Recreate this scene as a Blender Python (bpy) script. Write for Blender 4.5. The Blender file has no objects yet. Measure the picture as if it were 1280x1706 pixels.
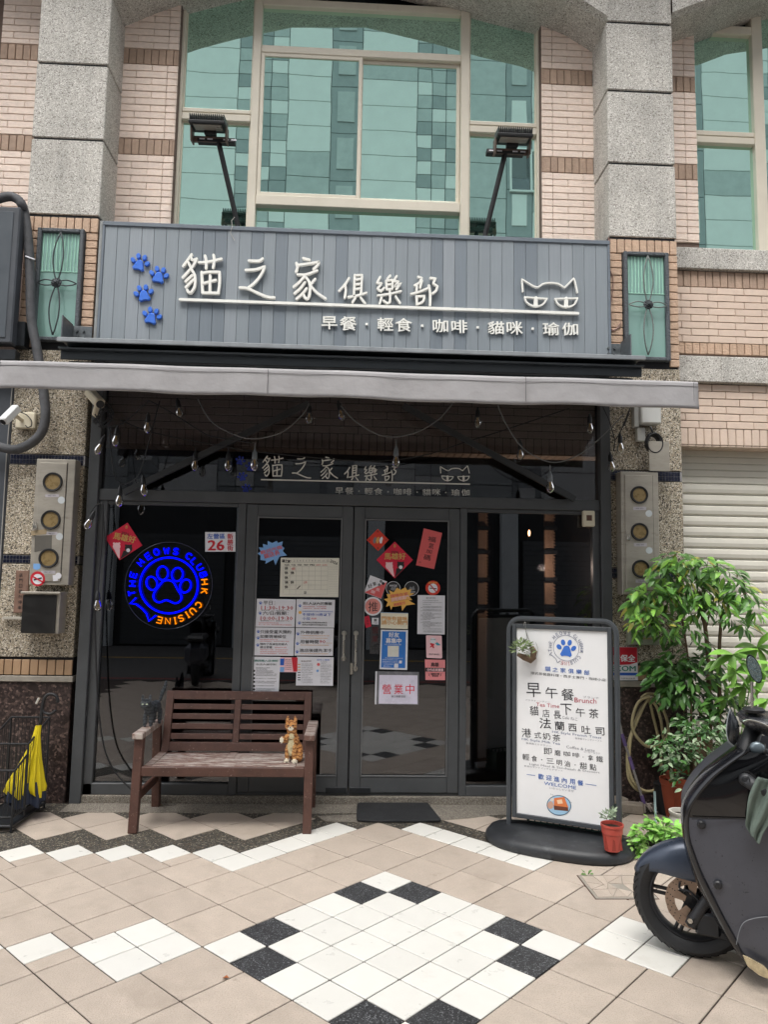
import bpy, math, random
from mathutils import Vector, Matrix
S = bpy.context.scene
COL = S.collection
R_ = random.Random(7)
PI = math.pi

# ---------------------------------------------------------------- camera
FPX, YAW, PITCH, ROLL = 1217.529, -0.0446726, 0.1001666, 0.0175277
CP = Vector((-0.2313, -4.2724, 1.5901))
THETA = 0.00470
_f = Vector((-math.sin(YAW)*math.cos(PITCH), math.cos(YAW)*math.cos(PITCH), math.sin(PITCH)))
_r = Vector((math.cos(YAW), math.sin(YAW), 0))
_u = _r.cross(_f)
RT = _r*math.cos(ROLL) + _u*math.sin(ROLL)
UP = _u*math.cos(ROLL) - _r*math.sin(ROLL)
cam = bpy.data.cameras.new('camera')
cam.sensor_fit = 'HORIZONTAL'; cam.sensor_width = 36; cam.lens = FPX/1280*36
cam.clip_end = 300; cam.clip_start = 0.05
co = bpy.data.objects.new('camera', cam); COL.objects.link(co)
mw = Matrix.Identity(4)
for i, v in enumerate((RT, UP, -_f)):
    for j in range(3): mw[j][i] = v[j]
mw.translation = CP
co.matrix_world = mw
S.camera = co

# ---------------------------------------------------------------- world, sun, exposure
W = bpy.data.worlds.new('World'); S.world = W; W.use_nodes = True
nt = W.node_tree; bg = nt.nodes['Background']
sky = nt.nodes.new('ShaderNodeTexSky'); sky.sky_type = 'NISHITA'; sky.sun_disc = False
SUN_EL, SUN_AZ = math.radians(62), math.radians(200)
sky.sun_elevation = SUN_EL; sky.sun_rotation = SUN_AZ
sky.air_density = 1.0; sky.dust_density = 4.0; sky.ozone_density = 1.0
hs = nt.nodes.new('ShaderNodeHueSaturation'); hs.inputs['Saturation'].default_value = 0.18
nt.links.new(sky.outputs[0], hs.inputs['Color']); nt.links.new(hs.outputs[0], bg.inputs['Color'])
bg.inputs['Strength'].default_value = 0.15
sl = bpy.data.lights.new('sun', 'SUN'); sl.energy = 1.2; sl.angle = math.radians(50); sl.color = (1, .97, .92)
so = bpy.data.objects.new('sun', sl); COL.objects.link(so)
sd = Vector((math.sin(SUN_AZ)*math.cos(SUN_EL), math.cos(SUN_AZ)*math.cos(SUN_EL), math.sin(SUN_EL)))
so.rotation_euler = sd.to_track_quat('Z', 'Y').to_euler()
S.view_settings.view_transform = 'Standard'; S.view_settings.look = 'None'
S.view_settings.gamma = 1; S.view_settings.use_curve_mapping = False
S.view_settings.exposure = 1.15

# ---------------------------------------------------------------- measuring: a point of the photograph on a plane of the place
def ray(u, v):
    return RT*((u-640)/FPX) - UP*((v-853)/FPX) + _f
def P(u, v, Y):
    d = ray(u, v); return CP + d*((Y-CP.y)/d.y)
def PZ(u, v, Z=0.):
    d = ray(u, v); return CP + d*((Z-CP.z)/d.z)
def PV(u, v, o, dr):                      # vertical plane through o along dr
    n = Vector((-dr[1], dr[0], 0)); d = ray(u, v)
    return CP + d*((Vector(o)-CP).dot(n)/d.dot(n))
def proj(p):
    d = Vector(p)-CP; z = d.dot(_f)
    return 640+FPX*d.dot(RT)/z, 853-FPX*d.dot(UP)/z

# ---------------------------------------------------------------- mesh builder
class B:
    def __init__(s): s.v = []; s.f = []
    def add(s, vs, fs):
        n = len(s.v); s.v += [tuple(p) for p in vs]; s.f += [tuple(i+n for i in f) for f in fs]; return s
    def box(s, x0, x1, y0, y1, z0, z1, M=None):
        vs = [(x, y, z) for x in (x0, x1) for y in (y0, y1) for z in (z0, z1)]
        if M: vs = [M @ Vector(p) for p in vs]
        return s.add(vs, [(0,1,3,2),(4,6,7,5),(0,4,5,1),(2,3,7,6),(0,2,6,4),(1,5,7,3)])
    def cbox(s, x0, x1, y0, y1, z0, z1, c=.003, M=None):
        c = min(c, (x1-x0)*.45, (y1-y0)*.45, (z1-z0)*.45)
        vs = []; idx = {}
        for a in (0,1):
            for b in (0,1):
                for d in (0,1):
                    X, Y, Z = (x0,x1)[a], (y0,y1)[b], (z0,z1)[d]
                    ix, iy, iz = (c,-c)[a], (c,-c)[b], (c,-c)[d]
                    for k, q in enumerate(((X, Y+iy, Z+iz), (X+ix, Y, Z+iz), (X+ix, Y+iy, Z))):
                        idx[a,b,d,k] = len(vs); vs.append(q)
        if M: vs = [M @ Vector(p) for p in vs]
        I = idx; fs = []
        for a in (0,1): fs.append((I[a,0,0,0],I[a,0,1,0],I[a,1,1,0],I[a,1,0,0]) if a == 0 else (I[a,0,0,0],I[a,1,0,0],I[a,1,1,0],I[a,0,1,0]))
        for b in (0,1): fs.append((I[0,b,0,1],I[1,b,0,1],I[1,b,1,1],I[0,b,1,1]) if b == 0 else (I[0,b,0,1],I[0,b,1,1],I[1,b,1,1],I[1,b,0,1]))
        for d in (0,1): fs.append((I[0,0,d,2],I[0,1,d,2],I[1,1,d,2],I[1,0,d,2]) if d == 0 else (I[0,0,d,2],I[1,0,d,2],I[1,1,d,2],I[0,1,d,2]))
        for a in (0,1):
            for b in (0,1): fs.append((I[a,b,0,0],I[a,b,1,0],I[a,b,1,1],I[a,b,0,1]))
        for a in (0,1):
            for d in (0,1): fs.append((I[a,0,d,0],I[a,1,d,0],I[a,1,d,2],I[a,0,d,2]))
        for b in (0,1):
            for d in (0,1): fs.append((I[0,b,d,1],I[1,b,d,1],I[1,b,d,2],I[0,b,d,2]))
        for a in (0,1):
            for b in (0,1):
                for d in (0,1): fs.append((I[a,b,d,0],I[a,b,d,1],I[a,b,d,2]))
        return s.add(vs, fs)
    def tube(s, pts, r, n=8, closed=False, flat=None, cap=True):
        pts = [Vector(p) for p in pts]; m = len(pts)
        rs = r if isinstance(r, (list, tuple)) else [r]*m
        vs = []; up = None
        for i, p in enumerate(pts):
            if closed: t = pts[(i+1) % m]-pts[i-1]
            else: t = pts[min(i+1, m-1)]-pts[max(i-1, 0)]
            if t.length < 1e-9: t = Vector((0,0,1))
            t.normalize()
            if flat is not None:
                a = Vector(flat); b = t.cross(a)
                if b.length < 1e-6: b = Vector((1,0,0))
                b.normalize()
            else:
                if up is None: up = Vector((0,0,1)) if abs(t.z) < .9 else Vector((0,1,0))
                a = up-t*up.dot(t); a.normalize(); up = a; b = t.cross(a)
            for k in range(n):
                q = 2*PI*k/n; ca, sa = math.cos(q), math.sin(q)
                if flat is not None:
                    ca = math.copysign(abs(ca)**.5, ca); sa = math.copysign(abs(sa)**.8, sa)
                vs.append(p+a*ca*rs[i]+b*sa*rs[i])
        fs = []
        for i in range(m if closed else m-1):
            j = (i+1) % m
            for k in range(n):
                l = (k+1) % n
                fs.append((i*n+k, i*n+l, j*n+l, j*n+k))
        if cap and not closed:
            fs.append(tuple(range(n-1, -1, -1))); fs.append(tuple((m-1)*n+k for k in range(n)))
        return s.add(vs, fs)
    def lathe(s, prof, c=(0,0,0), n=20, ax='Z', M=None, cap=True):
        vs = []
        for r, h in prof:
            for k in range(n):
                q = 2*PI*k/n; a, b = r*math.cos(q), r*math.sin(q)
                p = {'Z': (a, b, h), 'Y': (a, h, b), 'X': (h, a, b)}[ax]
                vs.append(Vector(p)+Vector(c))
        if M: vs = [M @ p for p in vs]
        fs = []
        for i in range(len(prof)-1):
            for k in range(n):
                l = (k+1) % n; fs.append((i*n+k, i*n+l, (i+1)*n+l, (i+1)*n+k))
        if cap:
            if prof[0][0] > 1e-6: fs.append(tuple(range(n-1, -1, -1)))
            if prof[-1][0] > 1e-6: fs.append(tuple((len(prof)-1)*n+k for k in range(n)))
        return s.add(vs, fs)
    def ell(s, c, r, n=12, m=8, M=None):
        vs = []; fs = []
        for i in range(m+1):
            t = PI*i/m
            for k in range(n):
                q = 2*PI*k/n
                vs.append(Vector((c[0]+r[0]*math.sin(t)*math.cos(q), c[1]+r[1]*math.sin(t)*math.sin(q), c[2]+r[2]*math.cos(t))))
        if M: vs = [M @ p for p in vs]
        for i in range(m):
            for k in range(n):
                l = (k+1) % n; fs.append((i*n+k, (i+1)*n+k, (i+1)*n+l, i*n+l))
        return s.add(vs, fs)
    def prism(s, poly, fr, t0, t1):            # polygon of (x,z) in a plane frame fr=(o,xd,nd), extruded along the normal
        o, xd, nd = fr; n = len(poly)
        vs = [o+xd*x+Vector((0,0,z))+nd*t for t in (t0, t1) for x, z in poly]
        fs = [tuple(range(n)), tuple(range(2*n-1, n-1, -1))]
        for i in range(n):
            j = (i+1) % n; fs.append((i, i+n, j+n, j))
        return s.add(vs, fs)
    def prismh(s, poly, z0, z1):
        n = len(poly)
        s.add([(x, y, z) for z in (z0, z1) for x, y in poly], [tuple(range(n-1, -1, -1)), tuple(range(n, 2*n))]+[(i, (i+1) % n, (i+1) % n+n, i+n) for i in range(n)])
        return s
    def quad(s, a, b, c, d): return s.add([a, b, c, d], [(0,1,2,3)])
    def mesh(s, name, mat, smooth=False):
        me = bpy.data.meshes.new(name); me.from_pydata([tuple(p) for p in s.v], [], s.f); me.update()
        if mat: me.materials.append(mat)
        if smooth:
            me.polygons.foreach_set('use_smooth', [True]*len(me.polygons))
            if smooth != 'all': me.set_sharp_from_angle(angle=math.radians(40))
        return me
    def obj(s, name, mat, parent=None, smooth=False, kind=None, label=None):
        return link(name, s.mesh(name, mat, smooth), parent, kind, label)

def base_of(o):
    while o.parent: o = o.parent
    return o
def link(name, me, parent=None, kind=None, label=None):
    o = bpy.data.objects.new(name, me); COL.objects.link(o)
    if parent is not None:
        o.parent = parent
        if parent.parent is None: o.matrix_parent_inverse = Matrix.Translation(-Vector(parent.location))
    if kind: o['kind'] = kind
    if label: o['label'] = label
    return o
def thing(name, label, cat, loc=(0,0,0), group=None):
    o = bpy.data.objects.new(name, None); COL.objects.link(o); o.location = loc
    o.empty_display_size = .1
    o['label'] = label; o['category'] = cat
    if group: o['group'] = group
    return o
def tag(o, label, cat, group=None):
    o['label'] = label; o['category'] = cat
    if group: o['group'] = group
    return o
def place(me, name, parent, loc, rot=(0,0,0), sc=None):
    o = link(name, me, parent); o.location = loc; o.rotation_euler = rot
    if sc: o.scale = sc
    return o
def clone_tree(root, off, label=None, rotz=0):
    r = root.copy(); COL.objects.link(r); r.location = Vector(root.location)+Vector(off); r.rotation_euler = (0,0,rotz)
    if label: r['label'] = label
    def rec(a, b):
        for ch in list(a.children):
            c = ch.copy(); COL.objects.link(c); c.parent = b
            rec(ch, c)
    rec(root, r); return r

# ---------------------------------------------------------------- materials
def srgb(h):
    if isinstance(h, str):
        h = [int(h[i:i+2], 16)/255 for i in (0, 2, 4)]
        return tuple(c/12.92 if c <= .04045 else ((c+.055)/1.055)**2.4 for c in h)
    return h
def mat(name, col, rough=.6, metal=0, var=.12, vs=6, bump=0, bs=60, rnd=0, spec=.5, coat=0, spots=None, stretch=None, emit=0, alpha=None):
    m = bpy.data.materials.new(name); m.use_nodes = True; t = m.node_tree; n = t.nodes; L = t.links
    b = n['Principled BSDF']; c = srgb(col)
    b.inputs['Roughness'].default_value = rough; b.inputs['Metallic'].default_value = metal
    b.inputs['Specular IOR Level'].default_value = spec; b.inputs['Coat Weight'].default_value = coat
    geo = n.new('ShaderNodeNewGeometry'); src = geo.outputs['Position']
    if stretch:
        mp = n.new('ShaderNodeMapping'); mp.inputs['Scale'].default_value = stretch; L.new(src, mp.inputs[0]); src = mp.outputs[0]
    rgb = n.new('ShaderNodeRGB'); rgb.outputs[0].default_value = (*c, 1); cur = rgb.outputs[0]
    if var:
        no = n.new('ShaderNodeTexNoise'); no.inputs['Scale'].default_value = vs; no.inputs['Detail'].default_value = 6; no.inputs['Roughness'].default_value = .65
        L.new(src, no.inputs['Vector'])
        mr = n.new('ShaderNodeMapRange'); mr.inputs[1].default_value = .3; mr.inputs[2].default_value = .7; mr.inputs[3].default_value = 1-var; mr.inputs[4].default_value = 1+var
        L.new(no.outputs[0], mr.inputs[0])
        vm = n.new('ShaderNodeVectorMath'); vm.operation = 'SCALE'; L.new(cur, vm.inputs[0]); L.new(mr.outputs[0], vm.inputs[3]); cur = vm.outputs[0]
        r2 = n.new('ShaderNodeMapRange'); r2.inputs[1].default_value = .3; r2.inputs[2].default_value = .7; r2.inputs[3].default_value = max(0, rough-.08); r2.inputs[4].default_value = min(1, rough+.08)
        L.new(no.outputs[0], r2.inputs[0]); L.new(r2.outputs[0], b.inputs['Roughness'])
    if rnd:
        oi = n.new('ShaderNodeObjectInfo'); mr = n.new('ShaderNodeMapRange'); mr.inputs[3].default_value = 1-rnd; mr.inputs[4].default_value = 1+rnd
        L.new(oi.outputs['Random'], mr.inputs[0])
        vm = n.new('ShaderNodeVectorMath'); vm.operation = 'SCALE'; L.new(cur, vm.inputs[0]); L.new(mr.outputs[0], vm.inputs[3]); cur = vm.outputs[0]
    for sp in (spots or []):       # (colour, scale, threshold, softness)
        no = n.new('ShaderNodeTexNoise'); no.inputs['Scale'].default_value = sp[1]; no.inputs['Detail'].default_value = 8; no.inputs['Roughness'].default_value = .7
        L.new(src, no.inputs['Vector'])
        mr = n.new('ShaderNodeMapRange'); mr.inputs[1].default_value = sp[2]; mr.inputs[2].default_value = sp[2]+sp[3]; L.new(no.outputs[0], mr.inputs[0])
        mx = n.new('ShaderNodeMix'); mx.data_type = 'RGBA'; L.new(mr.outputs[0], mx.inputs[0]); L.new(cur, mx.inputs[6]); mx.inputs[7].default_value = (*srgb(sp[0]), 1); cur = mx.outputs[2]
    L.new(cur, b.inputs['Base Color'])
    if bump:
        no = n.new('ShaderNodeTexNoise'); no.inputs['Scale'].default_value = bs; no.inputs['Detail'].default_value = 5; L.new(src, no.inputs['Vector'])
        bp = n.new('ShaderNodeBump'); bp.inputs['Strength'].default_value = min(1, bump); bp.inputs['Distance'].default_value = .004*max(1, bump)
        L.new(no.outputs[0], bp.inputs['Height']); L.new(bp.outputs[0], b.inputs['Normal'])
    if emit:
        b.inputs['Emission Color'].default_value = (*c, 1); b.inputs['Emission Strength'].default_value = emit
    return m
def pebble(name, cols, scale, grout, bump=.6, rough=.75, mort=.12):
    m = bpy.data.materials.new(name); m.use_nodes = True; t = m.node_tree; n = t.nodes; L = t.links
    b = n['Principled BSDF']; b.inputs['Roughness'].default_value = rough
    geo = n.new('ShaderNodeNewGeometry')
    v = n.new('ShaderNodeTexVoronoi'); v.inputs['Scale'].default_value = scale; L.new(geo.outputs['Position'], v.inputs['Vector'])
    e = n.new('ShaderNodeTexVoronoi'); e.feature = 'DISTANCE_TO_EDGE'; e.inputs['Scale'].default_value = scale; L.new(geo.outputs['Position'], e.inputs['Vector'])
    sp = n.new('ShaderNodeSeparateColor'); L.new(v.outputs['Color'], sp.inputs[0])
    r = n.new('ShaderNodeValToRGB'); r.color_ramp.interpolation = 'CONSTANT'
    while len(r.color_ramp.elements) < len(cols): r.color_ramp.elements.new(.5)
    acc = 0
    for el, (w, c) in zip(r.color_ramp.elements, cols):
        el.position = acc; el.color = (*srgb(c), 1); acc += w
    L.new(sp.outputs[0], r.inputs[0])
    mr = n.new('ShaderNodeMapRange'); mr.inputs[1].default_value = mort*.3; mr.inputs[2].default_value = mort; L.new(e.outputs['Distance'], mr.inputs[0])
    mx = n.new('ShaderNodeMix'); mx.data_type = 'RGBA'; L.new(mr.outputs[0], mx.inputs[0]); mx.inputs[6].default_value = (*srgb(grout), 1); L.new(r.outputs[0], mx.inputs[7])
    no = n.new('ShaderNodeTexNoise'); no.inputs['Scale'].default_value = 2.2; no.inputs['Detail'].default_value = 6; L.new(geo.outputs['Position'], no.inputs['Vector'])
    m2 = n.new('ShaderNodeMapRange'); m2.inputs[1].default_value = .3; m2.inputs[2].default_value = .7; m2.inputs[3].default_value = .86; m2.inputs[4].default_value = 1.12; L.new(no.outputs[0], m2.inputs[0])
    vm = n.new('ShaderNodeVectorMath'); vm.operation = 'SCALE'; L.new(mx.outputs[2], vm.inputs[0]); L.new(m2.outputs[0], vm.inputs[3])
    mp = n.new('ShaderNodeMapping'); mp.inputs['Scale'].default_value = (9, 9, .8); L.new(geo.outputs['Position'], mp.inputs[0])
    n3 = n.new('ShaderNodeTexNoise'); n3.inputs['Scale'].default_value = 1; n3.inputs['Detail'].default_value = 5; L.new(mp.outputs[0], n3.inputs['Vector'])
    m3 = n.new('ShaderNodeMapRange'); m3.inputs[1].default_value = .5; m3.inputs[2].default_value = .75; m3.inputs[3].default_value = 1; m3.inputs[4].default_value = .8; L.new(n3.outputs[0], m3.inputs[0])
    v3 = n.new('ShaderNodeVectorMath'); v3.operation = 'SCALE'; L.new(vm.outputs[0], v3.inputs[0]); L.new(m3.outputs[0], v3.inputs[3])
    L.new(v3.outputs[0], b.inputs['Base Color'])
    bp = n.new('ShaderNodeBump'); bp.inputs['Strength'].default_value = bump; bp.inputs['Distance'].default_value = .003; L.new(mr.outputs[0], bp.inputs['Height']); L.new(bp.outputs[0], b.inputs['Normal'])
    return m
def glass(name, tint, refl, rough=.0, ior=1.5, dif=None, dfac=.5):
    m = bpy.data.materials.new(name); m.use_nodes = True; t = m.node_tree; n = t.nodes; L = t.links
    n.remove(n['Principled BSDF']); out = n['Material Output']
    g = n.new('ShaderNodeBsdfGlossy'); g.inputs['Roughness'].default_value = rough; g.inputs['Color'].default_value = (*refl, 1)
    if dif: tr = n.new('ShaderNodeBsdfDiffuse'); tr.inputs['Color'].default_value = (*dif, 1)
    else: tr = n.new('ShaderNodeBsdfTransparent'); tr.inputs['Color'].default_value = (*tint, 1)
    mx = n.new('ShaderNodeMixShader')
    if dif: mx.inputs[0].default_value = dfac
    else:
        fr = n.new('ShaderNodeFresnel'); fr.inputs[0].default_value = ior; L.new(fr.outputs[0], mx.inputs[0])
    L.new(tr.outputs[0], mx.inputs[1]); L.new(g.outputs[0], mx.inputs[2]); L.new(mx.outputs[0], out.inputs[0])
    if dif:
        no = n.new('ShaderNodeTexNoise'); no.inputs['Scale'].default_value = 1.3; geo = n.new('ShaderNodeNewGeometry'); L.new(geo.outputs['Position'], no.inputs['Vector'])
        bp = n.new('ShaderNodeBump'); bp.inputs['Strength'].default_value = .03; bp.inputs['Distance'].default_value = .02; L.new(no.outputs[0], bp.inputs['Height']); L.new(bp.outputs[0], g.inputs['Normal'])
    return m
def emis(name, col, st):
    m = bpy.data.materials.new(name); m.use_nodes = True; t = m.node_tree; n = t.nodes
    n.remove(n['Principled BSDF']); e = n.new('ShaderNodeEmission'); e.inputs[0].default_value = (*col, 1); e.inputs[1].default_value = st
    t.links.new(e.outputs[0], n['Material Output'].inputs[0]); return m

GR = pebble('washed granite', [(.10,'8f8a83'),(.2,'c3c0b9'),(.32,'dcd9d2'),(.2,'cecac2'),(.18,'efece6')], 135, '9c968c', mort=.1)
GRl = pebble('washed granite lower', [(.14,'4d4740'),(.2,'a69b88'),(.28,'cbc0ab'),(.23,'e3dac9'),(.15,'b3a48c')], 112, '6b6355', mort=.12)
PEB = pebble('dark pebble', [(.35,'3a3732'),(.25,'5a544a'),(.18,'7b7262'),(.12,'a89f8d'),(.1,'6b5a43')], 115, '23211e', mort=.2)
APR = pebble('light pebble', [(.2,'6f695f'),(.35,'8d867b'),(.3,'a39c90'),(.15,'7d7264')], 170, '5e5850', bump=.4)
TDK = pebble('dark speckled tile', [(.45,'2c2c2d'),(.25,'3f4041'),(.2,'55575a'),(.1,'8a8c8e')], 230, '1c1c1d', bump=.3, rough=.5)
TBG = mat('beige tile', 'b3a699', .5, var=.09, vs=10, bump=.6, bs=140, rnd=.085, spots=[('93877a', 2.6, .52, .3), ('9e9183', 190, .5, .12), ('6f6359', 17, .66, .08), ('7d7165', 5, .66, .1), ('5a5048', 95, .74, .03), ('c0b4a8', 7, .64, .2)])
TWH = mat('white tile', 'd4d2cb', .33, var=.03, vs=9, bump=.15, bs=90, rnd=.035, spots=[('bab4a8', 3.5, .6, .3), ('9a9488', 60, .73, .04), ('8c8479', 12, .74, .06)])
GROUT = mat('grout', '3b312b', .9, var=.25, vs=30)
SID = mat('pale split tile', 'f0ddcf', .75, var=.08, vs=25, bump=1.5, bs=75, rnd=.05, stretch=(1,1,1.6))
SIB = mat('brown split tile', 'b09784', .75, var=.12, vs=25, bump=1.8, bs=80, rnd=.09)
SIO = mat('tan split tile', 'c4a78f', .75, var=.1, vs=25, bump=2.2, bs=70, rnd=.07)
MORT = mat('mortar', '7b6a60', .9, var=.15, vs=40)
MORD = mat('dark mortar', '6d5c53', .9, var=.15, vs=40)
DGR = pebble('polished brown granite', [(.4,'2c2422'),(.3,'3d3230'),(.2,'52443f'),(.1,'6d5c55')], 70, '2a2220', bump=.05, rough=.28, mort=.02)
CEM = mat('cement', '8f897f', .85, var=.2, vs=12, bump=.5)
BLK = mat('black joint', '17181c', .7, var=0)
WFR = mat('cream window frame', 'd8d0bf', .4, var=.05, vs=4, spots=[('a79e8c', 6, .62, .2)])
GLW = glass('green window glass', None, (.66,.98,.87), .012, dif=(.07,.16,.14), dfac=.94)
GLT = glass('transom glass', (.66,.66,.67), (.95,.97,1), .0, ior=1.5)
GLD = glass('tinted shop glass', (.5,.5,.52), (.95,.97,1), .0, ior=1.85)
FRM = mat('charcoal frame', '4c4e50', .42, var=.12, vs=5, spec=.4, spots=[('6a6c6d', 9, .66, .2)])
SGN = mat('grey sign plank', '858d93', .6, var=.07, vs=3, rnd=.045, stretch=(30,1,1.2), spots=[('727b82', 4, .62, .25)])
SGF = mat('grey sign frame', '6b747d', .5, var=.12, vs=6)
WHL = mat('white acrylic', 'f0efe8', .3, var=.03)
BLU = mat('blue acrylic', '4577d8', .35, var=.04)
AWN = mat('awning canvas', 'a3a1a2', .85, var=.09, vs=4, bump=2.0, bs=8, spots=[('8b8885', 2.2, .55, .35)])
DRK = mat('dark metal', '25282c', .4, metal=.3, var=.2, vs=20)
BLKM = mat('matte black plastic', '18191b', .55, var=.15, vs=12)
STL = mat('stainless steel', 'a8a297', .42, metal=.35, var=.15, vs=5, spots=[('6d675c', 5, .58, .25)], stretch=(1,1,4))
CRM = mat('cream plastic', 'd6cdb6', .5, var=.08)
WOOD = mat('red brown wood', '4e332a', .55, var=.3, vs=5, stretch=(2,2,2), bump=.3, bs=70, spots=[('9b887c', 30, .62, .06), ('3d241d', 5, .55, .2), ('7d6254', 11, .62, .12)])
WOODW = mat('worn bench wood', '664a40', .65, var=.3, vs=7, stretch=(1,7,1), bump=.4, bs=60, spots=[('aaa098', 9, .45, .12), ('50322a', 14, .62, .1)])
RUB = mat('black rubber', '1b1c1e', .6, var=.2, vs=15, bump=.4, bs=120)
def flatm(name, col, rough=.5): return mat(name, col, rough, var=.03, vs=20)
PAP = flatm('white paper', 'dcdce2', .45)
INK = flatm('black ink', '1d1d20'); RED = flatm('red ink', 'c02030'); BIN = flatm('blue ink', '2459b8'); GOLD = flatm('gold ink', 'c9a35c')
CARDR = flatm('red card', 'c81e3c', .4); CARDO = flatm('vermilion card', 'cf3a26', .4); PINK = flatm('coral card', 'd65f5f', .4)
LPK = flatm('light pink card', 'ecc3c8', .4); SKB = flatm('sky blue card', '7ba9de', .4); MBL = flatm('mid blue card', '2f74c4', .4)
ORG = flatm('orange ink', 'd69b52'); YEL = flatm('amber card', 'e8b45a', .4); BRN = flatm('brown ink', '5a3c2c'); GRN = flatm('green ink', '2f7f70')
GREY = flatm('grey ink', '77787c')
TERR = mat('red plastic pot', 'b0483c', .45, var=.08)
TERC = mat('terracotta', '9a4a30', .7, var=.15, vs=9)
SOIL = mat('soil', '2f261e', .95, var=.3, vs=60, bump=1, bs=90)
BARK = mat('bark', '6e5a48', .85, var=.25, vs=30, bump=.8, bs=60)
def leafm(name, col, rough=.35):
    m = mat(name, col, rough, var=.18, vs=10, rnd=.28); b = m.node_tree.nodes['Principled BSDF']
    b.inputs['Subsurface Weight'].default_value = 0
    return m
LF1 = leafm('glossy leaf', '57853c'); LF2 = leafm('dark leaf', '40692f'); LF3 = leafm('mint leaf', '86ad5a', .5); LF4 = leafm('bright palmate leaf', '7eb04c'); LF5 = leafm('variegated leaf', '5f8558', .45); LF6 = leafm('grey green leaf','8a9a80',.6)

# ---------------------------------------------------------------- lettering
_gc = {}
def glyphs(s, bold=0, ext=False, res=3, shear=0, align='LEFT', ls=1):
    key = (s, bold, ext, res, shear, align, ls)
    if key in _gc: return _gc[key]
    cu = bpy.data.curves.new('t', 'FONT'); cu.body = s; cu.resolution_u = res; cu.offset = bold; cu.shear = shear; cu.align_x = align; cu.space_line = ls
    if ext: cu.extrude = .5
    ob = bpy.data.objects.new('t', cu); COL.objects.link(ob)
    dg = bpy.context.evaluated_depsgraph_get(); me = ob.evaluated_get(dg).to_mesh()
    vs = [v.co.copy() for v in me.vertices]; fs = [tuple(p.vertices) for p in me.polygons]
    ob.evaluated_get(dg).to_mesh_clear(); bpy.data.objects.remove(ob); bpy.data.curves.remove(cu)
    if not vs: vs = [Vector((0,0,0)), Vector((1,0,0)), Vector((0,1,0))]; fs = []
    x0 = min(v.x for v in vs); x1 = max(v.x for v in vs); y0 = min(v.y for v in vs); y1 = max(v.y for v in vs)
    out = ([(((v.x-x0)/(x1-x0+1e-9)), ((v.y-y0)/(y1-y0+1e-9)-.5), v.z) for v in vs], fs)
    _gc[key] = out; return out
def text_on(bd, s, F, a, b, h, nrm, bold=0, thick=0, res=2, off=0., shear=0, **k):
    """letters whose centre line runs from pixel a to pixel b of the surface F, h pixels tall"""
    pa, pb = F(*a), F(*b); mu, mv = (a[0]+b[0])/2, (a[1]+b[1])/2
    hw = (F(mu, mv-h/2)-F(mu, mv+h/2)).length
    xd = pb-pa; yd = nrm.cross(xd).normalized()
    if yd.z < 0 and abs(yd.z) > .3 and b[0] > a[0]: yd = -yd
    vs, fs = glyphs(s, 0, thick > 0, res, shear, **k)
    off += .0008
    sh = [(0, 0, 0)]
    if bold: e = bold*hw*.9; sh = [(-e, 0, 0), (e, e*.5, .00012), (0, -e*.6, .00024)]
    xl = xd.normalized()
    for ex, ey, eo in sh:
        bd.add([pa+xd*x+xl*ex+yd*(y*hw+ey)+nrm*((off+(z+.5)*thick if thick else off)+eo) for x, y, z in vs], fs)
NF = Vector((0,-1,0))       # the street side normal
def FY(Y): return lambda u, v: P(u, v, Y)
def strokes(bd, lines, F, r, depth, off, nrm=NF, n=10, step=.0004):
    for i, l in enumerate(lines):
        pts = [F(u, v)+nrm*(off+step*(i % 5)) for u, v in smooth_line(l)]
        # rounded, flat-faced stroke: superellipse section
        m = len(pts); vs = []; fs = []
        ext = []
        t0 = (pts[0]-pts[1]).normalized(); t1 = (pts[-1]-pts[-2]).normalized()
        seq = [(pts[0]+t0*r*.9, .35), (pts[0]+t0*r*.6, .8)]+[(p, 1) for p in pts]+[(pts[-1]+t1*r*.6, .8), (pts[-1]+t1*r*.9, .35)]
        prof = [(-1,0),(-1,.75),(-.8,1),(.8,1),(1,.75),(1,0)]
        for j, (p, w) in enumerate(seq):
            t = seq[min(j+1, len(seq)-1)][0]-seq[max(j-1, 0)][0]; t.normalize(); sd = nrm.cross(t).normalized()
            for a, c in prof: vs.append(p+sd*(a*r*w)+nrm*(c*depth))
        k = len(prof)
        for j in range(len(seq)-1):
            for q in range(k-1): fs.append((j*k+q, j*k+q+1, (j+1)*k+q+1, (j+1)*k+q))
        fs.append(tuple(range(k))); fs.append(tuple((len(seq)-1)*k+q for q in range(k-1, -1, -1)))
        bd.add(vs, fs)
def smooth_line(l, sub=4):
    if len(l) < 3: return l
    out = []
    for i in range(len(l)-1):
        p0, p1, p2, p3 = l[max(i-1, 0)], l[i], l[i+1], l[min(i+2, len(l)-1)]
        # keep sharp corners sharp
        def ang(a, b, c):
            v1 = (b[0]-a[0], b[1]-a[1]); v2 = (c[0]-b[0], c[1]-b[1]); d = math.hypot(*v1)*math.hypot(*v2)
            return 1 if d < 1e-9 else (v1[0]*v2[0]+v1[1]*v2[1])/d
        if ang(p0, p1, p2) < .5: p0 = p1
        if ang(p1, p2, p3) < .5: p3 = p2
        for k in range(sub):
            t = k/sub
            out.append(tuple(.5*((2*p1[j])+(-p0[j]+p2[j])*t+(2*p0[j]-5*p1[j]+4*p2[j]-p3[j])*t*t+(-p0[j]+3*p1[j]-3*p2[j]+p3[j])*t**3) for j in (0, 1)))
    out.append(l[-1]); return out
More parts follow.
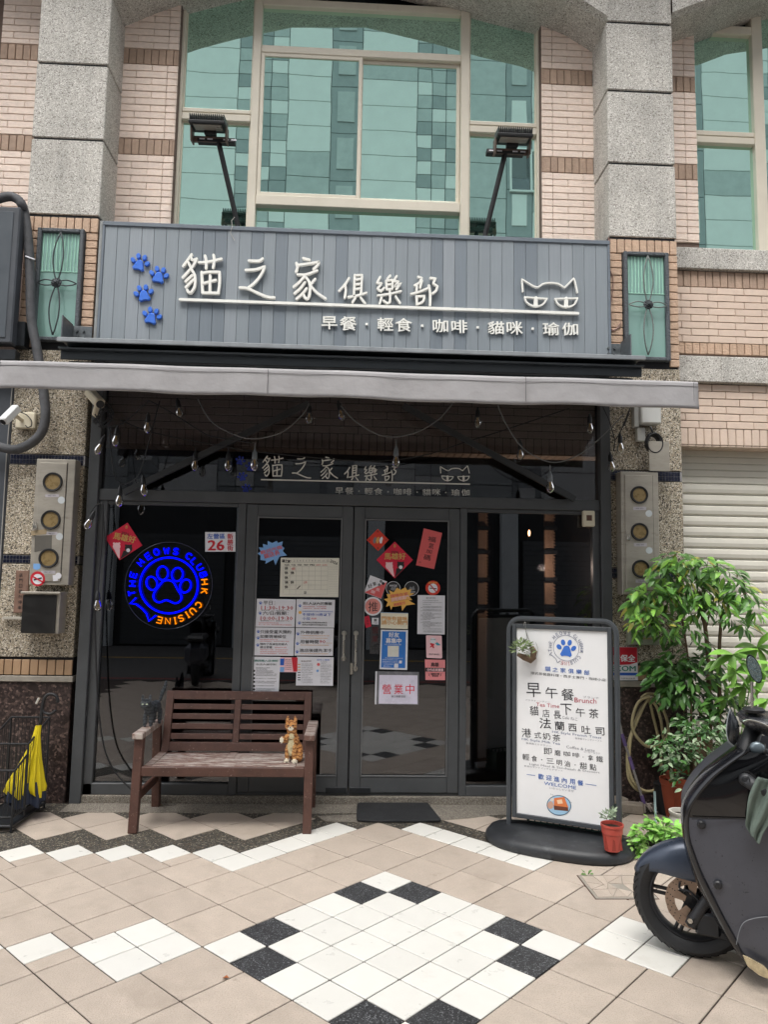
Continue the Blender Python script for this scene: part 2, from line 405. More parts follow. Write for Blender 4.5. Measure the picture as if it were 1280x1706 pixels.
# ================================================================ ground and paving
g = B(); g.box(-40, 40, -40, 12, -.12, -.012); g.obj('ground', GROUT, kind='structure')
rd = B(); rd.box(-40, 40, -12.5, -5.4, -.011, -.004); rd.obj('road', mat('asphalt', '4d4c4b', .85, var=.15, vs=20, bump=.6, bs=150), kind='structure')
pv = B(); pv.box(-6, 6, -5.3, 1.26, -.0115, -.007); paving = pv.obj('paving', GROUT, kind='structure')
ct, st_ = math.cos(THETA), math.sin(THETA)
def AB(a, b):
    X, Y = (a-b)/2**.5*.1, -(a+b)/2**.5*.1
    return (X*ct-Y*st_, X*st_+Y*ct)
owner = {}
white = []; dark = []
def small(a, b, k):
    (white if k == 'w' else dark).append((a, b))
    for i in (0, 1):
        for j in (0, 1): owner[a+i, b+j] = k
for i in range(6):
    for j in range(6):
        e = (i in (0, 5)) + (j in (0, 5))
        k = 'w'
        if (i in (0, 5) and j in (1, 4)) or (j in (0, 5) and i in (1, 4)): k = 'd'
        small(2*i, 2*j, k)
for k in range(5): small(-4+2*k, -8, 'w'); small(-8, -4+2*k, 'w')
small(4, -10, 'w'); small(-10, 4, 'w')
for k in range(7): small(-12-2*k, 6+2*k, 'w'); small(6+2*k, -12-2*k, 'w')
for sg in (0, 1):
    for i in (0, 1):
        for j in (0, 1):
            a, b = -4+2*i, 12+2*j
            small(*( (a, b) if sg == 0 else (b, a)), 'w')
    for k in range(6):
        a, b = -6-2*k, 16+2*k
        small(*( (a, b) if sg == 0 else (b, a)), 'w')
for i in range(2):     # next motif toward the street
    pass
def front(a, b):       # unit cell lies on the street side of the white zigzag
    s = a+b
    if a >= -6 and b >= -6: return True
    if a < -6:
        return (b >= 6 and -(a)-2 < b) or False if a < -10 else (b >= 6 if a < -8 else b >= 6)
    return (a >= 6 and -(b)-2 < a) if b < -10 else a >= 6
def front(a, b):
    if a >= -6 and b >= -6: return True
    if a < -6:
        lim = 6 if a >= -10 else 6+2*math.ceil((-10-a)/2)
        return b >= lim
    lim = 6 if b >= -10 else 6+2*math.ceil((-10-b)/2)
    return a >= lim
def inframe(x, y, m=70):
    d = Vector((x, y, 0))-CP
    if d.dot(_f) < .3: return False
    u, v = proj((x, y, 0)); return -m < u < 1280+m and v < 1706+m
J = .022  # joint half width in units of 10 cm
_tc = {}
def tile(a0, b0, a1, b1, m, name):
    jt = .0064 if m is not TBG else .0068
    w, h = (a1-a0)*.1-jt, (b1-b0)*.1-jt
    x, y = AB((a0+a1)/2, (b0+b1)/2)
    key = (round(w, 4), round(h, 4), m.name)
    if inframe(x, y) and y > -3.2:
        if key not in _tc: _tc[key] = B().cbox(-w/2, w/2, -h/2, h/2, -.008, 0, .0025).mesh(name, m)
        place(_tc[key], name, paving, (x, y, R_.uniform(-.0007, .0004)), (R_.uniform(-.001, .001), R_.uniform(-.001, .001), -PI/4+THETA))
    else:
        far.setdefault(m.name, (B(), m))[0].cbox(-w/2, w/2, -h/2, h/2, -.008, 0, .0025, Matrix.Translation((x, y, 0)) @ Matrix.Rotation(-PI/4+THETA, 4, 'Z'))
far = {}
big = 0
for ka in range(-16, 22):
    for kb in range(-16, 22):
        a0, b0 = 3*ka, 3*kb
        cx_, cy_ = AB(a0+1.5, b0+1.5)
        if not (-3.7 < cx_ < 3.7 and -5.2 < cy_ < 1.0): continue
        cells = [(a0+i, b0+j) for i in range(3) for j in range(3)]
        free = {c for c in cells if c not in owner and front(*c)}
        while free:
            best = None
            for (a, b) in sorted(free):
                for w in (3, 2, 1):
                    for h in (3, 2, 1):
                        if all((a+i, b+j) in free for i in range(w) for j in range(h)):
                            if best is None or w*h > best[0]: best = (w*h, a, b, w, h)
            _, a, b, w, h = best
            tile(a, b, a+w, b+h, TBG, 'paving_tile')
            for i in range(w):
                for j in range(h): free.discard((a+i, b+j))
for a, b in white: tile(a, b, a+2, b+2, TWH, 'white_tile')
for a, b in dark: tile(a, b, a+2, b+2, TDK, 'dark_tile')
# back rows behind the pebble band
def backtile(a0, b0):
    ps = [AB(a0, b0), AB(a0+3, b0), AB(a0+3, b0+3), AB(a0, b0+3)]
    if ps[0][1] < 1.05: tile(a0, b0, a0+3, b0+3, TBG, 'paving_tile'); return
    YC = 1.035   # cut by the apron
    cx_, cy_ = AB(a0+1.5, b0+1.5)
    q = []
    ins = [(cx_+(x-cx_)*.985, cy_+(y-cy_)*.985) for x, y in ps]
    for i in range(4):
        p, n_ = ins[i], ins[(i+1) % 4]
        if p[1] <= YC: q.append(p)
        if (p[1] <= YC) != (n_[1] <= YC):
            t = (YC-p[1])/(n_[1]-p[1]); q.append((p[0]+(n_[0]-p[0])*t, YC))
    B().prismh(q[::-1], -.008, -.0004).obj('paving_tile', TBG, paving)
for k in range(0, 8): backtile(-12.5-3*k, -.5+3*k)
for k in range(-1, 9): backtile(-15.5-3*k, -.5+3*k)
for k in range(0, 8): backtile(-.5+3*k, -12.5-3*k)
for k in range(-1, 8): backtile(-.5+3*k, -15.5-3*k)
for nm, (bd, m) in far.items(): bd.obj('tile_field', m, paving, kind='stuff')
pb = B(); pb.box(-4, 4, .2, 1.25, -.0065, -.0035); pb.obj('pebble_band', PEB, kind='structure')
# apron of light washed pebble along the step
ap = [(-2.2, 1.244), (-2.2, 1.12)]
for i in range(23):
    x = -2.2+i*.1
    ap.append((x, 1.035+.01*math.sin(i*1.7)))
ap += [(-.42, .97), (-.36, .86), (-.1, .842), (.02, .835), (.16, .84), (.3, .86), (.62, .93), (.8, 1.0), (1.0, 1.04), (1.9, 1.04), (1.9, 1.244)]
ap = [(x, max(y, .83)) for x, y in ap]
apo = B(); apo.prismh(ap, -.003, .0012); apo.obj('pebble_apron', APR, kind='structure')
stp = B(); stp.cbox(-2.14, 1.75, 1.245, 1.5, -.005, .055, .006); stp.obj('threshold_step', APR, kind='structure')
# cracked access cover in the paving
cvx0, cvx1, cvy0, cvy1 = 1.075, 1.40, -.375, -.072
cov = thing('access_cover', 'square cracked paving patch with broken beige tile pieces left of the scooter wheel', 'paving patch', ((cvx0+cvx1)/2, (cvy0+cvy1)/2, 0))
B().box(cvx0-.006, cvx1+.006, cvy0-.006, cvy1+.006, -.004, .0016).obj('cover_frame', mat('rust', '4a342a', .8), cov)
B().box(cvx0, cvx1, cvy0, cvy1, -.002, .0032).obj('cover_bed', CEM, cov)
rr = random.Random(5)
gx = [cvx0+.012, cvx0+.08, cvx0+.15, cvx0+.22, cvx1-.012]; gy = [cvy0+.012, cvy0+.1, cvy0+.19, cvy1-.012]
gp = {(i, j): (gx[i]+(rr.uniform(-.025, .025) if 0 < i < 4 else 0), gy[j]+(rr.uniform(-.025, .025) if 0 < j < 3 else 0)) for i in range(5) for j in range(4)}
for i in range(4):
    for j in range(3):
        if (i, j) in ((3, 0), (2, 1)): continue
        q = [gp[i, j], gp[i+1, j], gp[i+1, j+1], gp[i, j+1]]
        cx_ = sum(p[0] for p in q)/4; cy_ = sum(p[1] for p in q)/4
        q = [(cx_+(x-cx_)*.93, cy_+(y-cy_)*.93) for x, y in q]
        if rr.random() < .4:
            B().prismh([q[0], q[1], q[2]], 0, .006).obj('broken_tile', TBG, cov)
            B().prismh([(x-.003, y+.004) for x, y in (q[0], q[2], q[3])], 0, .0055).obj('broken_tile', TBG, cov)
        else: B().prismh(q, 0, .006).obj('broken_tile', TBG, cov)

# ================================================================ the building of the cafe
YP, YW = 1.26, 1.62
YG = YW+.10
bld = thing('cafe_building', 'building of the cafe with pebble dashed pilasters and pink tiled upper storey', 'building', (-.23, 1.5, 0))
_mc = {}
def tmesh(key, mk):
    if key not in _mc: _mc[key] = mk()
    return _mc[key]
TILE_N = {}
def put_tile(parent, cx_, cy_, cz_, w, h, m, d=.014, rot=0):
    key = (round(w, 3), round(h, 3), m.name, d, rot)
    me = tmesh(key, lambda: B().cbox(-w/2, w/2, -d, .004, -h/2, h/2, .003, Matrix.Rotation(rot, 4, 'Z') if rot else None).mesh('wall_tile', m))
    n = TILE_N.get(parent.name, 0)
    TILE_N[parent.name] = n+1
    o = place(me, 'wall_tile', parent, (cx_, cy_+R_.uniform(-.0015, .0015), cz_), (0, R_.uniform(-.002, .002), 0))
def courses(parent, x0, x1, z0, z1, y, bands, ox=0, L_=.265, H_=.0606, vj=None):
    """stretcher courses from z1 down, with soldier courses where bands says"""
    z = z1; k = 0
    bands = sorted(bands, reverse=True)
    while z > z0+.01:
        b = next((q for q in bands if abs(z-q[1]) < .03), None)
        if b:
            h = b[1]-b[0]; w = .0625; x = x0
            while x < x1-.005:
                w_ = min(w, x1-x)
                if w_ > .012: put_tile(parent, x+w_/2, y, z-h/2, w_-.006, h-.007, b[2])
                x += w
            z -= h; k += 1; continue
        nb = [q for q in bands if q[1] < z-.01]
        h = H_
        lo = nb[0][1] if nb else z0
        if z-h < lo: h = z-lo
        if h < .015: z = lo; continue
        x = x0; first = (L_*(.5 if k % 2 else 1)+ox) % L_
        if first < .03: first = L_
        w = first
        while x < x1-.005:
            e = min(x+w, x1)
            if vj and x < vj < e: e = vj; nxt = L_*(.5 if k % 2 else 1)
            else: nxt = L_
            if e-x > .015: put_tile(parent, (x+e)/2, y, z-h/2, e-x-.003, h-.0055, SID)
            x = e; w = nxt
        z -= h; k += 1
XL0, XL1, XR0, XR1 = -2.80, -2.246, 1.79, 2.342
ZJ = [6.9, 6.27, 5.665, 5.035, 4.405]
def pilaster(x0, x1, nm='pilaster'):
    p = B(); p.box(x0+.012, x1-.012, YP+.012, 1.9, 2.6, 7.4)
    p = p.obj(nm, BLK, bld)
    for i in range(4):
        B().cbox(x0, x1, YP, YW+.06, ZJ[i+1]+.009, ZJ[i]-.009, .006).obj('granite_panel', GR, p)
    return p
pl, pr = pilaster(XL0, XL1), pilaster(XR0, XR1)
# lower pilasters: pebble wall, mosaic bands, soldier course, ledge, polished granite
MOS = mat('navy mosaic', '1c2033', .25, var=.3, vs=60, rnd=.2)
def lower(x0, x1, zb1, zb2, zs, left):
    w = B(); w.box(x0+.004, x1-.004, YP+.02, 1.9, 0, 3.36)
    w = w.obj('pilaster_base', BLK, bld)
    segs = [(3.33, zb1[1]), (zb1[0], zb2[1]), (zb2[0], zs[0]+.012)]
    for a, b in segs: B().cbox(x0, x1, YP, YP+.1, b+.004, a-.004 if a != 3.33 else a, .004).obj('pebble_panel', GRl, w)
    for z0, z1 in (zb1, zb2):
        m = B(); nx = int((x1-x0)/.0235)
        B().box(x0, x1, YP+.006, YP+.09, z0+.002, z1-.002).obj('mosaic_bed', mat('mosaic grout', '8e8c8c', .8), w)
        for i in range(nx):
            for j in range(2):
                xx = x0+.004+i*.0235; h = (z1-z0-.010)/2
                m.cbox(xx, xx+.0205, YP+.001, YP+.02, z0+.004+j*(h+.002), z0+.004+j*(h+.002)+h-.001, .0015)
        m.obj('mosaic_tiles', MOS, w, kind='stuff')
    n = 9; tw = (x1-x0)/n
    for i in range(n): put_tile(w, x0+(i+.5)*tw, YP+.012, (zs[0]+zs[1])/2, tw-.006, zs[0]-zs[1]-.008, SIOb, .012)
    B().cbox(x0-.01, x1+.01, YP-.012, YP+.1, zs[1]-.045, zs[1]-.003, .004).obj('cement_ledge', CEM, w)
    B().cbox(x0-(.3 if left else 0), x1, YP+.004, YP+.1, -.01, zs[1]-.046, .004).obj('granite_plinth', DGR, w)
SIOb = mat('plain tan tile', 'a08366', .6, var=.1, vs=14, rnd=.06)
def zz(u, v, Y=YP): return P(u, v, Y).z
lower(XL0, XL1, (zz(60, 774), zz(60, 757)), (zz(60, 939), zz(60, 925)), (zz(60, 1098), zz(60, 1125)), True)
lower(XR0-.03, XR1, (zz(1100, 802), zz(1100, 785)), (zz(1018, 962), zz(1018, 946)), (zz(1050, 1108), zz(1050, 1134)), False)

# tan tiled panel with decorative green window in each pilaster
FLT = glass('fluted green glass', None, (.72,.92,.86), .12, dif=(.26,.44,.39), dfac=.3)
FLB = mat('pale flute', 'a9d8c4', .3, var=.1)
IRN = mat('dark iron', '3b3f42', .45, metal=.4, var=.25, vs=40, bump=1.2, bs=120)
IRW = mat('worn iron', '6d7370', .5, metal=.3, var=.35, vs=60)
SLT = mat('hammered slate frame', '4d5257', .6, var=.2, vs=40, bump=2.5, bs=90)
def decor(x0, x1, wx0, wx1, wz0, wz1, pil):
    back = B(); back.box(x0+.003, x1-.003, YP+.014, YP+.5, 3.33, 4.392); back = back.obj('tan_tile_panel', MORT, bld)
    zt = 4.392
    n = 9; tw = (x1-x0)/n
    for i in range(n): put_tile(back, x0+(i+.5)*tw, YP+.014, zt-.06, tw-.007, .112, SIO, .018)
    z = zt-.122
    while z > 3.36:
        h = .0615 if z > wz0-.02 else .112
        rows = [(x0, wx0-.004), (wx1+.004, x1)] if z > wz0 else [(x0, x1)]
        if z > wz0:
            if z-h < wz0-.03: pass
            for a, b in rows:
                if b-a > .02: put_tile(back, (a+b)/2, YP+.014, z-h/2, b-a-.004, h-.007, SIO, .018)
        else:
            k = int((x1-x0)/.0615)
            for i in range(k): put_tile(back, x0+(i+.5)*(x1-x0)/k, YP+.014, z-h/2, (x1-x0)/k-.007, h-.007, SIO, .018)
        z -= h
    w = thing('decorative_window', 'narrow green glass window with wrought iron flower in the %s of the shop sign' % ('pilaster left' if pil == 0 else 'pilaster right'), 'window', ((wx0+wx1)/2, YP, wz0), 'ornamental pilaster windows')
    f = B(); t = .032; y0, y1 = YP-.035, YP+.02
    f.cbox(wx0, wx0+t, y0, y1, wz0, wz1, .006).cbox(wx1-t, wx1, y0, y1, wz0, wz1, .006)
    f.cbox(wx0+t, wx1-t, y0, y1-.002, wz0+.001, wz0+t, .006).cbox(wx0+t, wx1-t, y0, y1-.002, wz1-t, wz1-.001, .006)
    f.obj('window_frame', SLT, w)
    B().box(wx0+.02, wx1-.02, YP-.006, YP+.004, wz0+.02, wz1-.02).obj('pane', FLT, w)
    fl = B(); zm = wz1-(wz1-wz0)*.38; k = 11
    for i in range(k):
        xx = wx0+t+.012+(wx1-wx0-2*t-.024)*i/(k-1)
        fl.tube([(xx, YP-.008, zm), (xx+.004*math.sin(i), YP-.009, (zm+wz1)/2), (xx, YP-.008, wz1-t-.004)], .0042, 6)
    fl.tube([(wx0+t, YP-.008, zm), (wx1-t, YP-.008, zm)], .004, 6)
    fl.obj('glass_fluting', FLB, w)
    cx_, cz_ = (wx0+wx1)/2, wz0+(wz1-wz0)*.5
    def petal(ax, az, wd):
        b = B()
        L = math.hypot(ax, az); d = (ax/L, az/L); pn = (-d[1], d[0])
        for sg in (-1, 1):
            pts = []
            for i in range(11):
                q = i/10; e = sg*wd*math.sin(PI*q)**.9
                pts.append((cx_+d[0]*L*q+pn[0]*e, YP-.045-.012*math.sin(PI*q), cz_+d[1]*L*q+pn[1]*e))
            b.tube(pts, .0052, 6)
        return b.obj('iron_petal', IRN if pil == 0 else IRW, w, smooth='all')
    H = (wz1-wz0)/2-.04; Wd = (wx1-wx0)/2-.03
    petal(.006, H, .038); petal(-.006, -H, .038); petal(Wd, 0, .022); petal(-Wd, 0, .022)
    r = B()
    for k, (rad, nn, s_) in enumerate(((.028, 8, .013), (.014, 6, .011), (0, 1, .012))):
        for i in range(nn):
            q = 2*PI*i/nn+k*.4
            r.ell((cx_+rad*math.cos(q), YP-.055-.008*k, cz_+rad*math.sin(q)), (s_, .008, s_), 8, 5)
    r.obj('iron_rosette', IRN, w, smooth='all')
a = P(62, 382, YP); b = P(142, 384, YP); c = P(57, 569, YP); d = P(133, 570, YP)
decor(XL0, XL1, (a.x+c.x)/2, (b.x+d.x)/2, c.z, a.z, 0)
a = P(1036, 421, YP); b = P(1112.5, 423, YP); c = P(1041, 603, YP); d = P(1115, 604, YP)
decor(XR0, XR1, (a.x+c.x)/2, (b.x+d.x)/2, d.z, a.z, 1)

# tiled piers of the window wall
sb = [(5.125, 5.268, SIB), (5.935, 6.078, SIB)]
xwl, xwr = -1.80, 1.35
for x0, x1, vj in ((XL1-.02, xwl, -1.875), (xwr, XR0+.02, 1.43)):
    m_ = B(); m_.box(x0-.02, x1+.02 if x1 < 0 else x1, YW, YW+.3, 4.4, 7.2)
    wl = m_.obj('tiled_wall', MORD, bld)
    courses(wl, x0, x1, 4.44, 6.88, YW, sb, vj=vj)
# returns of the piers toward the window
for x0, x1 in ((xwl-.002, xwl+.012), (xwr-.012, xwr+.002)):
    rt = B(); rs_ = B(); z = 6.88
    while z > 4.46:
        bd_ = next((q for q in sb if abs(z-q[1]) < .03), None)
        h = .143 if bd_ else .0606
        (rs_ if bd_ else rt).cbox(x0, x1, YW-.012, YG-.052, z-h+.005, z, .002); z -= h
    rt.obj('return_tiles', SID, bld, kind='stuff'); rs_.obj('return_tiles', SIB, bld, kind='stuff')
# ---- window unit in the middle
win = thing('bay_window', 'wide cream framed window of green reflective glass above the grey shop sign', 'window', (-.22, YG, 4.4))
def pane_win(root, x0, x1, z0, z1, fw, panes, sash=(), deep=.05):
    pass
fr = B()
def bar(x0, x1, z0, z1, y0=-.05, y1=.05, c=.006): fr.cbox(x0, x1, YG+y0, YG+y1, z0, z1, c)
xs = (-1.80, -1.152, -1.135, .705, .715, 1.352)
zt_ = 6.9; zb_ = 4.30
ts = (5.562, 5.652)
# jambs
bar(-1.80, -1.757, zb_, zt_); bar(-1.17, -1.10, zb_, zt_, -.052); bar(.642, .72, zb_, zt_, -.052); bar(1.312, 1.352, zb_, zt_)
bar(-1.757, -1.17, 5.52, 5.585, -.045); bar(.72, 1.312, 5.52, 5.585, -.045)
bar(-1.757, -1.17, 5.592, 5.632, -.04); bar(.72, 1.312, 5.592, 5.632, -.04)
bar(-1.10, .642, 6.61, 6.68, -.045); bar(-1.757, -1.17, 6.80, 6.86); bar(.72, 1.312, 6.80, 6.86)
bar(-1.10, .642, 6.165, 6.235, -.047); bar(-1.10, .642, 4.775, 4.865, -.06)
fro = fr.obj('frame', WFR, win)
# sliding sashes in the middle
def sash(x0, x1, z0, z1, y, t=.032):
    s = B()
    s.cbox(x0, x0+t, y, y+.03, z0, z1, .003).cbox(x1-t, x1, y, y+.03, z0, z1, .003).cbox(x0+t, x1-t, y+.001, y+.029, z0, z0+t, .003).cbox(x0+t, x1-t, y+.001, y+.029, z1-t, z1, .003)
    s = s.obj('sash', WFR, win)
    B().box(x0+t*.7, x1-t*.7, y+.012, y+.018, z0+t*.7, z1-t*.7).obj('pane', GLW, s)
sash(-1.098, -.22, 4.867, 6.163, YG-.045); sash(-.245, .64, 4.867, 6.163, YG-.012)
for x0, x1, z0, z1 in ((-1.76, -1.165, 5.63, 6.81), (-1.76, -1.165, 4.3, 5.525), (.715, 1.315, 5.63, 6.81), (.715, 1.315, 4.3, 5.525), (-1.105, .65, 6.23, 6.62), (-1.105, .65, 4.3, 4.78)):
    B().box(x0, x1, YG, YG+.006, z0, z1).obj('pane', GLW, win)
gk = B()
for x0, x1, z0, z1 in ((-1.757, -1.17, 5.632, 6.80), (-1.757, -1.17, 4.3, 5.52), (.72, 1.312, 5.632, 6.80), (.72, 1.312, 4.3, 5.52)):
    for q in ((x0, x0+.012, z0, z1), (x1-.012, x1, z0, z1), (x0+.012, x1-.012, z1-.012, z1), (x0+.012, x1-.012, z0, z0+.012)):
        gk.box(q[0], q[1], YG-.012, YG-.001, q[2], q[3])
gk.obj('glazing_bead', WFR, win)
# solid wall behind everything upstairs and slab under the windows
B().box(XL1, XR0, YG+.08, YG+.2, 3.3, 7.3).obj('inner_wall', mat('dim interior', '20282a', .9), bld)
B().box(-1.84, 1.39, YW+.02, YG+.1, 3.3, 4.31).obj('sill_wall', MORT, bld)
# lintel of the shop front (seen through the transom glass), shared by the next bay
YLn = 1.44
def lintel(x0, x1, parent, zb, zt2, soldier_h=.125):
    w = B(); w.box(x0, x1, YLn, YLn+.25, zb+.002, zt2); w = w.obj('lintel_wall', MORT, parent)
    x = x0
    k = int((x1-x0)/.0625); tw = (x1-x0)/k
    bb = B() if parent is bld else None
    for i in range(k):
        xx = x0+(i+.5)*tw
        if bb: bb.cbox(xx-tw/2+.003, xx+tw/2-.003, YLn-.014, YLn+.002, zb+.003, zb+soldier_h-.004, .003)
        else: put_tile(w, xx, YLn, zb+soldier_h/2, tw-.006, soldier_h-.007, SIDs)
    z = zb+soldier_h; r = 0
    while z < zt2-.02:
        x = x0; f = .227*(.5 if r % 2 else 1)
        while x < x1-.01:
            e = min(x+f, x1); f = .227
            if bb: bb.cbox(x+.002, e-.002, YLn-.012, YLn+.002, z+.002, z+.057, .003)
            else: put_tile(w, (x+e)/2, YLn, z+.03, e-x-.005, .0555, SIDs)
            x = e
        z += .0615; r += 1
    if bb: bb.obj('wall_tiles_behind_glass', SID, w, kind='stuff')
    # soffit course
    sf = B()
    for i in range(k):
        xx = x0+(i+.5)*tw
        sf.cbox(xx-tw/2+.003, xx+tw/2-.003, YLn-.010, YLn+.16, zb-.012, zb+.001, .003)
    sf.obj('soffit_tiles', SIDs, w)
    return w
SIDs = mat('pale smooth tile', 'd6c1b0', .6, var=.06, vs=14, rnd=.04, bump=.5, bs=60)
lintel(XL1+.01, XR0-.01, bld, P(700, 752, YLn).z, 3.34)

# ---- arches between the pilasters at the top, with the balcony slab behind them
def arch(pts, x0, name, parent, y0=YP-.02, y1=YW+.1):
    b = B(); top = 7.6
    n = len(pts)
    vs = []
    for (x, z) in pts: vs += [(x, y0, z+.03), (x, y0+.05, z), (x, y1, z-.02), (x, y1, top), (x, y0, top)]
    fs = []
    for i in range(n-1):
        for k in range(5):
            l = (k+1) % 5
            fs.append((i*5+k, i*5+l, (i+1)*5+l, (i+1)*5+k))
    b.add(vs, fs)
    return b.obj(name, GR, parent)
def px(l, Y): return [(P(u, v, Y).x, P(u, v, Y).z) for u, v in l]
ar = px([(1012, 36), (990, 22), (965, 6)], YP)+[(1.3, 6.52), (.9, 6.60), (.5, 6.70), (-.2, 6.84), (-.9, 6.80), (-1.4, 6.66), (-1.75, 6.54)]+[(-2.0, 6.43), (XL1+.001, 6.30)]
arch(ar[::-1], 0, 'arch_beam', bld)
B().box(XL0-3, XR1+4, .55, 1.9, 7.55, 7.75).obj('balcony_slab', CEM, bld)

# ================================================================ neighbouring bay on the right
nb = thing('shuttered_building', 'neighbouring bay with closed cream roller shutter and pink tiled wall at the right edge', 'building', (3.2, 1.5, 0))
NX1 = 4.6
wl = B(); wl.box(XR1-.1, 2.705, YW, YW+.3, 4.4, 7.2); wl = wl.obj('tiled_wall', MORD, nb)
courses(wl, XR1+.002, 2.705, 4.56, 6.5, YW, sb, vj=2.60)
ar2 = [(XR1, P(1121, 30, YP).z), (P(1152, 17, YP).x, P(1152, 17, YP).z), (P(1205, 0, YP).x, P(1205, 0, YP).z), (3.3, 6.75), (4.0, 6.9), (NX1, 6.95)]
arch(ar2, 0, 'arch_beam', nb)
def zc(v, Y): return P(1200, v, Y).z
SY = 1.44
B().cbox(XR1+.001, NX1, SY-.05, YW+.1, zc(449, SY-.05), zc(414, SY-.05), .006).obj('granite_sill', GR, nb)
sp = B(); sp.box(XR1+.001, NX1, SY, YW+.1, zc(596, SY), zc(440, SY)); sp = sp.obj('spandrel_wall', MORT, nb)
z1_, z2_, z3_, z4_ = zc(454, SY), zc(481, SY), zc(573, SY), zc(592, SY)
k = int((3.35-XR1)/.0625)
for i in range(k):
    put_tile(sp, XR1+(i+.5)*.0625, SY, (z1_+z2_)/2, .0565, z1_-z2_-.006, SIBd if False else SIB)
    put_tile(sp, XR1+(i+.5)*.0625, SY, (z3_+z4_)/2, .0565, z3_-z4_-.006, SIO)
n = 8; hh = (z2_-z3_)/n
for r in range(n):
    x = XR1; f = .227*(.45 if r % 2 else .8)
    while x < 3.35:
        e = min(x+f, 3.36); f = .227
        put_tile(sp, (x+e)/2, SY, z2_-(r+.5)*hh, e-x-.004, hh-.005, SIDs); x = e
B().cbox(XR1+.001, NX1, SY-.06, YW+.1, zc(637, SY-.06), zc(594, SY-.06), .006).obj('granite_band', GR, nb)
lz = zc(743, YLn)
lw = lintel(XR1+.001, 3.4, nb, lz, zc(640, YLn), soldier_h=zc(715, YLn)-lz)
# window of that bay
w2 = thing('side_window', 'cream framed green window above the roller shutter at the right edge', 'window', (3.0, YG, 4.4))
fr = B()
bar(2.665, 2.705, 4.5, 7.0); bar(3.262, 3.36, 4.5, 7.0); bar(2.705, 3.262, 5.52, 5.585, -.045); bar(2.705, 3.262, 5.592, 5.64, -.04); bar(2.705, 3.262, 6.56, 6.64)
fr.obj('frame', WFR, w2)
B().box(2.69, 3.28, YG, YG+.006, 5.63, 6.6).obj('pane', GLW, w2); B().box(2.69, 3.28, YG, YG+.006, 4.5, 5.53).obj('pane', GLW, w2)
B().box(3.34, 4.6, YG, YG+.006, 4.5, 7.0).obj('pane', GLW, w2)
B().box(XR1, NX1, YG+.08, YG+.2, 0, 7.3).obj('inner_wall', mat('dim interior 2', '20282a', .9), nb)
# roller shutter
sh = thing('roller_shutter', 'closed cream roller shutter of horizontal slats behind the plants', 'shutter', (3.2, 1.6, 0))
SHM = mat('cream shutter slat', 'd6d2c6', .45, var=.06, vs=3, rnd=.03, spots=[('a19b8b', 3, .62, .3)])
zt2 = lz-.005; z = zt2; i = 0
while z > 0:
    h = .056 if i < 5 else .089
    b = B(); prof = [(0, 0), (-.012, .012), (-.016, h*.45), (-.012, h-.016), (.004, h-.006), (.004, h)] if i >= 5 else [(0, 0), (-.004, .006), (-.004, h-.008), (.003, h-.004), (.003, h)]
    Y0 = 1.6
    vs = []
    for y, q in prof: vs += [(XR1+.001, Y0+y, z-h+q), (NX1, Y0+y, z-h+q)]
    b.add(vs, [(2*j, 2*j+1, 2*j+3, 2*j+2) for j in range(len(prof)-1)])
    b.obj('slat', SHM, sh); z -= h; i += 1
# ================================================================ neighbour on the left
lb = thing('left_neighbour_building', 'dark panelled shop front and pink tiled wall cut off by the left edge', 'building', (-3.3, 1.4, 0))
wl = B(); wl.box(-3.6, XL0+.05, YW, YW+.3, 3.3, 7.2); wl = wl.obj('tiled_wall', MORD, lb)
courses(wl, -3.27, XL0-.002, 4.3, 6.55, YW, [(5.125, 5.268, SIB), (5.935, 6.078, SIB)], ox=.1)
DPN = mat('dark blue grey panel', '41454b', .55, var=.2, vs=5, spots=[('555a60', 8, .6, .3)])
B().cbox(-3.6, XL0-.004, YP+.0, YP+.3, zz(10, 1125), 3.3, .004).obj('dark_panel', DPN, lb)
B().tube([(XL0-.012, YP-.006, 3.2), (XL0-.02, YP-.006, 2.5), (XL0-.012, YP-.006, 1.5)], .004, 6).obj('thin_cable', mat('grey cable', '9a9894', .5), lb)
B().cbox(-3.6, -3.0, YP+.01, YP+.3, -.01, .95, .004).obj('granite_plinth', DGR, lb)
arch([(-3.6, 6.8), (-3.2, 6.62), (XL0-.001, 6.45)], 0, 'arch_beam', lb)
B().cbox(-2.92, -2.828, YP-.04, YP-.005, zz(5, 1121), zz(5, 1055), .003).obj('orange_panel', mat('orange board', 'e0861c', .4), lb)

# ================================================================ building across the street (its image fills the glass)
ob = thing('opposite_building', 'tall apartment building with grey and white square tiles reflected in the green windows', 'building', (0, -15, 0))
OA = mat('opposite white panel', 'f0f0ee', .6, var=.05, vs=2); OB = mat('opposite grey panel', 'a3a8aa', .6, var=.1, vs=3); OC = mat('opposite mid panel', 'c2c6c6', .6, var=.1, vs=3); OD = mat('opposite dark wall', '6a6e70', .6)
OY = -13.0
wa, wb, wc, wd = B(), B(), B(), B()
rr = random.Random(11)
wd.box(-16, 16, OY-1, OY-.05, 0, 20)
def opanel(b, x0, x1, z0, z1, y=OY): b.box(x0+.012, x1-.012, y-.08, y, z0+.012, z1-.012)
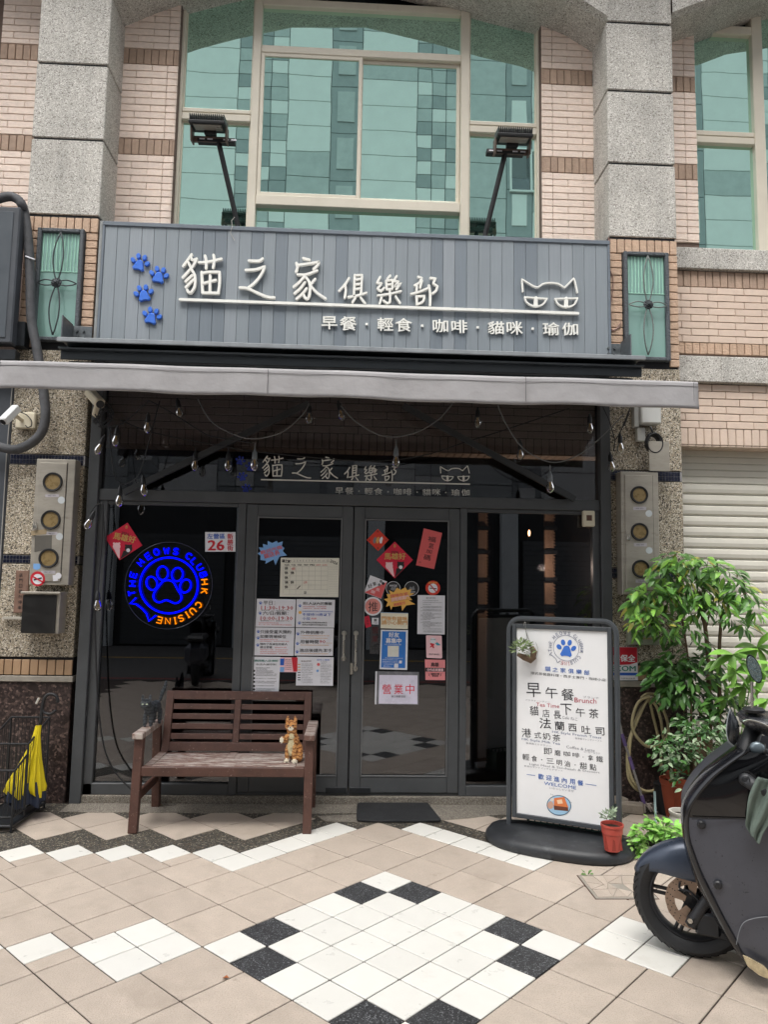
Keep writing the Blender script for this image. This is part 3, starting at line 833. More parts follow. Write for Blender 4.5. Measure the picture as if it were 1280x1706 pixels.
# repeated composition of wide white piers, checker bands and tall grey strips
x = -16
cols = [('w', 1.6), ('c', 1.5), ('w', 1.3), ('g', .9), ('w', 1.7), ('c', 1.3), ('m', 1.4), ('g', .8)]
i = 0
while x < 16:
    k, w = cols[i % len(cols)]; z = .0
    while z < 20:
        if k == 'w':
            h = .8; opanel(wa if rr.random() > .12 else wc, x, x+w, z, z+h); z += h
        elif k == 'g':
            h = 1.5
            opanel(wb, x, x+w, z, z+h); opanel(wc if rr.random() > .3 else wa, x+w*.2, x+w*.8, z+.35, z+h-.15, OY+.03); z += h
        elif k == 'm':
            h = 1.1; opanel(wc, x, x+w, z, z+h); z += h
        else:
            h = .42; m = 3
            for q in range(m):
                b_ = [wa, wb, wc][(q+int(z/.42)*(1+(int(z/3.4) % 2))+rr.randint(0, 1)) % 3]
                opanel(b_, x+w*q/m, x+w*(q+1)/m, z, z+h)
            z += h
    x += w; i += 1
wd.obj('wall', OD, ob); wa.obj('white_panels', OA, ob); wb.obj('grey_panels', OB, ob); wc.obj('mid_grey_panels', OC, ob)
for (x0, z0) in ((4.3, 7.4), (4.3, 10.4), (4.3, 13.4), (7.1, 7.4), (7.1, 10.4), (7.1, 13.4), (-5.3, 7.4), (-5.3, 10.4)):
    f = B()
    f.cbox(x0, x0+1.3, OY, OY+.09, z0, z0+.06).cbox(x0, x0+1.3, OY, OY+.09, z0+1.3, z0+1.36).cbox(x0, x0+.06, OY, OY+.09, z0+.06, z0+1.3).cbox(x0+1.24, x0+1.3, OY, OY+.09, z0+.06, z0+1.3).cbox(x0+.62, x0+.68, OY, OY+.09, z0+.06, z0+1.3)
    f = f.obj('window', OA, ob); B().box(x0+.03, x0+1.27, OY+.01, OY+.04, z0+.03, z0+1.33).obj('pane', GLD, f)
# kerb lines on the road
B().box(-40, 40, -5.62, -5.52, -.004, .0005).obj('red_kerb_line', mat('red road paint', '8c3a32', .7), kind='structure')
B().box(-40, 40, -9.0, -8.9, -.004, .0005).obj('yellow_road_line', mat('yellow road paint', 'b08f3a', .7), kind='structure')
SHD = mat('dim shutter', '55585a', .6, var=.15, vs=1); SHE = mat('dim shutter 2', '404345', .6, var=.15, vs=1)
for x0, x1, m_ in ((-9.5, -6.9, OC), (-5.9, -3.4, OB), (-2.6, -.2, OC), (.9, 3.2, OB), (4.2, 6.6, OC), (7.6, 10, OB)):
    s_ = B()
    for i in range(22): s_.box(x0, x1, OY+1.2+.02, OY+1.26, .05+i*.125, .165+i*.125)
    s_.obj('shop_shutter', SHD if m_ is OC else SHE, ob, kind='stuff')
for x0 in (-6.5, -3.1, .2, 3.6, 7.0): B().cbox(x0, x0+.42, OY+1.22, OY+1.5, 0, 3.5, .01).obj('column', OC, ob)
# dark shop level of that building
B().cbox(-16, 16, OY+.02, OY+1.2, 0, 3.6, .02).obj('ground_floor', mat('dim shop level', '26282a', .7, var=.2, vs=.6), ob)
# ================================================================ shop front
SFY = 1.25
sf = thing('storefront', 'charcoal metal framed glass shop front with double doors under the awning', 'shop front', (-.22, SFY, .05))
f = B()
f.cbox(-2.205, -2.125, SFY-.02, SFY+.1, 0, 3.32, .004); f.obj('post', FRM, sf)
f = B(); f.cbox(1.685, 1.765, SFY-.02, SFY+.1, 0, 3.32, .004); f.obj('post', FRM, sf)
f = B()
Z1, Z2 = 2.19, 2.275
f.cbox(-2.125, 1.685, SFY, SFY+.08, Z1, Z2, .004)
f.cbox(-2.125, 1.685, SFY+.01, SFY+.07, 3.22, 3.32, .004)
zb = .056
for x0, x1 in ((-2.125, -2.06), (-1.085, -1.025), (.602, .655), (1.63, 1.685)): f.cbox(x0, x1, SFY+.012, SFY+.075, zb, Z1, .004)
f.cbox(-2.125, -1.085, SFY+.012, SFY+.08, zb, .135, .004); f.cbox(.655, 1.685, SFY+.012, SFY+.08, zb, .13, .004)
f.cbox(-2.06, -1.085, SFY+.02, SFY+.07, Z1-.028, Z1-.001, .004); f.cbox(.655, 1.63, SFY+.02, SFY+.07, Z1-.028, Z1-.001, .004)
f.cbox(-1.025, .602, SFY+.022, SFY+.09, zb, .075, .003)
f.obj('frame', FRM, sf)
GY = SFY+.045
B().box(-2.13, 1.69, GY, GY+.008, Z2, 3.24).obj('transom_glass', GLT, sf)
B().box(-2.07, -1.08, GY, GY+.008, .12, Z1-.02).obj('side_glass', GLD, sf)
B().box(.65, 1.64, GY, GY+.008, .12, Z1-.02).obj('side_glass', GLD, sf)
def door(x0, x1, hx):
    d = B(); y0, y1 = SFY+.008, SFY+.056; t = .082; zt, z0 = Z1-.006, .078
    d.cbox(x0, x0+t, y0, y1, z0, zt, .005).cbox(x1-t, x1, y0, y1, z0, zt, .005)
    d.cbox(x0+t, x1-t, y0+.001, y1, z0, z0+.115, .005).cbox(x0+t, x1-t, y0+.001, y1, zt-.092, zt, .005)
    d = d.obj('door', FRM, sf)
    q = B(); a, b, c, e = x0+t, x1-t, z0+.115, zt-.092
    q.cbox(a, a+.01, y0-.004, y0+.01, c, e, .002).cbox(b-.01, b, y0-.004, y0+.01, c, e, .002).cbox(a+.01, b-.01, y0-.004, y0+.01, c, c+.01, .002).cbox(a+.01, b-.01, y0-.004, y0+.01, e-.01, e, .002)
    q.obj('glazing_bead', mat('bead', '68696a', .4), d)
    B().box(x0+t*.8, x1-t*.8, y0+.016, y0+.024, z0+.1, zt-.08).obj('door_glass', GLD, d)
    za, zb2 = P(hx[0], 1052, SFY-.04).z, P(hx[0], hx[1], SFY-.04).z
    X = P(hx[0], 1075, SFY-.04).x; h = B()
    h.tube([(X, SFY-.042, za), (X, SFY-.042, zb2)], .0095, 10)
    for z in (za-.015, zb2+.015): h.tube([(X, SFY-.042, z), (X, SFY+.01, z)], .008, 8); h.lathe([(0, -.004), (.019, -.004), (.019, .006), (0, .006)], (X, SFY+.006, z), 14, 'Y')
    h.obj('handle', CHR, d, smooth=True)
    B().cbox(x0+.005 if hx[0] > 580 else x1-.16, x0+.16 if hx[0] > 580 else x1-.01, y0-.008, y0+.006, .074, .118, .003).obj('bottom_pivot', DRK, d)
    return d
CHR = mat('brushed chrome', 'b9b6ad', .25, metal=.85, var=.06)
door(-1.02, -.216, (573, 1101)); door(-.208, .598, (593, 1118))
p = P(586, 1114, SFY); l = B(); l.cbox(p.x-.012, p.x+.012, SFY-.002, SFY+.01, p.z-.045, p.z+.045, .008); l.lathe([(0, 0), (.008, 0), (.008, .006), (0, .006)], (p.x, SFY-.006, p.z+.015), 10, 'Y'); l.obj('lock_plate', CHR, sf)
# interior: dark room
inr = thing('cafe_interior', 'dark unlit room behind the shop glass', 'interior', (-.2, 3.5, .05))
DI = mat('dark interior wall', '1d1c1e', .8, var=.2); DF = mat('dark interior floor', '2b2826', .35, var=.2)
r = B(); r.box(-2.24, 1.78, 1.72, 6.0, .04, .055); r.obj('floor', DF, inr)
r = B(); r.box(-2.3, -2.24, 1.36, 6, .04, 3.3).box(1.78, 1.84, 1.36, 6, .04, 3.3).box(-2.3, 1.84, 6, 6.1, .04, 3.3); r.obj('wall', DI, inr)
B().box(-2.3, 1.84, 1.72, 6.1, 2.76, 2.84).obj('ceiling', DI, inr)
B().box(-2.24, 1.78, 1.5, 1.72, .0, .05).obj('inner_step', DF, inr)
# pale strips built solid in place of a reflection in the glass; warm lamp
WST = mat('pale reflection strip', 'b08f76', .5, var=.15, vs=9)
for u0, u1, v1 in ((796, 813, 1060), (907, 925, 1046)):
    a, b = P(u0, 852, 2.1), P(u1, 1060, 2.1)
    s = thing('reflected_strip', 'upright %s wooden strip with a notched edge inside the right hand window' % ('left' if u0 < 850 else 'right'), 'partition', (a.x, 2.1, .05), 'wooden strips inside the window')
    q = B(); w = .075
    q.cbox(a.x, a.x+w, 2.08, 2.12, .06, 2.36, .004); q.obj('board', WST, s)
    q = B(); z = .1
    while z < 2.34: q.add([(a.x+w, 2.085, z), (a.x+w+.022, 2.085, z+.003), (a.x+w, 2.085, z+.024), (a.x+w, 2.115, z), (a.x+w+.022, 2.115, z+.003), (a.x+w, 2.115, z+.024)], [(0,1,2),(3,5,4),(0,3,4,1),(1,4,5,2)]); z += .027
    q.obj('notches', WST, s)
    for v in (880, 920, 965, 1010):
        z = P(u0, v, 2.08).z; B().cbox(a.x-.012, a.x+w+.025, 2.04, 2.075, z-.018, z+.018, .003).obj('dark_break', BLKM, s)  # dark breaks of the reflected strips, built as bars
lp = P(882, 888, 2.6)
L = thing('wall_lamp', 'tiny warm glowing candle lamp deep inside the right hand window', 'lamp', tuple(lp))
B().ell(lp, (.011, .011, .03), 10, 8).obj('bulb', emis('warm bulb', (1, .5, .2), 14), L, smooth='all'); B().cbox(lp.x-.012, lp.x+.012, lp.y-.01, lp.y+.03, lp.z-.06, lp.z-.03, .003).obj('lamp_holder', DRK, L)
ld = bpy.data.lights.new('strip_fill_light', 'POINT'); ld.energy = 5; ld.color = (1, .78, .6); ld.shadow_soft_size = .03  # fill light added before the strips to brighten them, away from the bulb
lo = bpy.data.objects.new('strip_fill_light', ld); COL.objects.link(lo); lo.location = (lp.x-.1, 1.75, lp.z-.35)
# doorbell sensor
a, b = P(970, 851, SFY), P(990, 878, SFY)
s = B(); s.cbox(a.x, b.x, SFY-.03, SFY+.012, b.z, a.z, .008); s = s.obj('sensor_box', CRM)
tag(s, 'small cream sensor box at the top right corner of the right window', 'sensor'); B().cbox(a.x+.025, b.x-.025, SFY-.032, SFY-.03, b.z+.045, a.z-.035, .001).obj('speaker_slot', BRN, s)
# lettering on the transom glass: the same design as the sign, smaller
MAIN = []
def cr(l, ox, oy, s): MAIN.append([[(ox+x/s, oy+y/s) for x, y in q] for q in l])
cr([[(768,103),(735,150),(680,225)],[(822,150),(790,215),(740,275),(675,345)],[(760,130),(778,165),(822,150)],[(735,190),(752,225)],[(765,260),(800,320),(806,400),(795,460),(762,508),(735,502),(722,480)],[(772,325),(705,388)],[(788,370),(708,448)],
    [(850,187),(950,180),(1085,150)],[(912,118),(925,180),(922,248)],[(1003,110),(1010,170),(998,240)],[(876,290),(880,400),(885,510)],[(880,298),(960,288),(1066,288),(1066,400),(1052,515)],[(885,508),(1050,512)],[(965,325),(965,400),(962,500)],[(890,410),(1025,375)]], 200, 410, 6.4)
cr([[(228,168),(330,170),(370,148)],[(195,268),(300,262),(395,230),(360,310),(290,400),(215,458)],[(130,455),(210,462),(320,512),(420,552),(495,560)]], 380, 410, 6.4)
cr([[(805,142),(870,160)],[(732,195),(742,240),(728,285)],[(745,215),(860,200),(975,180),(955,220),(915,255)],[(745,315),(830,316),(950,275)],[(820,330),(770,390),(705,445)],[(815,328),(865,390),(877,470),(865,550),(842,575),(818,555),(808,530)],[(820,400),(770,465),(712,515)],[(838,465),(795,520),(735,572)],[(930,365),(880,425)],[(885,440),(950,510),(1040,570)]], 380, 410, 6.4)
cr([[(138,162),(95,230),(35,295)],[(100,235),(104,300),(92,370)],[(200,130),(196,220),(192,345)],[(200,133),(278,128),(273,220),(265,335)],[(205,180),(268,172)],[(205,228),(266,220)],[(203,278),(264,270)],[(130,362),(230,345),(322,318)],[(205,372),(175,418)],[(262,368),(308,428)]], 560, 440, 6.4)
cr([[(470,150),(437,212),(488,215),(440,275),(478,298),(512,265)],[(575,135),(548,168)],[(535,190),(540,280)],[(535,190),(602,180),(600,275),(542,280)],[(545,232),(598,225)],[(645,140),(612,198),(664,194),(625,252),(690,215),(642,278)],[(445,345),(560,330),(690,300)],[(570,288),(576,350),(575,415),(545,430),(508,402)],[(485,368),(465,432)],[(635,358),(680,424)]], 560, 440, 6.4)
cr([[(875,148),(913,158),(890,205),(838,238)],[(862,225),(858,292)],[(915,190),(895,262)],[(800,330),(890,305),(972,272)],[(857,355),(862,438)],[(862,355),(942,350),(925,408),(864,438)],[(990,240),(1003,340),(1000,448)],[(1005,160),(1060,166),(1033,218),(1080,248),(1062,298),(1030,322)]], 560, 440, 6.4)
CAT = [[(820+x/6.4, 440+y/6.4) for x, y in q] for q in ([(325,300),(315,170),(465,255),(540,220),(620,210),(700,220),(768,262),(868,160),(890,240),(905,310)],
    [(345,362),(580,378)],[(345,362),(365,415),(430,455),(500,455),(550,425),(580,378)],[(668,380),(905,373)],[(668,380),(700,435),(760,462),(830,460),(880,430),(905,373)])]
PUP = [[(820+x/6.4, 440+y/6.4) for x, y in q] for q in ([(463,372),(464,452)],[(787,378),(787,460)])]
PAWS = [((208,215),[(145,160),(202,118),(268,135),(295,200)]),((415,345),[(343,297),(400,253),(468,268),(498,328)]),((262,540),[(178,520),(212,460),(280,450),(335,495)]),((335,780),[(270,728),(327,688),(393,705),(425,765)])]
PAWS = [((200+p[0]/6.4, 410+p[1]/6.4), [(200+x/6.4, 410+y/6.4) for x, y in t]) for p, t in PAWS]
SUBT = [('早',549,539.5,26,21),('餐',580.5,540.5,27,23),('輕',642,542,26,22),('食',672.5,543,27,22),('咖',733.7,544.5,25,21.5),('啡',765,545.7,26,21.5),('貓',826,547.7,27,21),('咪',857,548,26,22),('瑜',917.5,549.5,27,21),('伽',949,549.8,26,20.5)]
DOTS = [(611,541.5),(703.5,544.4),(795.6,547),(887,549)]
def paw(bd, c, toes, F, nrm, off, th, k=1.0, tilt=None):
    o = F(*c); xd = (F(c[0]+1, c[1])-o); zd = (F(c[0], c[1]-1)-o)
    dx, dy = toes[-1][0]-toes[0][0], toes[-1][1]-toes[0][1]; a = math.atan2(dy, dx)
    sc = math.hypot(dx, dy)/155*k
    def loop(pts, cc, dome):
        n = len(pts)
        v = []
        for t_, s_ in ((0, 1), (th*.7, 1), (th, .82)):
            for x, y in pts:
                X, Y = x*s_, y*s_
                v.append(F(*cc)*0+o+xd*(cc[0]-c[0]+X)+zd*(-(cc[1]-c[1])-Y)+nrm*(off+t_))
        fs = []
        for r_ in range(2):
            for i in range(n): j = (i+1) % n; fs.append((r_*n+i, r_*n+j, (r_+1)*n+j, (r_+1)*n+i))
        fs.append(tuple(2*n+i for i in range(n))); bd.add(v, fs)
    def rot(x, y): return (x*math.cos(a)-y*math.sin(a), x*math.sin(a)+y*math.cos(a))
    pad = smooth_line([(0,-58),(28,-45),(48,5),(62,38),(45,58),(15,50),(-15,50),(-45,58),(-62,38),(-48,5),(-28,-45),(0,-58)], 3)[:-1]
    loop([tuple(q*sc for q in rot(x, y)) for x, y in pad], c, 1)
    for i, t in enumerate(toes):
        ang = math.atan2(t[0]-c[0], -(t[1]-c[1]))*.7
        el = [(23*math.cos(q), 31*math.sin(q)) for q in [2*PI*j/14 for j in range(14)]]
        loop([((x*math.cos(ang)-y*math.sin(ang))*sc, (x*math.sin(ang)+y*math.cos(ang))*sc) for x, y in el], t, 1)
def small_map(l): return [(435+(x-300)*.525, 799+(y-500.5)*.525-(x-300)*.0067) for x, y in l]
TY = GY-.002
WHD = flatm('white vinyl', 'dad8d0', .6)
b = B()
for ch in MAIN: strokes(b, [small_map(l) for l in ch], FY(TY), .0046, .0006, 0)
strokes(b, [small_map([(301,500.6),(962,523.6)])], FY(TY), .0052, .0006, 0)
strokes(b, [small_map(l) for l in CAT], FY(TY), .0036, .0006, 0); strokes(b, [small_map(l) for l in PUP], FY(TY), .009, .0006, .0003)
for s, x, y, w, h in SUBT:
    (q0, q1) = small_map([(x-w/2, y), (x+w/2, y)]); text_on(b, s, FY(TY), q0, q1, h*.52, NF, bold=.012, off=.0006)
for x, y in DOTS:
    q = small_map([(x, y)])[0]; c = P(*q, TY); b.box(c.x-.005, c.x+.005, TY-.0006, TY, c.z-.005, c.z+.005)
b.obj('transom_lettering', WHD, sf)
b = B()
for c, t in PAWS: paw(b, small_map([c])[0], small_map(t), FY(TY), NF, 0, .0006, 1)
b.obj('transom_paw_prints', mat('dark blue vinyl', '1c2f8a', .5), sf)

# ================================================================ main sign
SX0, SX1, SZ0, SZ1, SY_ = -2.185, 1.765, 3.365, 4.335, 1.2
sg = thing('shop_sign', 'wide grey plank sign board with white handwritten characters, blue paw prints and a cat outline', 'sign', (-.21, SY_, SZ0))
k = 42; w = (SX1-SX0-.03)/k
pm = [B().cbox(0, w-.0022, SY_-.001, SY_+.02, SZ0+.012, SZ1-.028, .0015).mesh('plank', m) for m in (SGN, mat('dark sign plank', '747d85', .6, var=.07, vs=3, rnd=.03, stretch=(30,1,1.2)), mat('light sign plank', '8b9298', .6, var=.07, vs=3, rnd=.03, stretch=(30,1,1.2)))]
pat = '002200011120101000010000000121000011022000'
for i in range(k):
    o = place(pm[int(pat[i % 42])], 'plank', sg, (SX0+.015+i*w, R_.uniform(-.001, .001), 0))
B().cbox(SX0, SX1, SY_+.02, SY_+.2, SZ0, SZ1, .004).obj('back_box', SGF, sg)
f = B(); f.cbox(SX0-.004, SX1+.004, SY_-.012, SY_+.06, SZ1-.03, SZ1+.004, .004).cbox(SX0-.004, SX0+.014, SY_-.010, SY_+.06, SZ0, SZ1-.03, .003).cbox(SX1-.016, SX1+.004, SY_-.010, SY_+.06, SZ0, SZ1-.03, .003).cbox(SX0-.004, SX1+.004, SY_-.010, SY_+.06, SZ0-.006, SZ0+.012, .003)
f.obj('edge_trim', SGF, sg)
f = B(); f.cbox(SX0-.03, SX0-.006, SY_, SY_+.08, SZ0, SZ1+.01, .003); f.obj('side_flashing', mat('galvanised strip', '8c8e8d', .5, metal=.4, var=.2), sg)
names = '貓之家俱樂部'
for ch, r in zip(MAIN, (.0112, .0118, .0112, .0098, .0095, .0100)):
    b = B(); strokes(b, ch, FY(SY_-.012), r, .022, .0); b.obj('raised_character', WHL, sg)
a, c = P(300, 500.6, SY_), P(963, 523.6, SY_)
b = B(); strokes(b, [[(301,500.6),(632,512.1),(962,523.6)]], FY(SY_-.012), .0125, .02, 0); b.obj('underline_bar', WHL, sg)
b = B(); strokes(b, CAT, FY(SY_-.010), .0072, .018, 0); strokes(b, PUP, FY(SY_-.010), .0155, .018, 0); b.obj('cat_outline', WHL, sg)
for s, x, y, w_, h in SUBT:
    b = B(); text_on(b, s, FY(SY_), (x-w_/2, y), (x+w_/2, y), h, NF, bold=.018, thick=.014, res=2, off=.006); b.obj('raised_character', WHL, sg)
b = B()
for x, y in DOTS: c = P(x, y, SY_); b.cbox(c.x-.0095, c.x+.0095, SY_-.018, SY_-.004, c.z-.0095, c.z+.0095, .001)
b.obj('raised_dots', WHL, sg)
for c, t in PAWS:
    b = B(); paw(b, c, t, FY(SY_), NF, .004, .02); b.obj('paw_print', BLU, sg)
# ================================================================ flood lights on arms above the sign
def flood(b0, b1, hx, label, mir):
    Yh = SY_-.12
    f = thing('flood_light', label, 'flood light', (P(*b0, SY_).x, SY_, SZ1), 'flood lights above the shop sign')
    p0 = P(b0[0], b0[1], SY_+.03); p1 = P(b1[0], b1[1], Yh)
    B().tube([(p0.x, SY_+.03, SZ1-.04), p0, p1], .0195, 4).obj('arm', BLKM, f)
    bl, br = P(hx[0], hx[1], Yh), P(hx[2], hx[3], Yh)
    b = B(); z = (bl.z+br.z)/2; w = br.x-bl.x
    b.cbox(bl.x, br.x, Yh-.012, Yh+.045, z-.02, z+.016, .003); b.obj('mounting_bar', BLKM, f)
    for q in (.06, .27, .69, .9): B().box(bl.x+w*q, bl.x+w*q+.04, Yh-.014, Yh-.011, z-.006, z+.004).obj('slot', PAP, f)
    sgn = -1 if not mir else 1
    T = Matrix.Translation(((bl.x+br.x)/2+sgn*.045, Yh+.02, z-.004)) @ Matrix.Rotation(math.radians(12), 4, 'X')
    # body: tilted flat housing lit face downward, cooling fins on top
    W2 = w*.47
    B().cbox(-W2, W2, -.17, .02, .07, .095, .006, T).obj('housing', BLKM, f)
    B().cbox(-W2+.03, W2-.03, -.15, -.05, .062, .072, .003, T).obj('lens', mat('dusty lens', '8b857b', .3, var=.15), f)
    fn = B()
    for i in range(17):
        x = -W2+.01+(2*W2-.02)*i/16; fn.cbox(x-.0035, x+.0035, -.165, .01, .095, .14, .001, T)
    fn.obj('cooling_fins', DRK, f)
    br_ = B()
    for sx in (-1, 1): br_.cbox(sx*W2*.97-.006, sx*W2*.97+.006, -.10, .0, -.03, .09, .002, T)
    br_.cbox(-W2+.01, W2-.01, -.03, .0, -.012, .03, .002, T)
    br_.obj('yoke', mat('rusty steel', '5a4a42', .6, var=.4, vs=30), f)
    B().cbox(-W2*.3, W2*.35, -.06, -.01, .035, .07, .003, T).obj('driver_box', BLKM, f)
    return f
flood((396, 375), (364, 236), (329, 234, 392, 234), 'black flood light on an angled arm, the left of two above the sign', 0)
flood((809, 390), (842, 256), (811, 252, 873, 255), 'black flood light on an angled arm, the right of two above the sign', 1)
b = B(); b.tube([P(u, v, SY_-.015) for u, v in ((391,362),(386,368),(387,378),(384,388),(388,396),(391,401))], .0025, 5); tag(b.obj('loose_wire', mat('white wire', 'b8b6b0', .5)), 'thin loose white wire dangling over the top edge of the sign', 'wire')

# ================================================================ awning
AX0, AX1, AYF = -2.39, 1.94, .20
aw = thing('awning', 'wide retractable grey canvas awning with a stitched valance over the shop front', 'awning', (-.22, 1.1, 3.3))
CS = mat('awning cassette', '3a3e41', .35, metal=.3, var=.15)
c = B(); c.cbox(AX0, AX1+.01, 1.0, 1.19, 3.262, 3.275, .003).cbox(AX0, AX1+.01, 1.05, 1.07, 3.20, 3.262, .003).cbox(AX0, AX1+.01, 1.16, 1.18, 3.275, 3.345, .003).cbox(AX0+.01, AX1, .99, 1.19, 3.325, 3.343, .004)
c.obj('cassette', CS, aw)
c = B(); c.cbox(AX0, AX1+.008, .965, .985, 3.306, 3.338, .004); c.obj('cassette_edge', mat('aluminium edge', '8d9194', .4, metal=.2), aw)
c = B(); c.tube([(AX0+.05, 1.1, 3.17), (AX1-.05, 1.1, 3.17)], .03, 12); c.obj('roller_tube', CS, aw)
rr = random.Random(3)
def vprof(x, s):
    t = (x-AX0)/(AX1-AX0)
    sag = .004*math.sin(t*2.1*PI)+.004*math.sin(t*17)+.002*math.sin(t*41)
    return sag
n = 110; vs = []; fs = []
# canopy cloth: from the roller to the front bar, over it, then the hanging valance
prof = [(1.08, 3.165), (.8, 3.085), (.5, 2.99), (.27, 2.925), (.225, 2.918), (.185, 2.912), (.160, 2.90), (.158, 2.88)]
def cloth(prof, name, wav, y_off=0):
    vs = []; m = len(prof)
    for i in range(n+1):
        x = AX0+(AX1-AX0)*i/n
        for j, (y, z) in enumerate(prof):
            s = j/(m-1); vs.append((x, y+wav*s*(math.sin(x*9+.6)*.004+math.sin(x*23+1)*.002), z+vprof(x, s)*(.4+.6*s)))
    fs = [(i*m+j, (i+1)*m+j, (i+1)*m+j+1, i*m+j+1) for i in range(n) for j in range(m-1)]
    b = B(); b.add(vs, fs); o = b.obj(name, AWN, aw, smooth='all')
    md = o.modifiers.new('thickness', 'SOLIDIFY'); md.thickness = .0025; return o
cloth(prof, 'canopy_cloth', 0)
cloth([(.150, 2.905), (.149, 2.89), (.147, 2.86), (.149, 2.80), (.146, 2.755), (.147, 2.731)], 'valance', 1.4)
b = B(); b.tube([(AX0, .19, 2.88), (AX1, .19, 2.88)], .030, 12); b.obj('front_bar', CS, aw)
hm = B()
for z in (2.875, 2.740): hm.tube([(AX0+(AX1-AX0)*i/n, .1425+1.4*(math.sin((AX0+(AX1-AX0)*i/n)*9+.6)*.004+math.sin((AX0+(AX1-AX0)*i/n)*23+1)*.002)*(1 if z < 2.8 else .2), z+vprof(AX0+(AX1-AX0)*i/n, 1)*.9) for i in range(n+1)], .0016, 4)
for u in (446, 876): x = P(u, 650, .15).x; hm.tube([(x, .1405, 2.90), (x, .1415, 2.83), (x, .1415, 2.745)], .002, 4)
for x in (AX0+.012, AX1-.03): hm.tube([(x, .144, 2.90), (x, .144, 2.745)], .0016, 4)
hm.obj('stitching', mat('seam', '6c6a6b', .8), aw)
for x, nm in ((P(135, 560, 1.15).x, 0), (P(1028, 590, 1.15).x, 1)):
    q = B(); z0 = 3.345
    q.cbox(x-.09, x+.06, 1.20, 1.215, z0, z0+.16, .003); q.cbox(x-.09 if nm == 0 else x+.05, x-.08 if nm == 0 else x+.06, 1.0, 1.2, z0, z0+.17, .003)
    for i in range(2):
        for j in range(3): q.lathe([(0, -.012), (.010, -.012), (.010, 0), (0, 0)], (x-.05+.05*i, 1.199, z0+.03+.045*j), 8, 'Y')
    q.obj('wall_bracket', mat('bracket steel', '686d70', .45, metal=.5, var=.3, vs=30), aw)
STRT = mat('dark strut', '303234', .5)
for a, c in (((206,821),(515,672)),((958,832),(672,676))):
    pa, pc = P(a[0], a[1], 1.21), P(c[0], c[1], 1.15)
    q = B(); d = (pc-pa).normalized(); nn = d.cross(Vector((0,1,0))); n2 = Vector((0,1,0))
    vs = [p+nn*s*.022+n2*t*.018 for p in (pa, pc) for s, t in ((-1,-1),(1,-1),(1,1),(-1,1))]
    q.add(vs, [(0,1,5,4),(1,2,6,5),(2,3,7,6),(3,0,4,7),(3,2,1,0),(4,5,6,7)]); q.obj('support_strut', STRT, aw)

# ================================================================ string lights
CBL = mat('black cable', '1c1c1e', .5); CBG = mat('grey cable 2', '6b6c6c', .5); SKT = mat('black socket', '202123', .4); SKG = mat('grey socket', '70767a', .4)
BLB = glass('bulb glass', (.93,.92,.88), (1,1,1), .02, ior=1.5); FIL = mat('bulb filament', 'a98a55', .4, metal=.3)
_bm = {}
def bulb_meshes(g):
    if g in _bm: return _bm[g]
    s = B(); s.lathe([(0, .052), (.006, .052), (.008, .04), (.0145, .03), (.016, .005), (.0175, 0), (.015, -.012), (0, -.012)], n=12)
    bb = B(); bb.lathe([(.012, -.010), (.017, -.022), (.0245, -.045), (.0235, -.062), (.014, -.077), (.003, -.084), (0, -.084)], n=16, cap=False)
    fl = B(); fl.lathe([(0, -.012), (.004, -.016), (.004, -.035), (0, -.037)], n=8)
    for q in range(4): a = q*PI/2; fl.tube([(0, 0, -.03), (.009*math.cos(a), .009*math.sin(a), -.045), (.006*math.cos(a), .006*math.sin(a), -.064)], .0008, 4)
    _bm[g] = (s.mesh('socket', SKG if g else SKT, True), bb.mesh('bulb', BLB, 'all'), fl.mesh('filament', FIL))
    return _bm[g]
def strand(cables, bulbs, Y, label, g=False):
    c = thing('string_light', label, 'string light', tuple(P(*cables[0][0], Y)), 'outdoor string lights under the awning')
    bd = B()
    for l in cables: bd.tube([P(u, v, Y) for u, v in smooth_line(l, 5)], .0042, 6)
    bd.obj('cable', CBG if g else CBL, c, smooth='all')
    for i, (u, v, tilt, drop) in enumerate(bulbs):
        me = bulb_meshes(g); p = P(u, v, Y)           # p: middle of the bulb glass
        T = (0, math.radians(tilt), 0); up = Matrix.Rotation(math.radians(tilt), 4, 'Y') @ Vector((0, 0, .05))
        so_ = place(me[0], 'socket', c, p+up, T, (1.15, 1.15, 1.15))
        for k_, nm in ((1, 'bulb'), (2, 'filament')):
            o = bpy.data.objects.new(nm, me[k_]); COL.objects.link(o); o.parent = so_
        if drop: q = p+up+Vector((0, 0, .05)); d = B(); d.tube([q, q+Vector((0, 0, drop))], .004, 6); d.obj('hanger', CBG if g else CBL, c)
    return c
strand([[(158,690),(172,712),(205,705),(243,672),(250,668)],[(250,668),(290,690),(340,722),(368,730),(420,738)],[(182,712),(186,760),(192,795),(205,808),(222,800),(234,785),(250,730),(266,668)]],
       [(246,712,0,.0),(193,734,4,0),(240,816,-8,.0),(199,834,0,.0),(165,748,20,.0)], 1.02, 'black string light cable with five bulbs bunched at the left end under the awning')
strand([[(330,665),(350,700),(385,722),(423,731),(470,720),(505,690),(515,672)],[(568,676),(590,700),(625,722),(659,728),(700,718),(735,695),(760,665)],[(828,668),(840,700),(870,745),(917,770),(960,760),(1000,730),(1040,690)]],
       [(424,774,0,.05),(660,769,0,.055),(917,811,0,.055)], .80, 'grey string light cable with three pale bulbs in deep loops before the transom', True)
strand([[(200,700),(260,722),(380,745),(423,752),(600,768),(700,760),(780,735),(830,720),(950,680)]],
       [(299,687,-12,0),(515,696,0,0),(569,691,-15,0),(796,703,0,0),(983,713,0,0),(325,775,0,.03),(380,775,0,.03),(867,757,0,.02)], 1.16, 'thin black string light cable with eight bulbs running across the top of the transom glass')
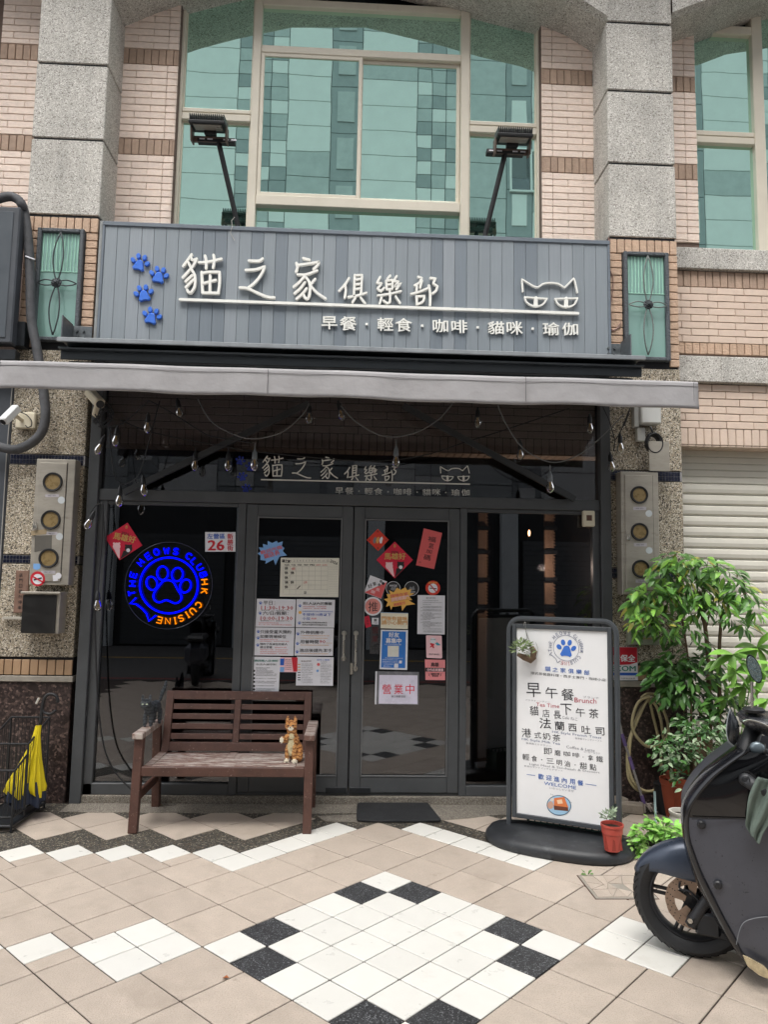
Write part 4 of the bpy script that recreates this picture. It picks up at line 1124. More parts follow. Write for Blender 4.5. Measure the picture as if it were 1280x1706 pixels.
strand([[(1000,668),(1015,700),(1025,735),(1036,715),(1050,680)],[(1050,680),(1044,700),(1038,712)],[(1025,735),(1023,752)]],
       [(1034,746,0,.02),(1019,777,-5,0)], 1.17, 'short black string light cable with two bulbs at the right post')
strand([[(172,835),(170,900),(165,960),(163,990)],[(172,838),(160,842),(150,856)],[(170,835),(173,870),(176,925)]],
       [(147,873,22,0),(163,1008,-4,.0)], 1.17, 'black string light tail with two bulbs hanging down the left post')
b = B(); b.tube([P(u, v, 1.17) for u, v in smooth_line([(158,1010),(160,1100),(164,1180),(175,1250),(195,1290),(222,1318)], 5)], .006, 6)
tag(b.obj('black_cable', CBL), 'thick black cable hanging down the left window and lying toward the bench', 'cable')

# ================================================================ door plate, neon, pilaster fittings
def stroke_font():
    return {'T': [[(0,1),(1,1)],[(.5,1),(.5,0)]], 'H': [[(0,1),(0,0)],[(1,1),(1,0)],[(0,.5),(1,.5)]], 'E': [[(1,1),(0,1),(0,0),(1,0)],[(0,.5),(.85,.5)]], 'M': [[(0,0),(.05,1),(.5,.3),(.95,1),(1,0)]],
    'O': [[(.5+.5*math.cos(q), .5+.5*math.sin(q)) for q in [2*PI*i/12 for i in range(13)]]], 'W': [[(0,1),(.25,0),(.5,.8),(.75,0),(1,1)]],
    'S': [[(.95,.85),(.6,1),(.15,.9),(.05,.7),(.3,.53),(.75,.45),(.95,.25),(.8,.05),(.4,0),(.02,.15)]], 'C': [[(.95,.85),(.6,1),(.2,.88),(0,.5),(.2,.12),(.6,0),(.95,.15)]],
    'L': [[(0,1),(0,0),(.9,0)]], 'U': [[(0,1),(0,.3),(.2,.03),(.5,0),(.8,.03),(1,.3),(1,1)]], 'B': [[(0,0),(0,1),(.7,1),(.85,.78),(.7,.53),(0,.53)],[(.7,.53),(.95,.27),(.75,0),(0,0)]],
    'K': [[(0,1),(0,0)],[(.9,1),(0,.45)],[(.3,.62),(.95,0)]], 'I': [[(.5,1),(.5,0)],[(.2,1),(.8,1)],[(.2,0),(.8,0)]], 'N': [[(0,0),(0,1),(1,0),(1,1)]]}
SFN = stroke_font()
LOGO = [('T',305,655),('H',310,575),('E',318,500),('M',380,395),('E',445,340),('O',515,305),('W',600,295),('S',680,300),('C',790,340),('L',838,385),('U',885,435),('B',915,500)]
LOGO2 = [('H',925,560),('K',922,640),('C',875,755),('U',825,810),('I',780,840),('S',725,870),('I',675,890),('N',612,893),('E',540,885)]
def logo_lines(let, cx=620, cy=590, h=52, w=40):
    out = []
    for ch, x, y in let:
        a = math.atan2(x-cx, -(y-cy))        # clockwise from the top
        ux, uy = math.sin(a), -math.cos(a)   # outward
        rx, ry = math.cos(a), math.sin(a)
        ww = w*(.6 if ch == 'I' else 1)
        for l in SFN[ch]: out.append([(x+rx*(q-.5)*ww+ux*(r-.5)*h, y+ry*(q-.5)*ww+uy*(r-.5)*h) for q, r in l])
    return out
def circle(cx, cy, rx, ry, n=28, rot=0): return [(cx+rx*math.cos(q)*math.cos(rot)-ry*math.sin(q)*math.sin(rot), cy+rx*math.cos(q)*math.sin(rot)+ry*math.sin(q)*math.cos(rot)) for q in [2*PI*i/n for i in range(n)]]
PADL = smooth_line([(620,545),(660,562),(695,625),(727,680),(715,725),(670,742),(600,715),(540,735),(497,712),(492,660),(540,590),(575,552),(620,545)], 3)[:-1]
TOES = [(475,572,45,58,-.3),(567,485,47,58,0),(693,497,47,58,.2),(762,595,45,58,.4)]
TAIL = [(340,695),(290,745),(340,748),(395,790),(430,830),(450,893),(510,845)]
def mapL(s, ox, oy): return lambda l: [(ox+x/s, oy+y/s) for x, y in l]
NY = SFY+.02
nm = mapL(5.12, 160, 860)
neon = thing('neon_sign', 'round blue and orange neon sign with a paw print behind the left window', 'neon sign', tuple(P(281, 1050, NY)))
NB, NO = emis('blue neon', (.0, .0015, 1.0), 1.3), emis('orange neon', (1.0, .24, .003), .62)
def tubes(bd, ls, F, r, closed=False):
    for l in ls: bd.tube([F(u, v) for u, v in l], r, 8, closed=closed)
for it in LOGO: bb = B(); tubes(bb, [nm(l) for l in logo_lines([it])], FY(NY), .0052); bb.obj('blue_letter', NB, neon)
bb = B(); tubes(bb, [nm(circle(620, 590, 248, 238, 40))], FY(NY), .0060, True); bb.obj('blue_ring', NB, neon)
bb = B(); tubes(bb, [nm(PADL)], FY(NY), .0058, True); bb.obj('blue_pad', NB, neon)
for x, y, a, b, r in TOES: bb = B(); tubes(bb, [nm(circle(x, y, a, b, 20, r))], FY(NY), .0058, True); bb.obj('blue_toe', NB, neon)
bb = B(); tubes(bb, [nm(TAIL)], FY(NY), .0055); bb.obj('blue_speech_tail', NB, neon)
for it in LOGO2: bb = B(); tubes(bb, [nm(l) for l in logo_lines([it])], FY(NY), .0045); bb.obj('orange_letter', NO, neon)
cc = P(281, 975, NY+.012); R0 = (P(354, 975, NY)-P(208, 975, NY)).length/2
bb = B(); bb.tube([(cc.x+R0*math.cos(q), NY+.012, cc.z+R0*math.sin(q)) for q in [2*PI*i/60 for i in range(60)]], .0016, 6, closed=True); bb.obj('acrylic_edge', mat('acrylic edge', '3f4558', .2), neon)
# ================================================================ stickers and notices on the glass
SG = SFY+.012      # just in front of the door glass
SGS = GY-.004      # on the fixed side glass
def quad_card(name, label, cat, pts, col, Y, group=None, th=.0012, lift=0):
    F = FY(Y-lift); b = B(); q = [F(*p) for p in pts]
    vs = [p+NF*t for t in (0, th) for p in q]; n = len(q)
    b.add(vs, [tuple(range(n, 2*n))[::1], tuple(range(n-1, -1, -1))]+[(i, (i+1) % n, (i+1) % n+n, i+n) for i in range(n)])
    o = b.obj(name, col); 
    if label: tag(o, label, cat, group)
    return o, lambda u, v: P(u, v, Y-lift)+NF*th
def rect(u0, v0, u1, v1, rot=0):
    cx_, cy_ = (u0+u1)/2, (v0+v1)/2; a = math.radians(rot)
    return [(cx_+(x-cx_)*math.cos(a)-(y-cy_)*math.sin(a), cy_+(x-cx_)*math.sin(a)+(y-cy_)*math.cos(a)) for x, y in ((u0, v0), (u1, v0), (u1, v1), (u0, v1))]
def T_(o, F, items, res=1):
    by = {}
    for it in items:
        s, a, b, h, m = it[:5]; bold = it[5] if len(it) > 5 else 0
        by.setdefault(m.name, (B(), m))
        text_on(by[m.name][0], s, F, a, b, h, NF, bold=bold, res=res, off=.0006)
    for nm_, (bd, m) in by.items(): bd.obj('lettering', m, o)
def patch(o, name, F, pts, m, off=.0003, th=.0003):
    b = B(); q = [F(*p)+NF*off for p in pts]; n = len(q)
    b.add([p+NF*t for t in (0, th) for p in q], [tuple(range(n, 2*n)), tuple(range(n-1, -1, -1))]+[(i, (i+1) % n, (i+1) % n+n, i+n) for i in range(n)])
    return b.obj(name, m, o)
def mpaw(o, F, u, v, s, m):
    b = B(); paw(b, (u, v), [(u-s*.9, v-s*.5), (u-s*.35, v-s*1.1), (u+s*.4, v-s*1.1), (u+s*.95, v-s*.45)], F, NF, .0005, .0003); b.obj('paw_mark', m, o)
def circ(cx, cy, r, n=24): return [(cx+r*math.cos(2*PI*i/n), cy-r*math.sin(2*PI*i/n)) for i in range(n)][::-1]
def burst(cx, cy, rx, ry, n, seed, rot=0):
    q = random.Random(seed); out = []
    for i in range(2*n):
        a = 2*PI*i/(2*n)+rot; k = 1+q.uniform(-.05, .12) if i % 2 == 0 else .74
        out.append((cx+rx*k*math.cos(a), cy+ry*k*math.sin(a)))
    return out
# --- left window
def newyear(u, v, s, rot, label, Y):
    """red diamond greeting card with gold characters and two plain little animals"""
    a = math.radians(rot)
    def W_(x, y): return (u+(x*math.cos(a)-y*math.sin(a))*s, v+(x*math.sin(a)+y*math.cos(a))*s)
    o, F = quad_card('greeting_card', label, 'sticker', [W_(0,-1), W_(1,0), W_(0,1), W_(-1,0)], CARDR, Y)
    T_(o, F, [('馬雄好', W_(-.56,-.2), W_(.6,-.2), s*.36, GOLD, .03), ('2026', W_(-.2,-.42), W_(.2,-.42), s*.13, INK, .02), ('春', W_(-.07,-.76), W_(.07,-.76), s*.18, GOLD)], 2)
    c1, c2 = W_(-.3, .33), W_(.33, .3)
    patch(o, 'pink_animal', F, circ(*c1, s*.2, 16), LPK, .0004); patch(o, 'pink_body', F, [W_(-.42,.46), W_(-.1,.42), W_(-.02,.9), W_(-.08,.9)], LPK, .0004)
    patch(o, 'black_animal', F, circ(*c2, s*.2, 16), INK, .0004); patch(o, 'black_body', F, [W_(.1,.45), W_(.48,.5), W_(.04,.93), W_(.02,.93)], INK, .0004)
    patch(o, 'white_bib', F, circ(*W_(.33,.4), s*.1, 12), PAP, .0008)
    for c in (c1, c2):
        for sx in (-1, 1): patch(o, 'ear', F, circ(c[0]+sx*s*.14, c[1]-s*.16, s*.055, 8), INK if c is c2 else LPK, .0008)
    return o
newyear(206, 902, 32, 12, 'red diamond greeting card at the upper left corner of the left window', SGS)
o, F = quad_card('house_number_plate', 'white house number plate reading 26 in the left window', 'number plate', rect(342, 886.5, 392.5, 919), PAP, SGS, th=.003)
T_(o, F, [('左營區', (345.5, 893.3), (375, 893.3), 8.5, BIN, .03), ('26', (347, 908.5), (373.5, 908.5), 16.5, RED, .06), ('新', (379, 893.5), (388.5, 893.5), 9, RED, .03), ('勝', (379, 903.3), (388.5, 903.3), 9, RED, .03), ('街', (379, 912.8), (388.5, 912.8), 9, RED, .03)], 2)
# --- left door
bl, F = quad_card('speech_sticker', 'blue spiky speech bubble sticker above the calendar on the left door', 'sticker', [(475+(u-475)*1, v) for u, v in [(410+x/7.11, 880+y/7.11) for x, y in [(135,300),(175,275),(150,225),(205,230),(200,185),(255,200),(258,150),(310,175),(365,150),(380,175),(435,155),(425,210),(455,235),(435,270),(485,322),(395,335),(350,437),(325,370),(230,420),(235,385),(170,375),(172,325)]]], SKB, SG)
T_(bl, F, [('歡迎光臨', (434, 921), (470, 911), 6, PINK, .02), ('貓店長', (440, 927), (466, 920), 8, PINK, .03)], 1)
o, F = quad_card('wall_calendar', 'white monthly planner calendar with handwritten marks on the left door', 'calendar', [(468, 929), (565.3, 929.7), (564, 994.7), (466.2, 993.8)], mat('calendar paper', 'dad7c9', .5, var=.03), SG)
cal = B(); q = (468, 929)
def CA(x, y): return (410+x/7.11, 880+y/7.11)
def line(bd, F, a, b, w=.0009, off=.0005):
    pa, pb = F(*a)+NF*off, F(*b)+NF*off; d = (pb-pa).normalized(); n_ = d.cross(NF)*w/2
    bd.add([pa-n_, pa+n_, pb+n_, pb-n_], [(0,1,2,3)])
for i, x in enumerate((445, 520, 595, 668, 745, 820, 893, 970)): line(cal, F, CA(x, 450), CA(x-6, 780 if i < 3 or i == 7 else 728))
for y in (450, 507, 565, 618, 672, 726, 780): line(cal, F, CA(445, y), CA(970, y))
for k in range(17): line(cal, F, CA(978, 450+20*k), CA(1090, 450+20*k), .0007)
line(cal, F, CA(530, 402), CA(985, 402), .0012)
cal.obj('printed_grid', GREY, o)
T_(o, F, [('1  2  3  4  5  6  7  8  9  10  11  12', CA(535, 384), CA(985, 384), 3, GREY)]+[('休', CA(x-20, y), CA(x+20, y), 5.2, INK, .04) for x, y in ((478,475),(478,528),(550,528),(478,585),(480,640),(548,640),(478,696))]+[('貓之家', CA(428, 384), CA(525, 395), 5, INK, .05), ('2026', CA(1000, 385), CA(1085, 420), 5, INK, .04), ('貓', CA(688, 762), CA(715, 762), 5, INK)]+[(s, CA(x-26, 435), CA(x+26, 435), 2.4, INK, .05) for s, x in (('MON',485),('TUE',560),('WED',635),('THU',710),('FRI',785))]+[('SAT', CA(830,435), CA(885,435), 2.6, PINK), ('SUN', CA(905,435), CA(958,435), 2.6, PINK), ('/', CA(600, 700), CA(648, 700), 5.5, INK), ('補班', CA(538,480), CA(585,480), 4.5, PINK), ('公休', CA(680,640), CA(725,640), 4.5, PINK)])
def DN(x, y): return (410+x/7.11, 990+y/7.11)
def notice(label, q, items, paws=()):
    o, F = quad_card('notice_sheet', label, 'notice', [DN(*p) for p in q], PAP, SG, 'paper notices on the shop doors')
    T_(o, F, [(s, DN(x0, y), DN(x1, y+ (x1-x0)*.01), h/7.11, m, bo) for s, x0, x1, y, h, m, bo in items])
    for x, y in paws: mpaw(o, F, *DN(x, y+6), 2.3, BIN)
    return o, F
notice('opening hours sheet reading 11:30-19:30, top left of the four paper notices', [(130,52),(590,60),(575,388),(112,384)],
 [('平日：',205,345,100,45,INK,.01),('11:30-19:30',180,558,158,46,RED,.005),('最後點餐 18:30  最後收客 19:00',180,520,187,11,INK,0),('六/日/假期：',200,500,222,44,INK,.01),('10:00-19:30',172,553,282,46,RED,.005),('最後點餐 18:30  最後收客 19:00',172,520,312,11,INK,0),('每月休假請參考粉專公告',150,385,337,13,PINK,0),('週一、週二公休，店休日請看月曆公告謝謝配合',150,540,358,13,PINK,0)], ((172,102),(168,222)))
notice('blue lettered sheet about children under ten, top right of the four paper notices', [(600,58),(1055,66),(1045,395),(588,390)],
 [('限5人以內的團體',675,1018,108,36,INK,.01),('店內空間有限，不接受併桌',675,950,144,13,RED,0),('人數較多時，請分批入場用餐',675,950,166,13,RED,0),('為維護貓咪安全及用餐品質請見諒',668,1028,200,15,BIN,0),('不接待10歲以下',668,1008,238,38,BIN,0),('小孩',668,760,287,36,BIN,0),('抱歉',772,835,287,20,PINK,0),('每位貴賓低消請點餐點或飲品',665,960,333,17,INK,.01),('請務必照顧好您的隨身物品',665,960,360,17,INK,.01)], ((640,135),(632,340)))
patch(bpy.data.objects['notice_sheet.001'], 'bear_mark', FY(SG-.0012), circ(*DN(640,215), 2.6, 12), YEL, .0004)
notice('reservation sheet, lower left of the four paper notices', [(112,390),(575,396),(562,728),(95,722)],
 [('只接受當天預約',170,535,442,42,INK,.01),('如要現場候位',168,475,498,40,INK,.01),('需依現場狀況安排入座',165,375,535,12,PINK,0),('請先完成登記，並於店外耐心等候',165,510,556,12,PINK,0),('預約了及候位的客人',165,492,588,26,INK,.01),('請注意喔',165,308,625,28,INK,.01),('逾時不候',340,480,628,12,PINK,0),('預約保留十分鐘，逾時請重新排隊',165,498,655,12,PINK,0),('若需取消請提前告知店家',165,480,677,12,PINK,0),('感謝您的體諒與配合，祝用餐愉快',165,496,698,12,PINK,0)], ((146,440),(144,515),(140,600)))
notice('takeaway sheet reading 90, lower right of the four paper notices', [(590,398),(1040,402),(1030,728),(572,724)],
 [('外帶供應中',648,922,450,42,INK,.01),('外帶餐點請提前電話或現場訂購',648,985,488,12,ORG,0),('外帶飲品享有折扣優惠請洽櫃台',645,970,517,12,ORG,0),('用餐時間',642,860,560,44,INK,.01),('90',868,942,560,40,RED,0),('mins',948,1020,575,12,ORG,0),('假日用餐時間請依現場狀況調整',645,980,600,12,ORG,0),('進店後請先潔手',635,1020,662,42,INK,.01),('手部清潔後再與貓咪互動喔謝謝您',640,975,700,12,ORG,0)], ((616,468),(610,582),(606,680)))
o, F = notice('tall rule sheet with black bullets just above the bench back', [(72,738),(408,742),(386,1166),(52,1162)],
 [('請詳閱入店須知',100,375,784,26,GRN,.03),('本店人貓守則',118,355,828,22,INK,.01)]+[(s,118,x1,y,11,INK,0) for s, x1, y in (('請勿餵食店內貓咪',285,868),('請勿強抱貓咪喔',250,884),('請輕聲細語避免驚嚇到貓咪',320,905),('請勿使用閃光燈拍攝貓咪們',330,922),('貓咪睡覺時請勿打擾牠們休息，謝謝',365,942),('請保管好您的隨身物品以免遺失',360,960),('禁止攜帶外食入店，若有違規請見諒',355,995),('請穿著合適襪子入店避免抓傷及咬傷',362,1028),('大聲喧嘩者本店有權請您離開本店',340,1046),('如有不慎抓傷請立刻告知店員處理',330,1080),('若有損壞物品需照價賠償謝謝配合',345,1118),('祝您有個愉快的貓咪時光',300,1136))])
for y in (905,950,993,1035,1085,1125): patch(o, 'bullet', F, circ(*DN(96,y), 1.9, 10), INK, .0004)
o, F = quad_card('cat_breed_card', 'small blue and red illustrated card tucked between the lower notices on the left door', 'card', [DN(404,745),DN(612,748),DN(608,922),DN(400,920)], LPK, SG, lift=-.0004)
patch(o, 'blue_block', F, [DN(406,760),DN(455,760),DN(450,840),DN(404,840)], BIN); patch(o, 'red_block', F, [DN(540,748),DN(612,748),DN(608,915),DN(560,915)], RED); patch(o, 'teal_block', F, [DN(404,860),DN(455,860),DN(450,918),DN(402,918)], SKB)
T_(o, F, [('貓咪介紹表', DN(462,775), DN(535,775), 2.2, INK)]+[('名字與個性簡介', DN(462,y), DN(545,y), 1.5, INK) for y in (800,822,844,866,888)])
def bodytext(o, F, x0, x1, y0, y1, step, h, m, seed=1, D=DN):
    q = random.Random(seed); y = y0; it = []
    pool = '請各位貴賓入店前先詳細閱讀本店相關規定並配合店員指示感謝您的合作'
    while y < y1:
        k = q.randint(0, 10); e = x1 if q.random() < .6 else x0+(x1-x0)*q.uniform(.5, .9)
        it.append((pool[k:k+max(3, int((e-x0)/h))][:22], D(x0, y), D(e, y), h/7.11*.8, m)); y += step
    T_(o, F, it)
o, F = notice('white info sheet on the lower left of a pair, under the takeaway notice', [(603,738),(822,741),(812,1080),(590,1078)], [('餐點說明',650,770,790,18,BRN,0)])
bodytext(o, F, 655, 790, 825, 1060, 20, 13, GREY, 4)
for y in (830,862,895,925,955,985,1012): patch(o, 'line_mark', F, [DN(612,y-5),DN(645,y-5),DN(645,y+5),DN(612,y+5)], INK if y > 900 else ORG)
o, F = notice('white info sheet on the lower right of a pair, under the takeaway notice', [(822,741),(1038,744),(1030,1082),(812,1080)], [('貓咪小檔案',840,990,775,18,BIN,0)])
bodytext(o, F, 880, 1010, 800, 1060, 19, 13, GREY, 9)
patch(o, 'orange_cat_mark', F, circ(*DN(858,830), 2.6, 10), PINK); patch(o, 'blue_mark', F, circ(*DN(848,905), 2.2, 10), SKB)
# --- right door
def RD(x, y): return (590+x/7.11, 870+y/7.11)
o, F = quad_card('lucky_diamond', 'small orange red diamond card with three cats at the top of the right door', 'sticker', [RD(282,78),RD(412,208),RD(287,342),RD(150,210)], CARDO, SG)
for k, (x, m) in enumerate(((245, GREY), (280, ORG), (320, PAP))): patch(o, 'cat_mark', F, [RD(x-8,185),RD(x+14,170),RD(x+22,195),RD(x+8,250),RD(x-14,250),RD(x-20,215)], m)
T_(o, F, [('福', RD(268,108), RD(292,108), 3.4, INK), ('來', RD(174,212), RD(196,212), 3.2, INK), ('到', RD(372,208), RD(394,208), 3.2, INK), ('貓', RD(272,308), RD(294,308), 3.4, INK)])
newyear(590+482/7.11, 870+446/7.11, 30.5, 0, 'larger crimson diamond greeting card in the upper middle of the right door', SG-.0016)
o, F = quad_card('spring_couplet', 'tilted coral red paper with handwritten black characters at the upper right of the right door', 'couplet', [RD(828,72),RD(1045,128),RD(950,555),RD(735,508)], PINK, SG)
T_(o, F, [('福', RD(875,195), RD(970,210), 9, INK, .0), ('氣', RD(885,272), RD(945,288), 9.5, INK), ('加', RD(855,340), RD(922,352), 6.5, INK), ('碼', RD(825,412), RD(908,428), 9, INK), ('貓之家', RD(770,470), RD(795,478), 3, INK)], 2)
o, F = quad_card('good_luck_square', 'tilted square sticker half white half pink with cat drawings on the right door', 'sticker', [RD(192,627),RD(393,703),RD(322,905),RD(120,832)], PAP, SG)
patch(o, 'pink_half', F, [RD(388,708),RD(322,902),RD(124,830)], PINK)
T_(o, F, [('好', RD(165,762), RD(215,745), 7, INK, .02), ('氣', RD(225,735), RD(262,722), 6.5, INK, .02), ('樂', RD(200,815), RD(250,835), 6, LPK, .02), ('來', RD(260,790), RD(305,805), 6, LPK, .02)])
for x, y, m in ((320,700,GREY),(345,725,INK),(300,740,GREY)): patch(o, 'cat_mark', F, circ(*RD(x,y), 2.6, 8), m, .0007)
for k, (x, tx) in enumerate(((465, '美食認證'), (682, '外送合作'))):
    y = 785
    o, F = quad_card('round_badge', '%s round black and white badge sticker behind the orange speech bubble' % ('left' if k == 0 else 'right'), 'sticker', circ(*RD(x,y), 12.3), INK, SG)
    rg = B(); n = 28; pts = circ(*RD(x,y), 11.7, n)
    for i in range(n): line(rg, F, pts[i], pts[(i+1) % n], .0028)
    rg.obj('white_ring', PAP, o)
    T_(o, F, [(tx, RD(x-45,y-35 if k == 0 else y+42), RD(x+45,y-35 if k == 0 else y+42), 3.4, PAP)])
    patch(o, 'drawing', F, [RD(x-35,y+10),RD(x-15,y-25),RD(x+5,y-10),RD(x+25,y-35),RD(x+40,y+12),RD(x,y+25)], GREY)
o, F = quad_card('speech_sticker', 'amber spiky speech bubble sticker in the middle of the right door', 'sticker', [RD(x, y) for x, y in [(385,850),(430,850),(415,805),(470,830),(510,775),(555,800),(610,770),(630,805),(680,790),(665,840),(715,840),(655,880),(690,920),(650,925),(725,970),(618,985),(570,1050),(560,985),(490,1000),(455,1000),(440,1040),(425,985),(380,1000),(400,945),(355,910),(405,900)]], YEL, SG, lift=.003)
T_(o, F, [('貓咪在家', RD(430,875), RD(640,845), 5.5, PINK, .02), ('請輕輕開門', RD(440,920), RD(650,880), 6.5, LPK, .02), ('謝謝配合', RD(470,978), RD(610,950), 5, PINK, .02)])
patch(o, 'yellow_band', F, [RD(435,930),RD(660,900),RD(662,915),RD(440,948)], ORG)
o, F = quad_card('no_smoking_sign', 'round red no smoking sticker on the right door', 'sticker', circ(*RD(935,778), 12.2), CARDO, SG)
patch(o, 'white_disc', F, circ(*RD(935,782), 7.8), PAP); cig = patch(o, 'cigarette', F, [RD(895,775),RD(980,782),RD(980,792),RD(895,785)], INK, .0007)
patch(o, 'red_bar', F, [RD(890,735),RD(900,728),RD(985,828),RD(975,835)], RED, .0011)
T_(o, F, [('請勿吸菸', RD(880,716), RD(990,716), 3.2, YEL)])
o, F = quad_card('push_sticker', 'round pink sticker reading 推 on the left edge of the right door', 'sticker', circ(*RD(224,995), 15.6), PAP, SG)
patch(o, 'pink_disc', F, circ(*RD(224,995), 12.9), mat('rose card', 'dd8f87', .4), .0003); T_(o, F, [('推', RD(170,998), RD(280,998), 16.5, INK)], 2)
def RE(x, y): return (590+x/7.11, 1020+y/7.11)
o, F = quad_card('red_slip', 'tiny tilted red slip below the round 推 sticker', 'sticker', [RE(108,55),RE(178,38),RE(205,165),RE(142,185)], CARDR, SG)
T_(o, F, [('大', RE(142,75), RE(165,72), 3.2, INK), ('吉', RE(148,105), RE(172,100), 3.2, INK), ('利', RE(152,138), RE(178,133), 3.4, INK)])
o, F = quad_card('push_label', 'tiny white square label reading PUSH below the round 推 sticker', 'label', [RE(214,64),RE(292,66),RE(290,145),RE(212,142)], PAP, SG)
T_(o, F, [('推', RE(234,92), RE(270,92), 4.6, INK, .02), ('PUSH', RE(228,126), RE(278,126), 2.2, INK)])
o, F = quad_card('open_strip', 'dark translucent vertical strip with black characters 營業中 on the right door', 'sticker', [RE(195,160),RE(300,160),RE(295,492),RE(185,490)], mat('smoky film', '3a3a3c', .3), SG)
T_(o, F, [('營', RE(215,210), RE(285,210), 11, flatm('dark red ink', '4a1218'), .02), ('業', RE(213,315), RE(283,315), 11, flatm('dark red ink 2', '4a1218'), .02), ('中', RE(215,425), RE(282,425), 11, INK, .02)])
o, F = quad_card('cat_door_card', 'cream card with orange characters warning of cats behind the door', 'notice', [RE(318,0),RE(642,8),RE(638,198),RE(314,188)], mat('cream card', 'e2dcc6', .5), SG)
T_(o, F, [('門後有貓咪', RE(328,70), RE(630,75), 7, ORG, .02), ('請小心開門', RE(328,120), RE(630,125), 7, ORG, .02)])
patch(o, 'blue_edge', F, [RE(318,0),RE(642,8),RE(642,12),RE(318,4)], SKB)
o, F = quad_card('friends_poster', 'blue and white poster reading 好友募集中 on the right door', 'poster', [RE(318,205),RE(640,210),RE(630,682),RE(302,672)], PAP, SG)
patch(o, 'blue_field', F, [RE(335,222),RE(615,228),RE(606,660),RE(320,652)], MBL)
T_(o, F, [('好友', RE(412,265), RE(535,267), 8.4, PAP, .05), ('募集中', RE(378,335), RE(560,338), 8.4, PAP, .05), ('加入好友享優惠活動', RE(365,378), RE(560,382), 2, PAP), ('完成後請出示給店員', RE(368,540), RE(580,545), 2, PAP), ('搜尋官方帳號加入好友', RE(335,560), RE(520,563), 2, PAP), ('追蹤貓咪的日常動態', RE(335,585), RE(520,588), 2, PAP), ('一起來當貓奴', RE(335,610), RE(465,613), 2, PAP), ('歡迎加入', RE(350,635), RE(440,637), 2, PAP)])
patch(o, 'blank_field', F, [RE(400,395),RE(532,397),RE(529,527),RE(397,525)], mat('pale panel', 'd8d6cc', .5), .0007); patch(o, 'small_square', F, [RE(478,605),RE(525,606),RE(523,655),RE(475,654)], PAP, .0007); patch(o, 'small_square', F, [RE(535,570),RE(568,571),RE(566,605),RE(533,604)], PAP, .0007)
o, F = quad_card('rules_sheet', 'tall white sheet of small print on the right side of the right door', 'notice', [RD(755,862),RD(1078,868),RE(1075,262),RE(750,256)], PAP, SG, lift=.0016)
T_(o, F, [('貓之家守則', RD(855,896), RD(965,898), 2.6, INK)])
def bt2(F, o): 
    q = random.Random(5); it = []; pool = '請各位貴賓入店前先詳細閱讀本店相關規定並配合店員指示感謝您的合作祝您用餐愉快'
    y = 925
    while y < 1300:
        k = q.randint(0, 8); e = 1040 if q.random() < .65 else q.randint(900, 1010); x0 = 790 if q.random() < .3 else 815
        it.append((pool[k:k+int((e-x0)/11)], RD(x0, y), RD(e, y+2), 1.6, GREY)); y += 13 if q.random() < .8 else 24
    T_(o, F, it)
bt2(F, o)
o, F = quad_card('delivery_card', 'pink rounded card with a red figure and teal shape under the rules sheet', 'card', [RE(862,272),RE(1032,276),RE(1040,284),RE(1046,535),RE(1036,545),RE(866,538),RE(858,528),RE(854,280)], LPK, SG)
patch(o, 'teal_shape', F, [RE(960,372),RE(985,352),RE(1028,388),RE(990,392)], flatm('teal ink', '2f93a4')); patch(o, 'red_figure', F, [RE(895,372),RE(915,362),RE(955,375),RE(945,395),RE(952,425),RE(935,425),RE(925,405),RE(905,418),RE(898,410),RE(915,390)], RED)
patch(o, 'white_cloud', F, circ(*RE(935,335), 4.8, 14), PAP, .0002); T_(o, F, [('歡迎外帶自取', RE(890,495), RE(1010,497), 3, INK), ('好吃', RE(905,322), RE(970,322), 2.4, GRN)])
o, F = quad_card('partner_sticker', 'pink and black sticker with lightning marks at the lower right of the right door', 'sticker', [RE(840,558),RE(1080,562),RE(1080,803),RE(848,800)], mat('salmon card', 'e58d90', .4), SG)
patch(o, 'black_band', F, [RE(845,655),RE(1078,657),RE(1078,703),RE(846,701)], INK)
T_(o, F, [('高雄', RE(912,617), RE(1003,618), 7, INK, .04), ('合作店家團購', RE(865,680), RE(1058,682), 5, LPK, .03), ('貓咪好禮', RE(912,728), RE(1010,729), 3.4, INK, .04), ('等你來', RE(925,752), RE(1000,753), 3, INK, .04)], 1)
for x, s in ((890,1),(1030,-1)): patch(o, 'lightning_mark', F, [RE(x-8*s,722),RE(x+12*s,730),RE(x+2*s,738),RE(x+14*s,762),RE(x-6*s,742),RE(x+2*s,738)], INK)
o, F = quad_card('open_sign', 'white plastic sleeve sign with red characters 營業中 low on the right door', 'sign', [RE(255,697),RE(770,705),RE(765,1093),RE(245,1087)], mat('clear sleeve', '6f7075', .25), SG, th=.003)
patch(o, 'inner_sheet', F, [RE(300,740),RE(752,745),RE(750,1085),RE(292,1080)], mat('lilac white paper', 'd9d5e6', .3), .0003, .001)
patch(o, 'binder_edge', F, [RE(255,697),RE(272,697),RE(264,1088),RE(245,1087)], PAP, .0003)
T_(o, lambda u, v: F(u, v)+NF*.0012, [('營', RE(335,908), RE(440,908), 16.5, flatm('bright red ink', 'd8203c'), .0), ('業', RE(475,908), RE(580,908), 16.5, flatm('bright red ink 2', 'd8203c'), .0), ('中', RE(612,908), RE(714,908), 16.5, flatm('bright red ink 3', 'd8203c'), .0), ('貓之家歡迎您', RE(440,993), RE(612,995), 3.6, INK)], 2)

